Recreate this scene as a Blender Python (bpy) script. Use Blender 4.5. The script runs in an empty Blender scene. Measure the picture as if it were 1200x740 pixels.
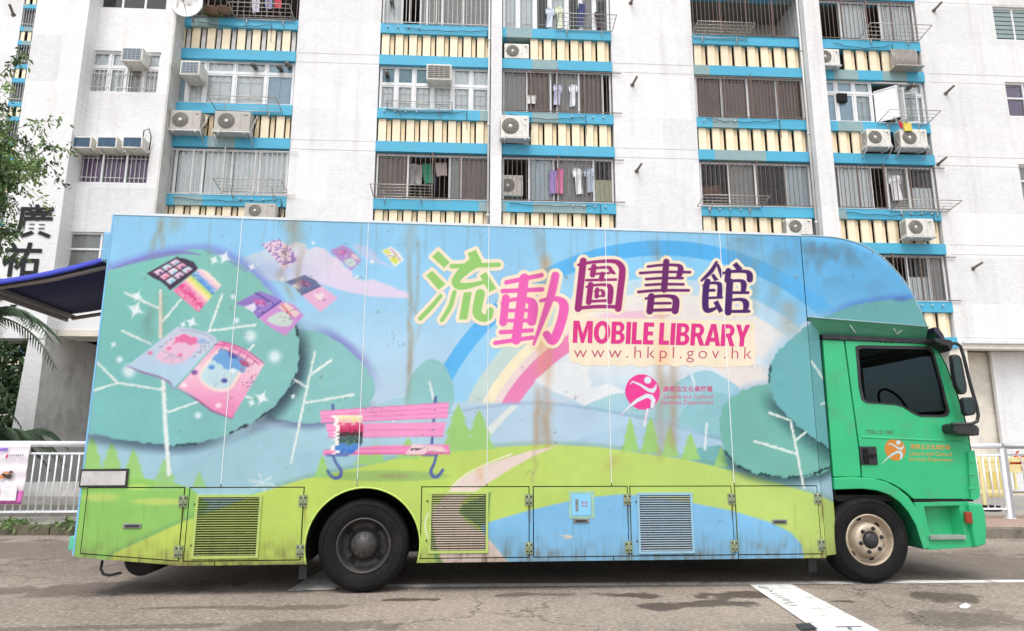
import bpy, bmesh, math, random
import numpy as np
from math import sin, cos, pi, radians, sqrt, atan2, floor
from mathutils import Vector, Matrix
from mathutils.geometry import tessellate_polygon

random.seed(7)
rng = np.random.default_rng(7)
SC = bpy.context.scene
COL = SC.collection

# ---------------------------------------------------------------- camera
FPX, PITCH, YAW, ROLL = 814.0, 11.2, 5.23, 0.093
CAM = Vector((0.0, -6.64, 1.237))
_a, _p, _r = radians(YAW), radians(PITCH), radians(ROLL)
CF = Vector((sin(_a)*cos(_p), cos(_a)*cos(_p), sin(_p)))
_R = Vector((cos(_a), -sin(_a), 0)); _U = _R.cross(CF)
CR = _R*cos(_r) + _U*sin(_r); CU = _U*cos(_r) - _R*sin(_r)
cd = bpy.data.cameras.new("camera"); cam = bpy.data.objects.new("camera", cd); COL.objects.link(cam)
cd.sensor_width = 36; cd.lens = 36*FPX/1200; cd.clip_start = 0.1; cd.clip_end = 3000
cam.matrix_world = Matrix(((CR.x, CU.x, -CF.x, CAM.x), (CR.y, CU.y, -CF.y, CAM.y), (CR.z, CU.z, -CF.z, CAM.z), (0, 0, 0, 1)))
SC.camera = cam

# ---------------------------------------------------------------- sky, sun, exposure
SUN_EL, SUN_AZ = 62.0, 200.0      # overcast: soft, high, from behind the camera
w = bpy.data.worlds.new("World"); SC.world = w; w.use_nodes = True
nt = w.node_tree; bg = nt.nodes['Background']
sk = nt.nodes.new('ShaderNodeTexSky'); sk.sky_type = 'NISHITA'; sk.sun_disc = False
sk.sun_elevation = radians(SUN_EL); sk.sun_rotation = radians(SUN_AZ); sk.air_density = 1.0; sk.dust_density = 3.0
hs = nt.nodes.new('ShaderNodeHueSaturation'); hs.inputs['Saturation'].default_value = 0.27
nt.links.new(sk.outputs[0], hs.inputs['Color']); nt.links.new(hs.outputs[0], bg.inputs[0])
bg.inputs[1].default_value = 0.15
sd = bpy.data.lights.new("sun", 'SUN'); sd.energy = .85; sd.angle = radians(30); sd.color = (1, .97, .93)
so = bpy.data.objects.new("sun", sd); COL.objects.link(so); so.location = (0, 0, 30)
_sd = Vector((sin(radians(SUN_AZ))*cos(radians(SUN_EL)), cos(radians(SUN_AZ))*cos(radians(SUN_EL)), sin(radians(SUN_EL))))
so.rotation_euler = _sd.to_track_quat('Z', 'Y').to_euler()
vs = SC.view_settings; vs.view_transform = 'Standard'; vs.look = 'None'; vs.gamma = 1; vs.use_curve_mapping = False
vs.exposure = 0.78
SC.cycles.max_bounces = 6; SC.cycles.transparent_max_bounces = 8
SC.cycles.use_denoising = True

# ---------------------------------------------------------------- pixel <-> place
def ray(x, y): return CF + CR*((x-600)/FPX) - CU*((y-370)/FPX)
def atY(x, y, Y):
    d = ray(x, y); return CAM + d*((Y-CAM.y)/d.y)
def atZ(x, y, Z):
    d = ray(x, y); return CAM + d*((Z-CAM.z)/d.z)
def PX(x, y, Y=0.0):
    p = atY(x, y, Y); return (p.x, p.z)
def PXL(l, Y=0.0): return [PX(x, y, Y) for x, y in l]
_CRn, _CUn, _CFn, _CAn = [np.array(v) for v in (CR, CU, CF, CAM)]
def proj_np(X, Y, Z):
    d = np.stack([X-_CAn[0], Y-_CAn[1], Z-_CAn[2]], -1)
    z = d@_CFn
    return 600+FPX*(d@_CRn)/z, 370-FPX*(d@_CUn)/z

# ---------------------------------------------------------------- materials
def lin(c):
    c = np.asarray(c, float)/255.0
    return np.where(c <= .04045, c/12.92, ((c+.055)/1.055)**2.4)
def lin3(c): return tuple(float(v) for v in lin(c))+(1.0,)
MATS = {}
def M(name, col, rough=.6, metal=0, var=.10, scale=8.0, bump=0.0, bscale=60.0, stretch=(1, 1, 1), dirt=None, dirt_amt=.3, dirt_scale=2.0, spec=.5, coords='Object'):
    if name in MATS: return MATS[name]
    m = bpy.data.materials.new(name); m.use_nodes = True; MATS[name] = m
    n = m.node_tree.nodes; L = m.node_tree.links; b = n['Principled BSDF']
    b.inputs['Roughness'].default_value = rough; b.inputs['Metallic'].default_value = metal
    b.inputs['Specular IOR Level'].default_value = spec
    tc = n.new('ShaderNodeTexCoord'); mp = n.new('ShaderNodeMapping'); mp.inputs['Scale'].default_value = stretch
    L.new(tc.outputs[coords], mp.inputs['Vector'])
    nz = n.new('ShaderNodeTexNoise'); nz.inputs['Scale'].default_value = scale; nz.inputs['Detail'].default_value = 5
    L.new(mp.outputs[0], nz.inputs['Vector'])
    c = lin3(col)
    mr = n.new('ShaderNodeMapRange'); mr.inputs[1].default_value = .25; mr.inputs[2].default_value = .75
    mr.inputs[3].default_value = 1-var; mr.inputs[4].default_value = 1+var
    L.new(nz.outputs[0], mr.inputs[0])
    mx = n.new('ShaderNodeVectorMath'); mx.operation = 'SCALE'; mx.inputs[0].default_value = c[:3]
    L.new(mr.outputs[0], mx.inputs['Scale'])
    out = mx.outputs[0]
    if dirt is not None:
        d2 = n.new('ShaderNodeTexNoise'); d2.inputs['Scale'].default_value = dirt_scale; d2.inputs['Detail'].default_value = 8; d2.inputs['Roughness'].default_value = .65
        L.new(mp.outputs[0], d2.inputs['Vector'])
        r2 = n.new('ShaderNodeMapRange'); r2.inputs[1].default_value = .5; r2.inputs[2].default_value = .72; r2.inputs[3].default_value = 0; r2.inputs[4].default_value = dirt_amt
        L.new(d2.outputs[0], r2.inputs[0])
        mm = n.new('ShaderNodeMix'); mm.data_type = 'RGBA'; L.new(r2.outputs[0], mm.inputs[0]); L.new(out, mm.inputs[6]); mm.inputs[7].default_value = lin3(dirt)
        out = mm.outputs[2]
    L.new(out, b.inputs['Base Color'])
    if bump:
        bz = n.new('ShaderNodeTexNoise'); bz.inputs['Scale'].default_value = bscale; bz.inputs['Detail'].default_value = 4
        L.new(tc.outputs[coords], bz.inputs['Vector'])
        bp = n.new('ShaderNodeBump'); bp.inputs['Strength'].default_value = bump; bp.inputs['Distance'].default_value = .01
        L.new(bz.outputs[0], bp.inputs['Height']); L.new(bp.outputs[0], b.inputs['Normal'])
    return m
def glass(name, tint=(200, 210, 215), trans=.85, rough=.03, ior=1.45):
    if name in MATS: return MATS[name]
    m = bpy.data.materials.new(name); m.use_nodes = True; MATS[name] = m
    n = m.node_tree.nodes; L = m.node_tree.links
    for x in list(n):
        if x.type == 'BSDF_PRINCIPLED': n.remove(x)
    t = n.new('ShaderNodeBsdfTransparent'); t.inputs[0].default_value = lin3(tint)
    g = n.new('ShaderNodeBsdfGlossy'); g.inputs['Roughness'].default_value = rough
    fr = n.new('ShaderNodeFresnel'); fr.inputs[0].default_value = ior
    mr = n.new('ShaderNodeMapRange'); mr.inputs[1].default_value = 0; mr.inputs[2].default_value = 1; mr.inputs[3].default_value = max(0, 1-trans-.04); mr.inputs[4].default_value = 1
    L.new(fr.outputs[0], mr.inputs[0])
    mx = n.new('ShaderNodeMixShader'); L.new(mr.outputs[0], mx.inputs[0]); L.new(t.outputs[0], mx.inputs[1]); L.new(g.outputs[0], mx.inputs[2])
    L.new(mx.outputs[0], n['Material Output'].inputs[0])
    return m

# ---------------------------------------------------------------- mesh builder
class MB:
    def __init__(s): s.v = []; s.f = []; s.sm = []
    def add(s, vs, fs, smooth=False):
        o = len(s.v); s.v += [tuple(p) for p in vs]; s.f += [tuple(i+o for i in f) for f in fs]; s.sm += [smooth]*len(fs); return s
    def box(s, x0, x1, y0, y1, z0, z1):
        return s.add([(x, y, z) for x in (x0, x1) for y in (y0, y1) for z in (z0, z1)],
                     [(0, 1, 3, 2), (4, 6, 7, 5), (0, 4, 5, 1), (2, 3, 7, 6), (0, 2, 6, 4), (1, 5, 7, 3)])
    def bbox(s, x0, x1, y0, y1, z0, z1, b=.01):
        """box with chamfered edges"""
        bm = bmesh.new(); bmesh.ops.create_cube(bm, size=1)
        for v in bm.verts: v.co = Vector((x0+(x1-x0)*(v.co.x+.5), y0+(y1-y0)*(v.co.y+.5), z0+(z1-z0)*(v.co.z+.5)))
        bmesh.ops.bevel(bm, geom=list(bm.edges), offset=b, segments=2, affect='EDGES', profile=.6)
        s.bm(bm); return s
    def bm(s, bm, smooth=False):
        bm.verts.index_update(); s.add([v.co[:] for v in bm.verts], [[v.index for v in f.verts] for f in bm.faces], smooth); bm.free(); return s
    def prism(s, poly, y0, y1, holes=()):
        """polygon in XZ (with holes) extruded along Y"""
        loops = [list(poly)]+[list(h) for h in holes]
        pts = [p for l in loops for p in l]; n = len(pts)
        tri = tessellate_polygon([[Vector((p[0], p[1], 0)) for p in l] for l in loops])
        vs = [(p[0], y0, p[1]) for p in pts]+[(p[0], y1, p[1]) for p in pts]
        fs = []
        for t in tri:
            a, b, c = [pts[i] for i in t]
            ccw = (b[0]-a[0])*(c[1]-a[1])-(b[1]-a[1])*(c[0]-a[0]) > 0
            t = tuple(t) if ccw else tuple(reversed(t))
            fs.append(t); fs.append(tuple(i+n for i in reversed(t)))
        o = 0
        for k, l in enumerate(loops):
            m = len(l)
            area = sum(l[i][0]*l[(i+1) % m][1]-l[(i+1) % m][0]*l[i][1] for i in range(m))
            fl = (area > 0) != (k > 0)
            for i in range(m):
                a, b = o+i, o+(i+1) % m
                fs.append((b, a, a+n, b+n) if fl else (a, b, b+n, a+n))
            o += m
        return s.add(vs, fs)
    def tube(s, pts, r, n=8, cap=True, smooth=True):
        P = [Vector(p) for p in pts]; rs = r if isinstance(r, (list, tuple)) else [r]*len(P)
        vs = []; up = None
        for i, p in enumerate(P):
            t = (P[min(i+1, len(P)-1)]-P[max(i-1, 0)])
            t = t.normalized() if t.length > 1e-9 else Vector((0, 0, 1))
            if up is None: up = Vector((0, 0, 1)) if abs(t.z) < .9 else Vector((0, 1, 0))
            a = t.cross(up)
            if a.length < 1e-4: a = t.cross(Vector((1, 0, 0)))
            a.normalize(); b = a.cross(t); up = b
            for k in range(n):
                q = 2*pi*(k+.5)/n; vs.append(p+(a*cos(q)+b*sin(q))*rs[i])
        fs = [(i*n+k, i*n+(k+1) % n, (i+1)*n+(k+1) % n, (i+1)*n+k) for i in range(len(P)-1) for k in range(n)]
        if cap: fs += [tuple(reversed(range(n))), tuple((len(P)-1)*n+k for k in range(n))]
        return s.add(vs, fs, smooth)
    def lathe(s, prof, c, n=40, smooth=True, axis='Y'):
        """profile [(r, h)] about an axis through c"""
        vs = []
        for r, h in prof:
            for k in range(n):
                q = 2*pi*k/n
                if axis == 'Y': vs.append((c[0]+r*cos(q), c[1]+h, c[2]+r*sin(q)))
                elif axis == 'Z': vs.append((c[0]+r*cos(q), c[1]+r*sin(q), c[2]+h))
                else: vs.append((c[0]+h, c[1]+r*cos(q), c[2]+r*sin(q)))
        fs = [(i*n+k, i*n+(k+1) % n, (i+1)*n+(k+1) % n, (i+1)*n+k) for i in range(len(prof)-1) for k in range(n)]
        return s.add(vs, fs, smooth)
    def sheet(s, vs2d, z):  # horizontal polygon
        n = len(vs2d); return s.add([(x, y, z) for x, y in vs2d], [tuple(range(n))])
    def mesh(s, name, mat):
        me = bpy.data.meshes.new(name); me.from_pydata(s.v, [], s.f); me.materials.append(mat)
        me.polygons.foreach_set('use_smooth', s.sm); me.update(); return me
    def build(s, name, mat, parent=None, off=(0, 0, 0), bevel=0, fixn=False):
        """vertices are in the parent's frame (or the world's); off is taken off and becomes the location"""
        if any(off): s.v = [(p[0]-off[0], p[1]-off[1], p[2]-off[2]) for p in s.v]
        me = s.mesh(name, mat)
        if fixn:
            b = bmesh.new(); b.from_mesh(me); bmesh.ops.recalc_face_normals(b, faces=b.faces); b.to_mesh(me); b.free()
        o = bpy.data.objects.new(name, me); COL.objects.link(o); o.location = off
        if parent is not None: o.parent = parent
        if bevel:
            md = o.modifiers.new('bevel', 'BEVEL'); md.width = bevel; md.segments = 2; md.limit_method = 'ANGLE'; md.angle_limit = radians(40)
        return o
def tag(o, label=None, cat=None, group=None, kind=None):
    if label: o['label'] = label
    if cat: o['category'] = cat
    if group: o['group'] = group
    if kind: o['kind'] = kind
    return o
def empty(name, loc=(0, 0, 0), rz=0, label=None, cat=None, group=None):
    o = bpy.data.objects.new(name, None); COL.objects.link(o); o.location = loc; o.rotation_euler = (0, 0, rz); o.empty_display_size = .2
    return tag(o, label, cat, group)
def inst(name, me, loc, parent, scale=None):
    o = bpy.data.objects.new(name, me); COL.objects.link(o); o.location = loc; o.parent = parent
    if scale: o.scale = scale
    return o
def copy_tree(o, parent=None):
    c = o.copy(); COL.objects.link(c); c.parent = parent
    for ch in o.children: copy_tree(ch, c)
    return c
def text_mesh(s, offset=0.0, spacing=1.0):
    """flat 2-D glyph outlines, bounding box normalised to 0..1 x 0..1; returns verts (N,2), faces"""
    cu = bpy.data.curves.new("t", 'FONT'); cu.body = s; cu.offset = offset; cu.space_character = spacing; cu.resolution_u = 3
    ob = bpy.data.objects.new("t", cu); COL.objects.link(ob)
    dg = bpy.context.evaluated_depsgraph_get(); me = bpy.data.meshes.new_from_object(ob.evaluated_get(dg))
    v = np.array([p.co[:2] for p in me.vertices]) if len(me.vertices) else np.zeros((0, 2)); f = [tuple(p.vertices) for p in me.polygons]
    bpy.data.objects.remove(ob); bpy.data.curves.remove(cu); bpy.data.meshes.remove(me)
    if len(v):
        v = (v-v.min(0))/np.maximum(v.max(0)-v.min(0), 1e-6)
    return v, f
def put_text(s, quad, Y, offset=0.0, spacing=1.0):
    """glyphs fitted to a quad [(x,z) bl, br, tr, tl] lying in the plane at depth Y; faces -Y"""
    v, f = text_mesh(s, offset, spacing); q = np.array(quad)
    u, t = v[:, :1], v[:, 1:]
    P = q[0]*(1-u)*(1-t)+q[1]*u*(1-t)+q[2]*u*t+q[3]*(1-u)*t
    mb = MB(); mb.add([(p[0], Y, p[1]) for p in P], f); return mb
def pxquad(x0, y0, x1, y1, Y, dl=0, dr=0): return PXL([(x0, y1), (x1, y1+dr), (x1, y0+dr), (x0, y0)], Y)
# ---------------------------------------------------------------- the printed artwork of the truck side
def smooth_closed(pts, k=6):
    P = np.array(pts, float); n = len(P); out = []
    for i in range(n):
        p0, p1, p2, p3 = P[i-1], P[i], P[(i+1) % n], P[(i+2) % n]
        for j in range(k):
            t = j/k
            out.append(.5*((2*p1)+(-p0+p2)*t+(2*p0-5*p1+4*p2-p3)*t*t+(-p0+3*p1-3*p2+p3)*t**3))
    return np.array(out)
def smooth_open(pts, rs, k=5):
    P = np.array([(p[0], p[1], r) for p, r in zip(pts, rs)], float); n = len(P)
    if n < 3: return [tuple(p[:2]) for p in P], [p[2] for p in P]
    out = []
    for i in range(n-1):
        p0, p1, p2, p3 = P[max(i-1, 0)], P[i], P[i+1], P[min(i+2, n-1)]
        for j in range(k):
            t = j/k; out.append(.5*((2*p1)+(-p0+p2)*t+(2*p0-5*p1+4*p2-p3)*t*t+(-p0+3*p1-3*p2+p3)*t**3))
    out.append(P[-1]); return [tuple(p[:2]) for p in out], [max(.05, p[2]) for p in out]
def seg_d(x, y, a, b):
    ax, ay = a; bx, by = b; dx, dy = bx-ax, by-ay; l2 = dx*dx+dy*dy+1e-9
    t = np.clip(((x-ax)*dx+(y-ay)*dy)/l2, 0, 1)
    return np.hypot(x-ax-t*dx, y-ay-t*dy), t
def poly_sdf(x, y, P):
    d = np.full(x.shape, 1e9); ins = np.zeros(x.shape, bool); n = len(P)
    for i in range(n):
        a, b = P[i], P[(i+1) % n]
        q, _ = seg_d(x, y, a, b); d = np.minimum(d, q)
        if a[1] != b[1]:
            c = ((a[1] > y) != (b[1] > y)) & (x < (b[0]-a[0])*(y-a[1])/(b[1]-a[1])+a[0]); ins ^= c
    return np.where(ins, -d, d)
def sst(e0, e1, v):
    t = np.clip((v-e0)/(e1-e0), 0, 1); return t*t*(3-2*t)
def vnoise(x, y, s, seed=0):
    """cheap value noise"""
    r = np.random.default_rng(seed).random((64, 64)); X, Y = x/s+100, y/s+100
    i, j = np.floor(X).astype(int), np.floor(Y).astype(int); u, v = X-i, Y-j; u = u*u*(3-2*u); v = v*v*(3-2*v)
    g = lambda a, b: r[a % 64, b % 64]
    return (g(i, j)*(1-u)+g(i+1, j)*u)*(1-v)+(g(i, j+1)*(1-u)+g(i+1, j+1)*u)*v
class Canvas:
    def __init__(s, x, y): s.x, s.y = x, y; s.c = np.zeros((len(x), 3))
    def near(s, P, m):
        P = np.asarray(P); return np.where((s.x > P[:, 0].min()-m) & (s.x < P[:, 0].max()+m) & (s.y > P[:, 1].min()-m) & (s.y < P[:, 1].max()+m))[0]
    def over(s, a, col, idx=slice(None)):
        col = np.asarray(col, float)
        if np.ndim(a): a = a[:, None]
        s.c[idx] = s.c[idx]*(1-a)+col*a
    def poly(s, P, col, alpha=1, aa=.8, sm=False, wob=0, wobs=6, seed=1):
        P = smooth_closed(P) if sm else np.asarray(P, float)
        i = s.near(P, 4+wob)
        if not len(i): return
        d = poly_sdf(s.x[i], s.y[i], P)
        if wob: d = d+(vnoise(s.x[i], s.y[i], wobs, seed)-.5)*2*wob
        if callable(col): col = col(s.x[i], s.y[i])
        s.over(alpha*sst(aa, -aa, d), col, i)
    def glow(s, P, col, w, alpha, sm=True, dx=0, dy=0, mask=None, inner=0):
        P = smooth_closed(P) if sm else np.asarray(P, float)
        P = P+np.array([dx, dy]); i = s.near(P, w+2)
        if not len(i): return
        d = poly_sdf(s.x[i], s.y[i], P); a = alpha*sst(w, -inner, d)
        if mask is not None: a = a*mask(s.x[i], s.y[i])
        s.over(a, col, i)
    def line(s, pts, r, col, alpha=1, aa=.8, rough=0):
        rs = r if isinstance(r, (list, tuple)) else [r]*len(pts)
        if len(pts) > 2: pts, rs = smooth_open(pts, rs, 4)
        P = np.array(pts, float); i = s.near(P, max(rs)+3)
        if not len(i): return
        d = np.full(len(i), 1e9); x, y = s.x[i], s.y[i]
        for k in range(len(P)-1):
            q, t = seg_d(x, y, P[k], P[k+1]); d = np.minimum(d, q-(rs[k]*(1-t)+rs[k+1]*t))
        if rough: d = d+(vnoise(x, y, 2.5, 5)-.5)*rough
        s.over(alpha*sst(aa, -aa, d), col, i)
    def ell(s, cx, cy, rx, ry, col, alpha=1, soft=.15):
        i = s.near([(cx-rx*1.5, cy-ry*1.5), (cx+rx*1.5, cy+ry*1.5)], 2)
        if not len(i): return
        q = np.hypot((s.x[i]-cx)/rx, (s.y[i]-cy)/ry); s.over(alpha*sst(1+soft, 1-soft, q), col, i)
    def streak(s, x0, y0, x1, y1, w, alpha, col=(168, 140, 100), seed=0, wob=5):
        """soft run-down stain"""
        i = np.where((np.abs(s.x-(x0+x1)/2) < abs(x1-x0)/2+w*3+6) & (s.y > y0-8) & (s.y < y1+8))[0]
        if not len(i): return
        x, y = s.x[i], s.y[i]; t = np.clip((y-y0)/(y1-y0), 0, 1)
        c = x0+(x1-x0)*t+(vnoise(y, y*0, 14, seed)-.5)*wob
        a = np.exp(-((x-c)/w)**2)*sst(y0-8, y0+6, y)*sst(y1+8, y1-10, y)*(.55+.6*vnoise(x, y, 11, seed+3))
        s.over(np.clip(1.02*alpha*a, 0, .9), np.asarray(col, float)*np.array((1.0, .95, .88)), i)
    def star(s, cx, cy, r, alpha=.9):
        i = s.near([(cx-r, cy-r), (cx+r, cy+r)], 2)
        if not len(i): return
        dx, dy = s.x[i]-cx, s.y[i]-cy
        u, v = (dx*.9+dy*.4), (dy*.9-dx*.4)
        a = sst(1.18, .78, np.sqrt(np.abs(u)/r)+np.sqrt(np.abs(v)/r))
        a = np.maximum(a, .8*sst(r*.42, 0, np.hypot(dx, dy)))
        s.over(a*alpha, (240, 248, 250), i)
    def conifer(s, x, y0, y1, w, col=(158, 212, 118), alpha=1):
        h = y1-y0; L = []; Rr = []
        for t, ww in ((0, 0), (.38, .48), (.34, .28), (.68, .78), (.62, .5), (1, 1)):
            L.append((x-w*ww, y0+h*t)); Rr.append((x+w*ww, y0+h*t))
        s.poly(L+Rr[::-1][:-1], col, alpha, aa=.7)

TREE_L = [(60, 400), (75, 345), (100, 326), (128.6, 315.7), (161, 306), (188, 298), (231, 293), (253, 295), (277, 306), (296, 321), (310, 334.6), (331, 359), (347.6, 391), (350, 416), (347, 440), (337, 458), (315, 483), (288, 499), (258, 512), (220, 520.5), (188, 521), (134, 514), (103, 507), (70, 490)]
TREE_M = [(300, 440), (320, 395), (351, 387), (375, 390), (399.5, 403), (421, 422), (434.6, 441), (440.5, 457), (434.6, 471), (424, 480), (394, 491), (367, 496), (340, 494), (315, 484)]
TREE_R1 = [(843.5, 500), (846, 480), (855, 467), (872, 457), (890, 452), (905, 451), (940, 460), (985, 490), (990, 540), (972, 550), (955, 557), (930, 560), (900, 558), (876, 552), (858, 540), (849, 526)]
TREE_R2 = [(1030, 374), (1000, 373.5), (975, 374), (957, 377), (944, 384), (919, 404), (904, 424.6), (901, 448), (910, 472), (928, 493), (949, 511), (964, 522), (976, 529), (1010, 540), (1040, 450)]
NOSE_TREE = [(940, 385), (955, 377), (968, 371), (980, 366), (992, 361), (1006, 357), (1022, 353.5), (1040, 351), (1060, 350), (1090, 351), (1110, 375), (1105, 400), (940, 400)]
RB = (775.0, 578.0)
ARTK = .81
WOOD = (232, 240, 236)
def paint(px, py):
    s = Canvas(px, py); x, y = px, py
    # sky
    ys = [245, 300, 360, 420, 480, 540]; cs = np.array([(136, 203, 243), (140, 206, 246), (158, 212, 246), (176, 214, 240), (186, 213, 232), (165, 205, 224)], float)
    c = np.stack([np.interp(y, ys, cs[:, k]) for k in range(3)], -1)
    rt = sst(790, 960, x)*sst(430, 330, y); c = c*(1-rt[:, None])+np.array([92, 178, 232])*rt[:, None]
    nz = sst(1000, 1090, x)[:, None]; c = c*(1-nz*.5)+np.array([88, 165, 215])*nz*.5
    s.c = c
    z3 = lambda l: [(260+a/5.4545, 270+b/5.4545) for a, b in l]
    cl = z3([(120, 260), (140, 180), (190, 150), (240, 140), (290, 112), (360, 108), (430, 92), (480, 75), (530, 90), (550, 125), (600, 105), (660, 120), (695, 160), (760, 190), (780, 232), (830, 262), (840, 300), (900, 322), (960, 315), (1070, 352), (1130, 380), (1190, 400), (1200, 435), (1100, 432), (960, 425), (800, 395), (620, 340), (480, 335), (300, 320)])
    s.poly(cl, lambda X, Y: np.stack([np.interp(X, [280, 340, 400], [182, 214, 232]), np.interp(Y, [283, 300, 345], [222, 212, 214]), np.interp(Y, [283, 345], [226, 240])], -1), .92, aa=1.5)
    s.poly(z3([(830, 95), (880, 85), (935, 105), (985, 150), (1000, 185), (1060, 215), (1095, 240), (1000, 215), (930, 190), (880, 150)]), (190, 205, 238), .8, aa=1.5)
    s.ell(300, 318, 45, 10, (158, 178, 232), .45, .8)
    # rainbow
    R = np.hypot(x-RB[0], y-RB[1]); low = sst(476, 470, y-(x-600)*.02)
    for r0, r1, col in ((197, 0, (226, 233, 238)),):
        s.over(sst(r0+1, r0-1, R)*low*.9*sst(475, 425, y), col)
    left = sst(760, 660, x)
    for r1, r0, cl_, cr_ in ((296, 278, (82, 184, 248), (72, 178, 245)), (278, 252, (150, 210, 246), (130, 205, 250)), (252, 235, (196, 219, 214), (186, 220, 240)), (235, 223, (246, 236, 200), (236, 232, 228)), (223, 215, (240, 216, 216), (238, 230, 226)), (215, 197, (240, 128, 184), (236, 230, 226))):
        a = sst(r1+.8, r1-.8, R)*sst(r0-.8, r0+.8, R)*low
        col = np.array(cl_)*left[:, None]+np.array(cr_)*(1-left[:, None])
        fade = 1-.35*sst(880, 950, x)
        s.c = s.c*(1-(a*fade)[:, None])+col*(a*fade)[:, None]
    s.poly([(700, 370), (730, 365), (760, 364), (800, 369), (760, 374), (715, 374)], (243, 190, 214), .8)
    # clouds low
    wc = (232, 237, 240)
    s.poly([(626, 446), (645, 432), (664, 423), (690, 418), (692, 430), (688, 440), (693, 447), (692, 455), (704, 452), (712, 449), (731, 458), (735, 467), (690, 480), (672, 468), (650, 460)], wc, .95, aa=1)
    s.poly([(690, 460), (660, 470), (625, 474), (640, 468), (655, 470)], (236, 214, 222), .7, aa=2)
    s.poly([(824, 424), (860, 424), (893, 430), (912, 420), (940, 380), (960, 372), (930, 430), (905, 455), (888, 460), (872, 462), (850, 441)], (236, 226, 220), .9, aa=1)
    # far round trees and domes
    s.poly([(430, 486), (450, 471), (475, 466), (500, 470), (520, 482), (520, 505), (430, 505)], (160, 208, 220), .9, sm=True)
    s.poly([(476, 478), (477, 455), (486, 435), (503, 421), (520, 428), (530, 448), (532, 470), (520, 490), (490, 492)], (140, 200, 200), .95, sm=True)
    s.poly([(686, 481), (710, 465), (731, 461), (748, 465), (770, 492)], (156, 207, 220), .85, sm=True)
    s.poly([(770, 490), (779, 462), (800, 444), (827, 434), (850, 444), (869, 461), (872, 510), (845, 520)], (152, 206, 222), .9, sm=True)
    s.poly([(793, 505), (799, 485), (812, 467), (834, 459), (860, 468), (872, 500), (860, 525)], (138, 197, 206), .9, sm=True)
    # pale hills
    hill = [(200, 560), (300, 505), (360, 500), (480, 490), (520, 487), (560, 480), (600, 475), (640, 474), (690, 480), (761, 493), (842, 516), (900, 545), (900, 600), (100, 600), (90, 545)]
    s.glow(hill, (120, 150, 190), 5, .35, sm=False, dy=-1)
    s.poly(hill, lambda X, Y: np.stack([np.interp(X, [100, 300, 480, 620, 800], [160, 158, 172, 180, 176]), np.interp(X, [100, 620, 800], [204, 210, 208]), np.interp(X, [100, 300, 620], [216, 220, 232])], -1), 1, aa=1)
    s.poly([(95, 500), (250, 512), (340, 500), (360, 560), (300, 580), (90, 580)], (158, 203, 218), .7, aa=8)
    s.poly([(560, 560), (690, 510), (790, 490), (860, 530), (800, 545)], (160, 200, 224), .6, aa=2)
    s.poly([(607, 476), (595, 488), (574, 512), (566, 506), (585, 488), (598, 476)], (226, 231, 226), .9)
    s.poly([(809, 526), (842, 522), (880, 550), (850, 550), (812, 540)], (110, 182, 184), .95)
    s.poly([(340, 530), (400, 525), (470, 535), (520, 528), (430, 550), (360, 562)], (150, 200, 214), .7, aa=3)
    # left grove
    s.poly([(60, 556), (96, 553), (147, 556), (169, 561), (202, 566), (223, 572), (245, 590), (260, 610), (150, 680), (60, 680)], (146, 206, 98), 1, aa=1.2)
    s.ell(118, 583, 22, 5, (196, 220, 110), .75, .4); s.ell(188, 588, 32, 4, (200, 222, 112), .8, .3); s.ell(162, 571, 12, 4, (196, 226, 110), .7, .4)
    for cx, t, b, ww in ((108, 510, 556, 15), (131, 518, 560, 16), (156.5, 526, 562, 14)): s.conifer(cx, t, b, ww)
    # lime hill
    lime = [(120, 668), (135, 648), (216, 611), (240, 603), (300, 579), (355, 562), (420, 548), (480, 534), (530, 529), (590, 524), (640, 521), (700, 524), (800, 538), (880, 557), (960, 581), (1000, 600), (1000, 700), (110, 700)]
    s.glow(lime, (110, 160, 110), 7, .38, sm=False, dy=-1)
    s.poly(lime, lambda X, Y: np.stack([np.interp(X, [150, 500, 900], [197, 190, 190]), np.interp(X, [150, 900], [221, 218]), np.interp(X, [150, 500, 900], [92, 98, 110])], -1), 1, aa=.9)
    for cx, t, b, ww in ((193.5, 537, 575, 17), (233.5, 553, 572, 9)): s.conifer(cx, t, b, ww, (156, 210, 120), .85)
    for cx, t, b, ww in ((537, 473, 529, 21), (561.6, 480, 527, 19), (378, 533, 560, 10), (426.5, 524, 545, 12), (441, 520, 543, 12), (478, 513, 538, 14), (738.6, 489, 529, 11), (762.4, 488, 531, 13), (785, 499, 535, 11), (809, 507, 539, 12), (845, 524, 547, 9), (884.6, 542, 554, 6)): s.conifer(cx, t, b, ww)
    # path, lens, water
    s.poly([(653, 523), (618, 529.5), (597, 536), (566, 547), (540, 561), (523, 579), (508, 597), (505, 616), (511, 638), (519, 662), (600, 662), (567, 625), (545, 610), (537, 599), (543, 586), (562, 573), (582, 560), (601, 548), (629, 533)], (233, 213, 204), 1)
    s.line([(600, 532), (570, 544), (545, 557), (528, 572)], .9, (240, 236, 205)); s.line([(512, 590), (500, 606), (499, 622), (506, 640), (514, 662)], .9, (236, 236, 215))
    s.poly([(575, 577), (541, 592), (538.5, 601), (562, 617), (572, 613)], (88, 150, 92), .9)
    s.poly([(567, 625), (562, 617), (570, 613), (595, 605.5), (621, 598), (664, 588), (692, 583), (725, 579.5), (748, 580.6), (780, 584), (813, 590), (858.7, 599), (902, 612), (926, 624), (939, 638), (944, 664), (600, 664)], (124, 192, 238), 1)
    s.poly([(505, 600), (512, 645), (520, 662), (512, 662), (505, 640)], (96, 156, 84), .7)
    s.poly([(255, 575), (330, 569), (300, 578), (262, 594), (240, 600)], (158, 206, 216), .9, aa=2)
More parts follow.
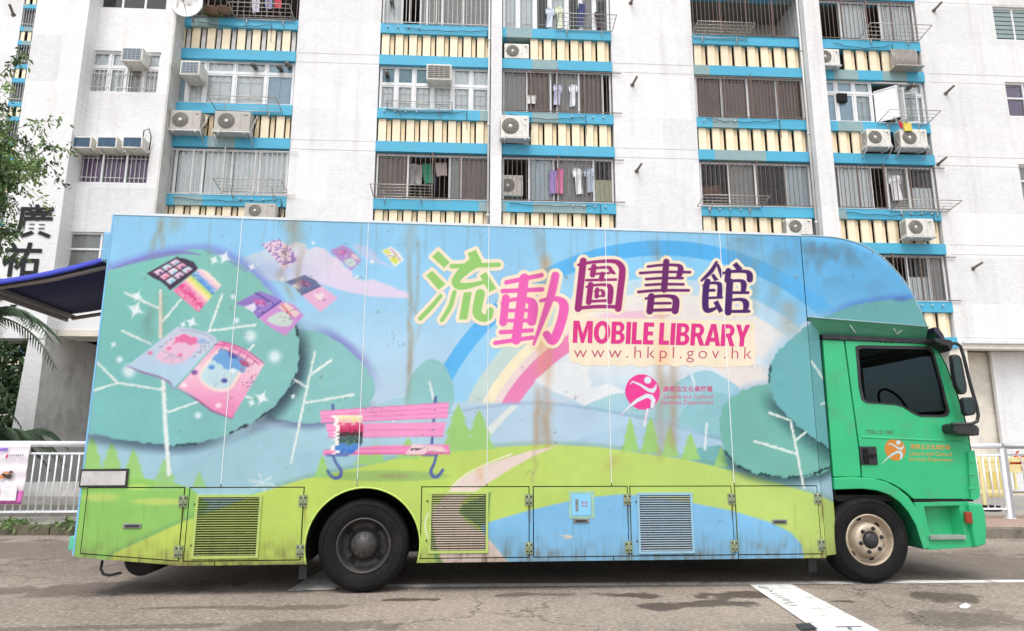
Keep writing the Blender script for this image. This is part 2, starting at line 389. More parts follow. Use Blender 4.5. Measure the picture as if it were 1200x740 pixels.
    # white flower, petals
    for k in range(6):
        q = k*pi/3+.3; s.line([(307, 566), (307+14*cos(q), 566+9*sin(q))], [1, 2.0], (206, 226, 232), .65)
    # trees
    def halo(T, col, w, a, mask): s.glow(T, col, w, a, mask=mask)
    halo(TREE_M, (112, 104, 186), 13, .75, lambda X, Y: sst(470, 400, Y)*sst(350, 400, X))
    halo(TREE_M, (70, 92, 130), 12, .6, lambda X, Y: sst(465, 490, Y))
    s.poly(TREE_M, (132, 196, 194), 1, sm=True, wob=1)
    halo(TREE_L, (122, 136, 220), 12, .75, lambda X, Y: sst(400, 330, Y))
    halo(TREE_L, (34, 52, 72), 20, .85, lambda X, Y: sst(255, 345, X)*sst(360, 420, Y))
    halo(TREE_L, (54, 78, 100), 16, .75, lambda X, Y: sst(300, 230, X)*sst(495, 520, Y))
    s.poly(TREE_L, lambda X, Y: np.stack([118+10*sst(120, 330, X), 198-4*sst(300, 500, Y), 186+6*sst(300, 500, Y)], -1), 1, sm=True, wob=1.6, wobs=7)
    s.line([(132, 315), (160, 306), (190, 299), (215, 296), (234, 299)], [1, 2.5, 3, 2.2, .8], (124, 118, 200), .75)
    s.line([(240, 294), (258, 299), (275, 309), (290, 319)], [.8, 2, 2, .6], (120, 128, 206), .6)
    for a, b in (((347, 440), (337, 458)), ((318, 480), (300, 493)), ((290, 498), (270, 508)), ((230, 521), (205, 522)), ((349, 392), (344, 375))):
        s.line([a, b], [1.6, .6], (36, 58, 66), .9, rough=2.5)
    halo(TREE_R1, (150, 190, 225), 9, .6, lambda X, Y: sst(500, 455, Y))
    halo(TREE_R1, (40, 78, 84), 15, .8, lambda X, Y: sst(520, 550, Y))
    s.poly(TREE_R1, (112, 186, 172), 1, sm=True, wob=1.6)
    for a, b in (((850, 530), (860, 542)), ((866, 547), (880, 553)), ((890, 556), (915, 559)), ((925, 560), (950, 557)), ((955, 555), (972, 548))): s.line([a, b], [1.6, .7], (28, 62, 66), .95, rough=3)
    halo(TREE_R2, (160, 200, 226), 16, .7, lambda X, Y: sst(450, 420, Y))
    halo(TREE_R2, (44, 92, 98), 22, .8, lambda X, Y: sst(450, 480, Y))
    s.poly(TREE_R2, (104, 180, 186), 1, sm=True, wob=1.6)
    for a, b in (((903, 430), (901, 450)), ((926, 492), (932, 497)), ((940, 505), (958, 518)), ((958, 518), (974, 528))): s.line([a, b], [1.4, .6], (30, 70, 76), .9, rough=2.5)
    s.glow(NOSE_TREE, (70, 112, 205), 9, .6, sm=False, mask=lambda X, Y: sst(955, 1000, X))
    s.poly(NOSE_TREE, (98, 172, 176), sst(945, 1000, 1000.), wob=1.2); s.ell(1056, 351, 9, 2.5, (70, 100, 190), .6, .5)
    # twigs
    tw = [[(188, 341), (188, 395)], [(191, 440), (194, 500), (198, 556)], [(147, 343.5), (186, 361.6)], [(212, 351), (191, 376.5)], [(143, 388), (177, 403.5)], [(260.5, 345), (245, 388)], [(245, 388), (299, 381)], [(297, 405), (289.5, 413)], [(114, 425), (138, 449)], [(109, 458), (138, 449)], [(138, 449), (191, 457)], [(197.6, 483), (235, 470)], [(284, 464), (295, 466.5)],
          [(369, 412), (341, 543)], [(366, 438), (388.6, 422)], [(359, 472), (413.5, 463)], [(345, 445), (359, 454)], [(503.5, 448), (507.6, 468)], [(901.6, 484), (926.5, 493)], [(926.5, 493), (942, 572)], [(884, 517), (933, 532)], [(933, 516), (944, 507)], [(951, 424), (969, 450)], [(962, 474), (976, 470)], [(811, 440), (814, 453)], [(828, 497), (826, 527)], [(759, 480), (755, 499)]]
    for k, t in enumerate(tw):
        r = (1.5 if k == 0 else 2.3) if k in (0, 1) else 1.3
        s.line(t, [r]*len(t), WOOD if k < 24 else (225, 238, 240), .95, rough=1.2)
    s.line([(188, 341), (188, 395)], [1.3, 2.2], (238, 226, 212), .8)
    # sparkles and dots of light
    for cx, cy, r in ((159, 363, 14), (161, 347, 9), (251, 305, 8), (263, 302, 11), (295, 313, 7), (224.6, 378, 10), (214.6, 380.5, 6), (133, 404, 6), (307, 466.5, 12), (295, 472.5, 7), (343.5, 465, 5), (436, 307, 5), (367, 285, 4), (331, 327, 5)): s.star(cx, cy, r)
    for cx, cy, r in ((273, 348, 4), (277, 375.7, 4.5), (293.5, 394, 9), (322, 418, 9.5), (140, 421.6, 5), (151, 435, 10), (232, 487, 5), (418, 325, 3), (302, 310, 2)):
        s.ell(cx, cy, r, r, (170, 214, 224), .6, .2); s.ell(cx, cy, r*.62, r*.62, (222, 240, 242), .9, .4)
    # books
    b1 = lambda l: [(90+a/5.69, 280+b/5.69) for a, b in l]
    s.poly(b1([(465, 232), (665, 122), (730, 135), (780, 155), (805, 190), (800, 210), (620, 345), (600, 318), (560, 285), (510, 262)]), (62, 44, 72))
    A, B, Cc = np.array((500, 222.)), np.array((660, 130.)), np.array((620, 312.))
    for i in range(3):
        for j in range(3):
            u0, u1, v0, v1 = (i+.12)/3, (i+.92)/3, (j+.12)/3, (j+.9)/3
            f = lambda u, v: A+(B-A)*u+(Cc-A)*v+np.array((0, -18*v*u))
            s.poly(b1([f(u0, v0), f(u1, v0), f(u1, v1), f(u0, v1)]), [(232, 196, 220), (240, 226, 236), (206, 220, 240), (236, 168, 196)][(i*2+j*3) % 4])
            q = f((u0+u1)/2, v1-.05); s.ell(*b1([q])[0], 2, 1.4, [(60, 50, 110), (220, 80, 120), (70, 190, 220)][(i+j) % 3], .8, .5)
    pg = b1([(640, 345), (815, 200), (850, 208), (890, 235), (965, 310), (810, 490), (770, 455), (700, 395)])
    def stripes(X, Y):
        t = ((X-233)*.72+(Y-315)*-.1+(Y-315)*.69)/33.0
        u = (-(X-233)*.7+(Y-315)*.72)
        t = (u+2)/36
        keys = [0, .12, .2, .32, .4, .5, .6, .7, .85, 1]; cc = np.array([(246, 226, 214), (240, 190, 214), (120, 180, 236), (70, 140, 228), (180, 224, 120), (246, 232, 120), (250, 220, 190), (244, 150, 190), (230, 60, 140), (242, 120, 170)], float)
        col = np.stack([np.interp(t, keys, cc[:, k]) for k in range(3)], -1)
        e = (vnoise(X*.7+Y*.7, u*6, 4, 9) > .72)[:, None]*.5; return col*(1-e)+np.array((248, 230, 220))*e
    s.poly(pg, stripes)
    b2 = lambda l: [(140+a/5.694, 370+b/5.694) for a, b in l]
    L2 = [(50, 335), (385, 75), (480, 85), (590, 115), (640, 145), (655, 170), (360, 488), (340, 440), (270, 405), (150, 370)]
    s.poly(b2([(45, 340), (150, 385), (270, 418), (335, 455), (360, 495), (400, 440), (100, 330)]), (150, 110, 170), .9)
    s.poly(b2(L2), lambda X, Y: np.stack([np.interp(Y, [385, 440], [200, 178]), np.interp(Y, [385, 440], [206, 214]), np.interp(Y, [385, 440], [226, 238])], -1))
    s.line(b2([(400, 95), (500, 105), (590, 135), (625, 165)]), .7, (150, 160, 200), .7)
    s.poly(b2([(245, 270), (290, 220), (400, 125), (520, 150), (540, 200), (440, 300), (350, 325), (280, 310)]), (240, 190, 216), .9, sm=True, aa=1.6)
    s.poly(b2([(370, 150), (450, 125), (530, 150), (500, 195), (420, 180), (350, 200)]), (238, 96, 160), .85, wob=2, wobs=3)
    s.line(b2([(345, 260), (300, 295)]), .5, (150, 160, 200), .7); s.line(b2([(345, 260), (290, 235)]), .5, (150, 160, 200), .7); s.line(b2([(345, 260), (360, 315)]), .5, (150, 160, 200), .7); s.line(b2([(345, 260), (420, 290)]), .5, (150, 160, 200), .7)
    for a, b in ((205, 250), (330, 220), (405, 265)): s.ell(*b2([(a, b)])[0], 3, 2.2, (236, 110, 160), .85, .4)
    s.ell(*b2([(550, 172)])[0], 5.5, 3, (140, 176, 224), .9, .4)
    R2 = [(385, 480), (665, 170), (720, 180), (860, 240), (970, 320), (750, 685), (620, 630), (500, 540)]
    s.poly(b2([(375, 485), (490, 550), (610, 640), (750, 692), (765, 665), (620, 600)]), (150, 80, 140), .9)
    s.poly(b2(R2), lambda X, Y: np.stack([X*0+244, np.interp(Y, [400, 430, 490], [150, 200, 130]), np.interp(Y, [400, 430, 490], [196, 216, 186])], -1))
    s.line(b2([(640, 195), (720, 200), (840, 255), (930, 325)]), .9, (226, 70, 150), .9); s.line(b2([(680, 175), (760, 195), (860, 243), (960, 318)]), .8, (200, 60, 140), .9)
    s.poly(b2([(530, 400), (580, 310), (680, 215), (770, 260), (830, 330), (790, 430), (730, 500), (640, 505), (560, 460)]), (248, 226, 214), .9, sm=True, aa=1.2)
    s.poly(b2([(545, 400), (595, 320), (690, 235), (760, 275), (805, 335), (770, 420), (720, 480), (640, 485), (570, 445)]), (188, 222, 232), .95, sm=True, aa=1)
    s.poly(b2([(620, 290), (680, 220), (790, 270), (870, 330), (820, 380), (770, 350), (720, 370), (660, 320)]), (96, 160, 226), .9, wob=2, wobs=3)
    s.poly(b2([(720, 245), (770, 255), (790, 290), (740, 285)]), (70, 80, 170), .9); s.poly(b2([(790, 290), (850, 310), (875, 345), (820, 335)]), (190, 70, 110), .9)
    for a, b, cc in ((615, 345, (70, 140, 220)), (700, 435, (70, 60, 150)), (500, 380, (110, 70, 150)), (755, 370, (240, 246, 250)), (660, 600, (250, 226, 236)), (430, 465, (252, 232, 240))): s.ell(*b2([(a, b)])[0], 3.6, 2.8, cc, .9, .4)
    rq = np.random.default_rng(8)
    for k in range(60):       # scattered ornaments on both pages of the big book
        u, v = rq.random(2); A_, B_, C_ = (np.array((560, 190.)), np.array((640, 160.)), np.array((470, 290.))) if k < 18 else ((np.array((300, 190.)), np.array((380, 130.)), np.array((250, 230.))) if k < 30 else (np.array((820, 330.)), np.array((930, 350.)), np.array((760, 470.))))
        q = A_+(B_-A_)*u+(C_-A_)*v; s.ell(*b2([q])[0], rq.uniform(.5, 1.1), rq.uniform(.5, 1.0), [(90, 110, 170), (206, 70, 120), (130, 80, 150), (210, 150, 110)][k % 4], .85, .5)
    for a, b in (((700, 195), (672, 228)), ((755, 212), (725, 245)), ((810, 240), (785, 272)), ((860, 268), (838, 300)), ((905, 300), (885, 330))): s.line(b2([a, b]), .5, (150, 60, 120), .8)
    s.line(b2([(690, 222), (780, 262), (880, 330)]), .5, (150, 60, 120), .8)
    s.line(b2([(640, 470), (600, 400)]), .4, (150, 190, 200), .7); s.line(b2([(640, 470), (700, 400)]), .4, (150, 190, 200), .7); s.line(b2([(640, 470), (645, 385)]), .4, (150, 190, 200), .7)
    b3 = z3
    s.poly(b3([(85, 470), (240, 390), (320, 415), (380, 450), (230, 560), (200, 525), (150, 490)]), (146, 118, 204)); s.poly(b3([(200, 440), (270, 445), (290, 480), (220, 478)]), (214, 90, 170), .9); s.poly(b3([(140, 490), (210, 465), (220, 500), (200, 525)]), (236, 232, 246), .9)
    s.line(b3([(215, 402), (330, 470)]), .8, (76, 58, 140)); s.line(b3([(235, 558), (375, 455)]), 1.2, (104, 70, 170))
    s.poly(b3([(235, 560), (390, 455), (460, 475), (525, 545), (410, 675), (340, 640), (280, 600)]), (206, 142, 212)); s.poly(b3([(290, 570), (390, 520), (450, 580), (420, 615), (340, 605)]), (198, 222, 208), .95, sm=True); s.poly(b3([(360, 490), (410, 462), (500, 530), (470, 560), (420, 530)]), (240, 214, 200), .9); s.line(b3([(385, 480), (440, 540)]), 1.1, (214, 80, 90), .8)
    s.poly(b3([(405, 330), (530, 285), (600, 320), (630, 355), (510, 415), (470, 370)]), (104, 112, 158)); s.poly(b3([(490, 325), (540, 320), (570, 355), (520, 360)]), (150, 80, 130), .9); s.poly(b3([(440, 350), (490, 340), (500, 375), (470, 370)]), (226, 220, 214), .9)
    s.poly(b3([(510, 415), (635, 355), (690, 395), (740, 435), (630, 525), (570, 470)]), (234, 180, 216)); s.poly(b3([(585, 410), (655, 400), (630, 460)]), (244, 228, 232), .9); s.line(b3([(510, 413), (632, 356)]), .7, (90, 80, 130))
    s.poly(b3([(255, 90), (360, 55), (390, 75), (440, 110), (490, 185), (395, 255), (360, 210), (310, 150)]), lambda X, Y: np.where((vnoise(X, Y, 1.6, 3) > .6)[:, None], np.array((150, 120, 190.)), np.array((234, 204, 224.))))
    s.poly(b3([(690, 130), (775, 95), (830, 125), (895, 195), (825, 260), (785, 215), (750, 190)]), (180, 140, 206)); s.poly(b3([(780, 195), (830, 180), (860, 215), (820, 235)]), (194, 222, 212), .9, sm=True); s.poly(b3([(820, 145), (860, 160), (885, 195), (840, 180)]), (236, 206, 200), .9); s.poly(b3([(735, 135), (775, 125), (795, 150), (750, 160)]), (206, 110, 190), .9)
    s.poly(b3([(1020, 130), (1080, 105), (1130, 140), (1165, 190), (1105, 235), (1065, 180)]), (236, 236, 232)); s.poly(b3([(1025, 132), (1060, 120), (1085, 150), (1055, 155)]), (218, 230, 96)); s.poly(b3([(1070, 180), (1110, 165), (1135, 200), (1105, 220)]), (216, 228, 90)); s.line(b3([(1080, 120), (1140, 190)]), .8, (180, 120, 150), .8)
    # bench
    s.ell(453, 558, 70, 6.5, (150, 190, 104), .85, .15); s.ell(462, 558, 18, 3, (150, 120, 90), .35, .6)
    nav = (78, 98, 168); pk = (247, 152, 204)
    s.line([(510.4, 466), (506, 520)], 1.6, nav); s.line([(389.8, 475), (391, 484)], 1.7, nav)
    s.poly([(375, 482), (526, 472), (524.5, 490), (376.7, 496)], pk); s.poly([(381, 497), (522.7, 495), (519, 511.5), (386, 513)], pk)
    s.poly([(379, 528), (440, 522.5), (526, 521), (527.5, 532.5), (379, 533.5)], (246, 140, 194)); s.line([(380, 532), (527, 531.5)], .9, (226, 92, 160))
    for a, b in (((377, 487), (525, 478)), ((377, 491), (525, 484)), ((384, 505), (520, 503.5)), ((376, 482), (526, 472)), ((383, 513), (519, 511.5)), ((376.7, 495.5), (524, 490)), ((380, 527), (526, 524))): s.line([a, b], .45, (226, 104, 166), .8)
    for a, b in ((391.5, 487.6), (509.5, 481), (507, 503.6)): s.ell(a, b, 1.2, .9, nav)
    s.line([(383, 534), (408, 534)], .9, nav); s.line([(494, 534), (513, 534)], .9, nav)
    for lg in ([(390, 534), (394, 543), (399.7, 552), (398, 559), (392, 560.5), (387, 557), (384, 552)], [(511, 534), (509, 543), (505, 552), (507.5, 558.5), (513, 558.5), (519, 551)]): s.line(lg, [1.5, 1.6, 1.9, 2, 1.9, 1.7, 1.7], nav)
    i = np.where((x > 386) & (x < 428) & (y > 487) & (y < 534))[0]      # the blurred-out patch on the bench is coarse squares
    if len(i):
        gx, gy = np.floor((x[i]-386)/2.3).astype(int), np.floor((y[i]-487)/2.3).astype(int); rr = np.random.default_rng(4)
        J = rr.random((20, 22)); jj = J[np.clip(gx, 0, 19), np.clip(gy, 0, 21)]
        row = np.clip(gy+(jj*3-1).astype(int), 0, 20); pal = np.array([(246, 236, 214), (246, 226, 170), (244, 222, 150), (240, 200, 190), (240, 160, 170), (232, 80, 130), (226, 60, 120), (216, 46, 108), (170, 40, 80), (96, 40, 60), (70, 50, 60), (80, 110, 110), (70, 100, 96), (56, 92, 88), (84, 124, 116), (80, 140, 200), (72, 138, 222), (70, 132, 220), (64, 120, 210), (90, 130, 210), (90, 120, 190)], float)
        keep = (gx > (J[gy.clip(0, 19), 3]*3)) & (gx < 17-(gy > 14)*(gy-14)) & (gy < 20)
        edge = gx < 2+J[gy.clip(0, 19), 3]*3
        c_ = np.where(edge[:, None], np.array((244, 240, 236.)), pal[row]); s.c[i[keep]] = c_[keep]
    s.poly([(474, 533), (484, 521), (500, 522.5), (518, 523.5), (525, 531), (512, 530), (502, 529), (497, 532.5)], (240, 206, 214)); s.line([(482, 527), (497, 525)], [1.2, .6], (60, 40, 60), .9, rough=2); s.line([(474, 533), (497, 533), (503, 529.5), (525, 531.5)], .6, (190, 110, 130), .9); s.line([(500, 522.5), (502, 529)], .4, (200, 150, 160))
    s.ell(461, 494, 1.5, 1.2, (250, 240, 244))
    rq = np.random.default_rng(9)
    for cx, cy, rx, ry, n_, pal in ((308, 357, 20, 9, 26, 0), (336, 370, 14, 9, 20, 1), (355, 333, 15, 7, 18, 0), (376, 348, 8, 7, 6, 1), (402, 300, 12, 8, 16, 1), (460, 300, 9, 7, 10, 2)):
        for k in range(n_): s.ell(cx+rq.normal()*rx*.42, cy+rq.normal()*ry*.42, rq.uniform(.5, 1.5), rq.uniform(.4, 1.0), [[(90, 70, 160), (206, 190, 236), (216, 110, 176), (60, 56, 110)], [(206, 90, 90), (240, 226, 206), (150, 100, 170), (70, 60, 80)], [(196, 90, 110), (220, 230, 96), (120, 100, 110), (244, 244, 236)]][pal][k % 4], .7, .5)
    # wear: run-down stains, grime
    for q in ((190, 256, 175, 296, 4, .45), (188, 258, 192, 293, 3.5, .4), (206, 254, 203, 272, 9, .35), (176, 360, 172, 400, 6, .5, (120, 150, 160)), (188, 345, 192, 395, 4, .35), (345, 256, 346, 288, 11, .55), (338, 286, 327, 330, 4, .4), (352, 290, 350, 345, 4, .45), (332, 318, 340, 352, 4, .4),
              (482, 262, 478, 300, 7, .4), (478, 300, 481, 440, 3, .5), (490, 280, 489, 400, 2.5, .35), (482, 380, 476, 470, 3, .35), (628, 266, 640, 330, 6, .4, (140, 140, 130)), (640, 300, 634, 440, 6, .5, (226, 170, 110)), (645, 400, 642, 450, 5, .5, (214, 160, 110)), (628, 455, 630, 525, 4, .6, (186, 150, 120)), (641, 455, 641, 525, 5, .6, (186, 150, 120)), (634, 470, 636, 520, 9, .35), (628, 530, 624, 565, 3, .3), (563, 548, 566, 565, 4, .4, (230, 180, 130)),
              (766, 282, 775, 320, 8, .35, (130, 140, 150)), (776, 318, 778, 410, 5, .5, (232, 186, 130)), (774, 400, 772, 470, 6, .55, (186, 160, 130)), (788, 425, 790, 530, 5, .55, (178, 150, 128)), (772, 470, 775, 540, 5, .45, (178, 150, 128)), (782, 440, 782, 520, 12, .3), (867, 280, 875, 320, 10, .3, (120, 140, 160)), (885, 300, 882, 370, 7, .3), (912, 295, 905, 360, 9, .3, (130, 130, 120)), (925, 355, 925, 395, 11, .45, (190, 160, 120)), (722, 535, 716, 552, 9, .3, (190, 150, 110)), (860, 545, 862, 570, 2, .25)):
        s.streak(*q[:6], col=q[6] if len(q) > 6 else (160, 146, 118), seed=int(q[0]) % 17)
    for cx, cy, rx, ry, a in ((962, 300, 16, 20, .5), (985, 292, 22, 12, .4), (1000, 305, 14, 10, .35), (878, 285, 22, 10, .35), (978, 330, 14, 10, .25), (925, 300, 22, 16, .22), (1030, 335, 16, 14, .18), (948, 286, 10, 16, .3)):
        i = s.near([(cx-rx*1.6, cy-ry*1.6), (cx+rx*1.6, cy+ry*1.6)], 0)
        if len(i):
            q = np.hypot((x[i]-cx)/rx, (y[i]-cy)/ry)+(vnoise(x[i], y[i], 7, 3)-.5)*1.1; s.over(.72*a*sst(1.4, .1, q), (98, 112, 122), i)
    # thin runs from the roof edge, the seams and the hinges
    rr = np.random.default_rng(31)
    for k in range(48):
        x0 = rr.uniform(135, 935); y0 = 251+(x0-135)*.0295; s.streak(x0, y0, x0+(600-x0)*-.012+rr.normal()*1.2, y0+rr.uniform(14, 75), rr.uniform(.6, 1.5), rr.uniform(.06, .24), col=(132, 122, 104), seed=k % 23, wob=1.4)
    for k in range(40):
        x0 = rr.uniform(100, 960); y0 = rr.uniform(575, 630); s.streak(x0, y0, x0, y0+rr.uniform(15, 45), rr.uniform(.6, 1.3), rr.uniform(.08, .26), col=(104, 90, 66), seed=k % 19, wob=1.2)
    for hx in (214, 357, 620, 735, 858, 963):
        for hy in (592, 646): s.streak(hx, hy, hx+.5, hy+rr.uniform(10, 24), 1.6, .5, col=(112, 84, 56), seed=hx % 13, wob=1)
    # dirt along the bottom edge, faint mottling
    g = sst(615, 660, y)*(.10+.75*vnoise(x, y, 9, 2)*vnoise(x, y*.15, 2.5, 8)); s.over(np.clip(g, 0, .6), (104, 88, 62)); g = sst(655, 664, y)*vnoise(x, y, 6, 21); s.over(np.clip(g*.9, 0, .7), (92, 78, 58))
    m = (vnoise(x, y, 40, 1)-.5)*.05+(vnoise(x, y, 9, 6)-.5)*.025; s.c *= (1+m)[:, None]
    # fine scuffs and specks
    f1 = vnoise(x*3.1, y*.55, 5, 12); f2 = vnoise(x, y, 1.7, 13); s.over(np.clip((f1*f2-.72)*2.0, 0, .22), (232, 236, 232)); s.over(np.clip((vnoise(x, y, 2.1, 14)*vnoise(x, y, 13, 15)-.70)*3, 0, .5), (120, 112, 96))
    mean = s.c.mean(1, keepdims=True); s.c = mean+(s.c-mean)*.91
    return lin(np.clip(s.c, 0, 255))*ARTK

# lettering of the big title: strokes traced in the glyph's own square
def K(o, sc, strokes):
    out = []
    for pts, rs in strokes:
        rs = list(rs) if isinstance(rs, (list, tuple)) else [rs]*len(pts); pts, rs = smooth_open(pts, rs)
        out.append(([(o[0]+a/sc, o[1]+b/sc) for a, b in pts], [r/sc*1.12+.32 for r in rs]))
    return out
def KQ(o, sc, quads): return [[(o[0]+a/sc, o[1]+b/sc) for a, b in q] for q in quads]
GLYPHS = []
o, sc = (485, 280), 7.047
GLYPHS.append(((150, 206, 112), K(o, sc, [([(222, 472), (140, 570), (52, 660)], [12, 15, 15]), ([(312, 228), (700, 215)], 15), ([(510, 190), (430, 250), (370, 310), (345, 360), (380, 392), (470, 385), (610, 350)], [40, 36, 30, 28, 26, 18, 12]), ([(335, 442), (300, 560), (232, 672)], [14, 15, 13]), ([(548, 455), (522, 600), (560, 652), (615, 645), (630, 595)], [33, 32, 28, 25, 24])]),
               KQ(o, sc, [[(150, 150), (200, 100), (297, 195), (250, 243)], [(100, 305), (150, 265), (262, 375), (205, 422)], [(445, 120), (512, 90), (565, 205), (480, 230)], [(545, 305), (595, 275), (682, 412), (620, 442)], [(412, 442), (478, 442), (440, 668), (373, 668)]])))
o, sc = (575, 310), 7.05
GLYPHS.append(((240, 98, 184), K(o, sc, [([(130, 150), (420, 90)], 15), ([(100, 222), (425, 208)], 15), ([(278, 115), (210, 625)], 33), ([(125, 280), (104, 480)], 27), ([(95, 322), (200, 290), (320, 302), (350, 350), (338, 470)], [11, 13, 24, 35, 33]), ([(150, 382), (300, 380)], 12), ([(150, 465), (330, 465)], 12), ([(85, 562), (340, 545)], 14), ([(38, 650), (345, 605)], 14), ([(535, 95), (500, 250), (440, 430), (355, 662)], [28, 28, 20, 8]), ([(415, 302), (480, 287), (560, 290), (605, 340), (590, 450), (545, 580), (508, 632), (462, 580)], [12, 14, 20, 33, 33, 33, 30, 26])]), []))
o, sc = (665, 295), 9.86
GLYPHS.append(((156, 30, 116), K(o, sc, [([(182, 110), (122, 660)], 33), ([(125, 155), (300, 122), (520, 112), (605, 150), (633, 230), (610, 450), (585, 660)], [11, 14, 18, 28, 32, 32, 32]), ([(130, 655), (350, 637), (570, 640)], 16), ([(305, 175), (290, 270)], 26), ([(250, 205), (380, 187), (480, 187), (505, 225), (540, 252)], [9, 11, 15, 20, 11]), ([(402, 262), (390, 320)], 23), ([(330, 258), (480, 250)], 9), ([(218, 332), (560, 325)], 11), ([(268, 385), (245, 585)], 27), ([(220, 410), (330, 388), (450, 388), (498, 430), (488, 580)], [9, 11, 15, 27, 26]), ([(240, 578), (480, 566)], 12), ([(342, 440), (335, 520)], 19), ([(315, 462), (385, 447), (412, 470), (412, 508)], [7, 9, 17, 17]), ([(340, 520), (425, 511)], 8)]), []))
o, sc = (740, 295), 9.86
GLYPHS.append(((108, 22, 104), K(o, sc, [([(402, 120), (377, 440)], 30), ([(190, 175), (350, 157), (530, 160), (568, 200), (553, 270), (525, 308)], [11, 11, 14, 28, 25, 12]), ([(100, 250), (350, 236), (675, 240)], 11), ([(170, 320), (350, 308), (590, 308)], 11), ([(165, 388), (350, 378), (600, 380)], 11), ([(80, 468), (300, 450), (660, 450)], 12), ([(230, 520), (210, 690)], 32), ([(165, 545), (280, 520), (440, 517), (512, 560), (503, 685)], [10, 13, 16, 32, 34]), ([(240, 600), (450, 597)], 11), ([(230, 680), (480, 673)], 14)]), []))
o, sc = (812, 298), 9.61
GLYPHS.append(((70, 18, 102), K(o, sc, [([(265, 95), (205, 195), (98, 298)], [12, 18, 9]), ([(165, 310), (145, 400), (140, 585), (165, 635), (230, 622), (285, 588)], [28, 30, 30, 24, 15, 8]), ([(115, 355), (200, 327), (285, 332), (308, 370), (298, 475)], [8, 10, 16, 27, 23]), ([(180, 410), (240, 408)], 12), ([(180, 495), (330, 488)], 10), ([(400, 190), (387, 295)], 27), ([(340, 215), (430, 197), (590, 197), (637, 230), (640, 285)], [9, 13, 15, 28, 29]), ([(415, 310), (396, 655)], 32), ([(440, 302), (535, 302), (572, 335), (566, 425)], [12, 14, 27, 21]), ([(430, 435), (620, 435)], 12), ([(430, 517), (545, 513), (598, 555), (588, 640)], [12, 15, 29, 20]), ([(420, 647), (630, 645)], 13)]),
               KQ(o, sc, [[(262, 120), (290, 110), (345, 225), (312, 275)], [(205, 240), (232, 218), (290, 290), (240, 305)], [(230, 545), (280, 520), (340, 640), (295, 665)], [(445, 125), (490, 90), (560, 165), (510, 200)]])))
def title_sdf(x, y):
    best = np.full(x.shape, 1e9); col = np.zeros(x.shape+(3,))
    for c, st, qd in GLYPHS:
        d = np.full(x.shape, 1e9)
        for pts, rs in st:
            for k in range(len(pts)-1):
                q, t = seg_d(x, y, pts[k], pts[k+1]); d = np.minimum(d, q-(rs[k]*(1-t)+rs[k+1]*t))
        for q in qd: d = np.minimum(d, poly_sdf(x, y, np.array(q)))
        m = d < best; best[m] = d[m]; col[m] = c
    return best, col
def rbox(x, y, x0, y0, x1, y1, r):
    qx, qy = np.abs(x-(x0+x1)/2)-(x1-x0)/2+r, np.abs(y-(y0+y1)/2)-(y1-y0)/2+r
    return np.hypot(np.maximum(qx, 0), np.maximum(qy, 0))+np.minimum(np.maximum(qx, qy), 0)-r
def color_mesh(name, V, F, col, mat, parent=None, smooth=False):
    """mesh from numpy arrays with a point colour"""
    me = bpy.data.meshes.new(name)
    me.vertices.add(len(V)); me.vertices.foreach_set('co', np.asarray(V, np.float32).ravel())
    F = np.asarray(F, np.int32); n = F.shape[1]
    me.loops.add(F.size); me.loops.foreach_set('vertex_index', F.ravel())
    me.polygons.add(len(F)); me.polygons.foreach_set('loop_start', np.arange(0, F.size, n, dtype=np.int32)); me.polygons.foreach_set('loop_total', np.full(len(F), n, np.int32))
    me.update(calc_edges=True); me.validate()
    at = me.color_attributes.new('Col', 'FLOAT_COLOR', 'POINT')
    c4 = np.ones((len(V), 4), np.float32); c4[:, :3] = col; at.data.foreach_set('color', c4.ravel())
    me.materials.append(mat)
    o = bpy.data.objects.new(name, me); COL.objects.link(o)
    if parent is not None: o.parent = parent
    return o
def grid_xz(xs, zs, keep=None):
    nx, nz = len(xs), len(zs); X, Z = np.meshgrid(xs, zs, indexing='ij'); i = np.arange(nx*nz).reshape(nx, nz)
    F = np.stack([i[:-1, :-1], i[1:, :-1], i[1:, 1:], i[:-1, 1:]], -1).reshape(-1, 4)
    X, Z = X.ravel(), Z.ravel()
    if keep is not None:
        cx, cz = X[F].mean(1), Z[F].mean(1); F = F[keep(cx, cz)]
        u, inv = np.unique(F, return_inverse=True); F = inv.reshape(-1, 4); X, Z = X[u], Z[u]
    return X, Z, F
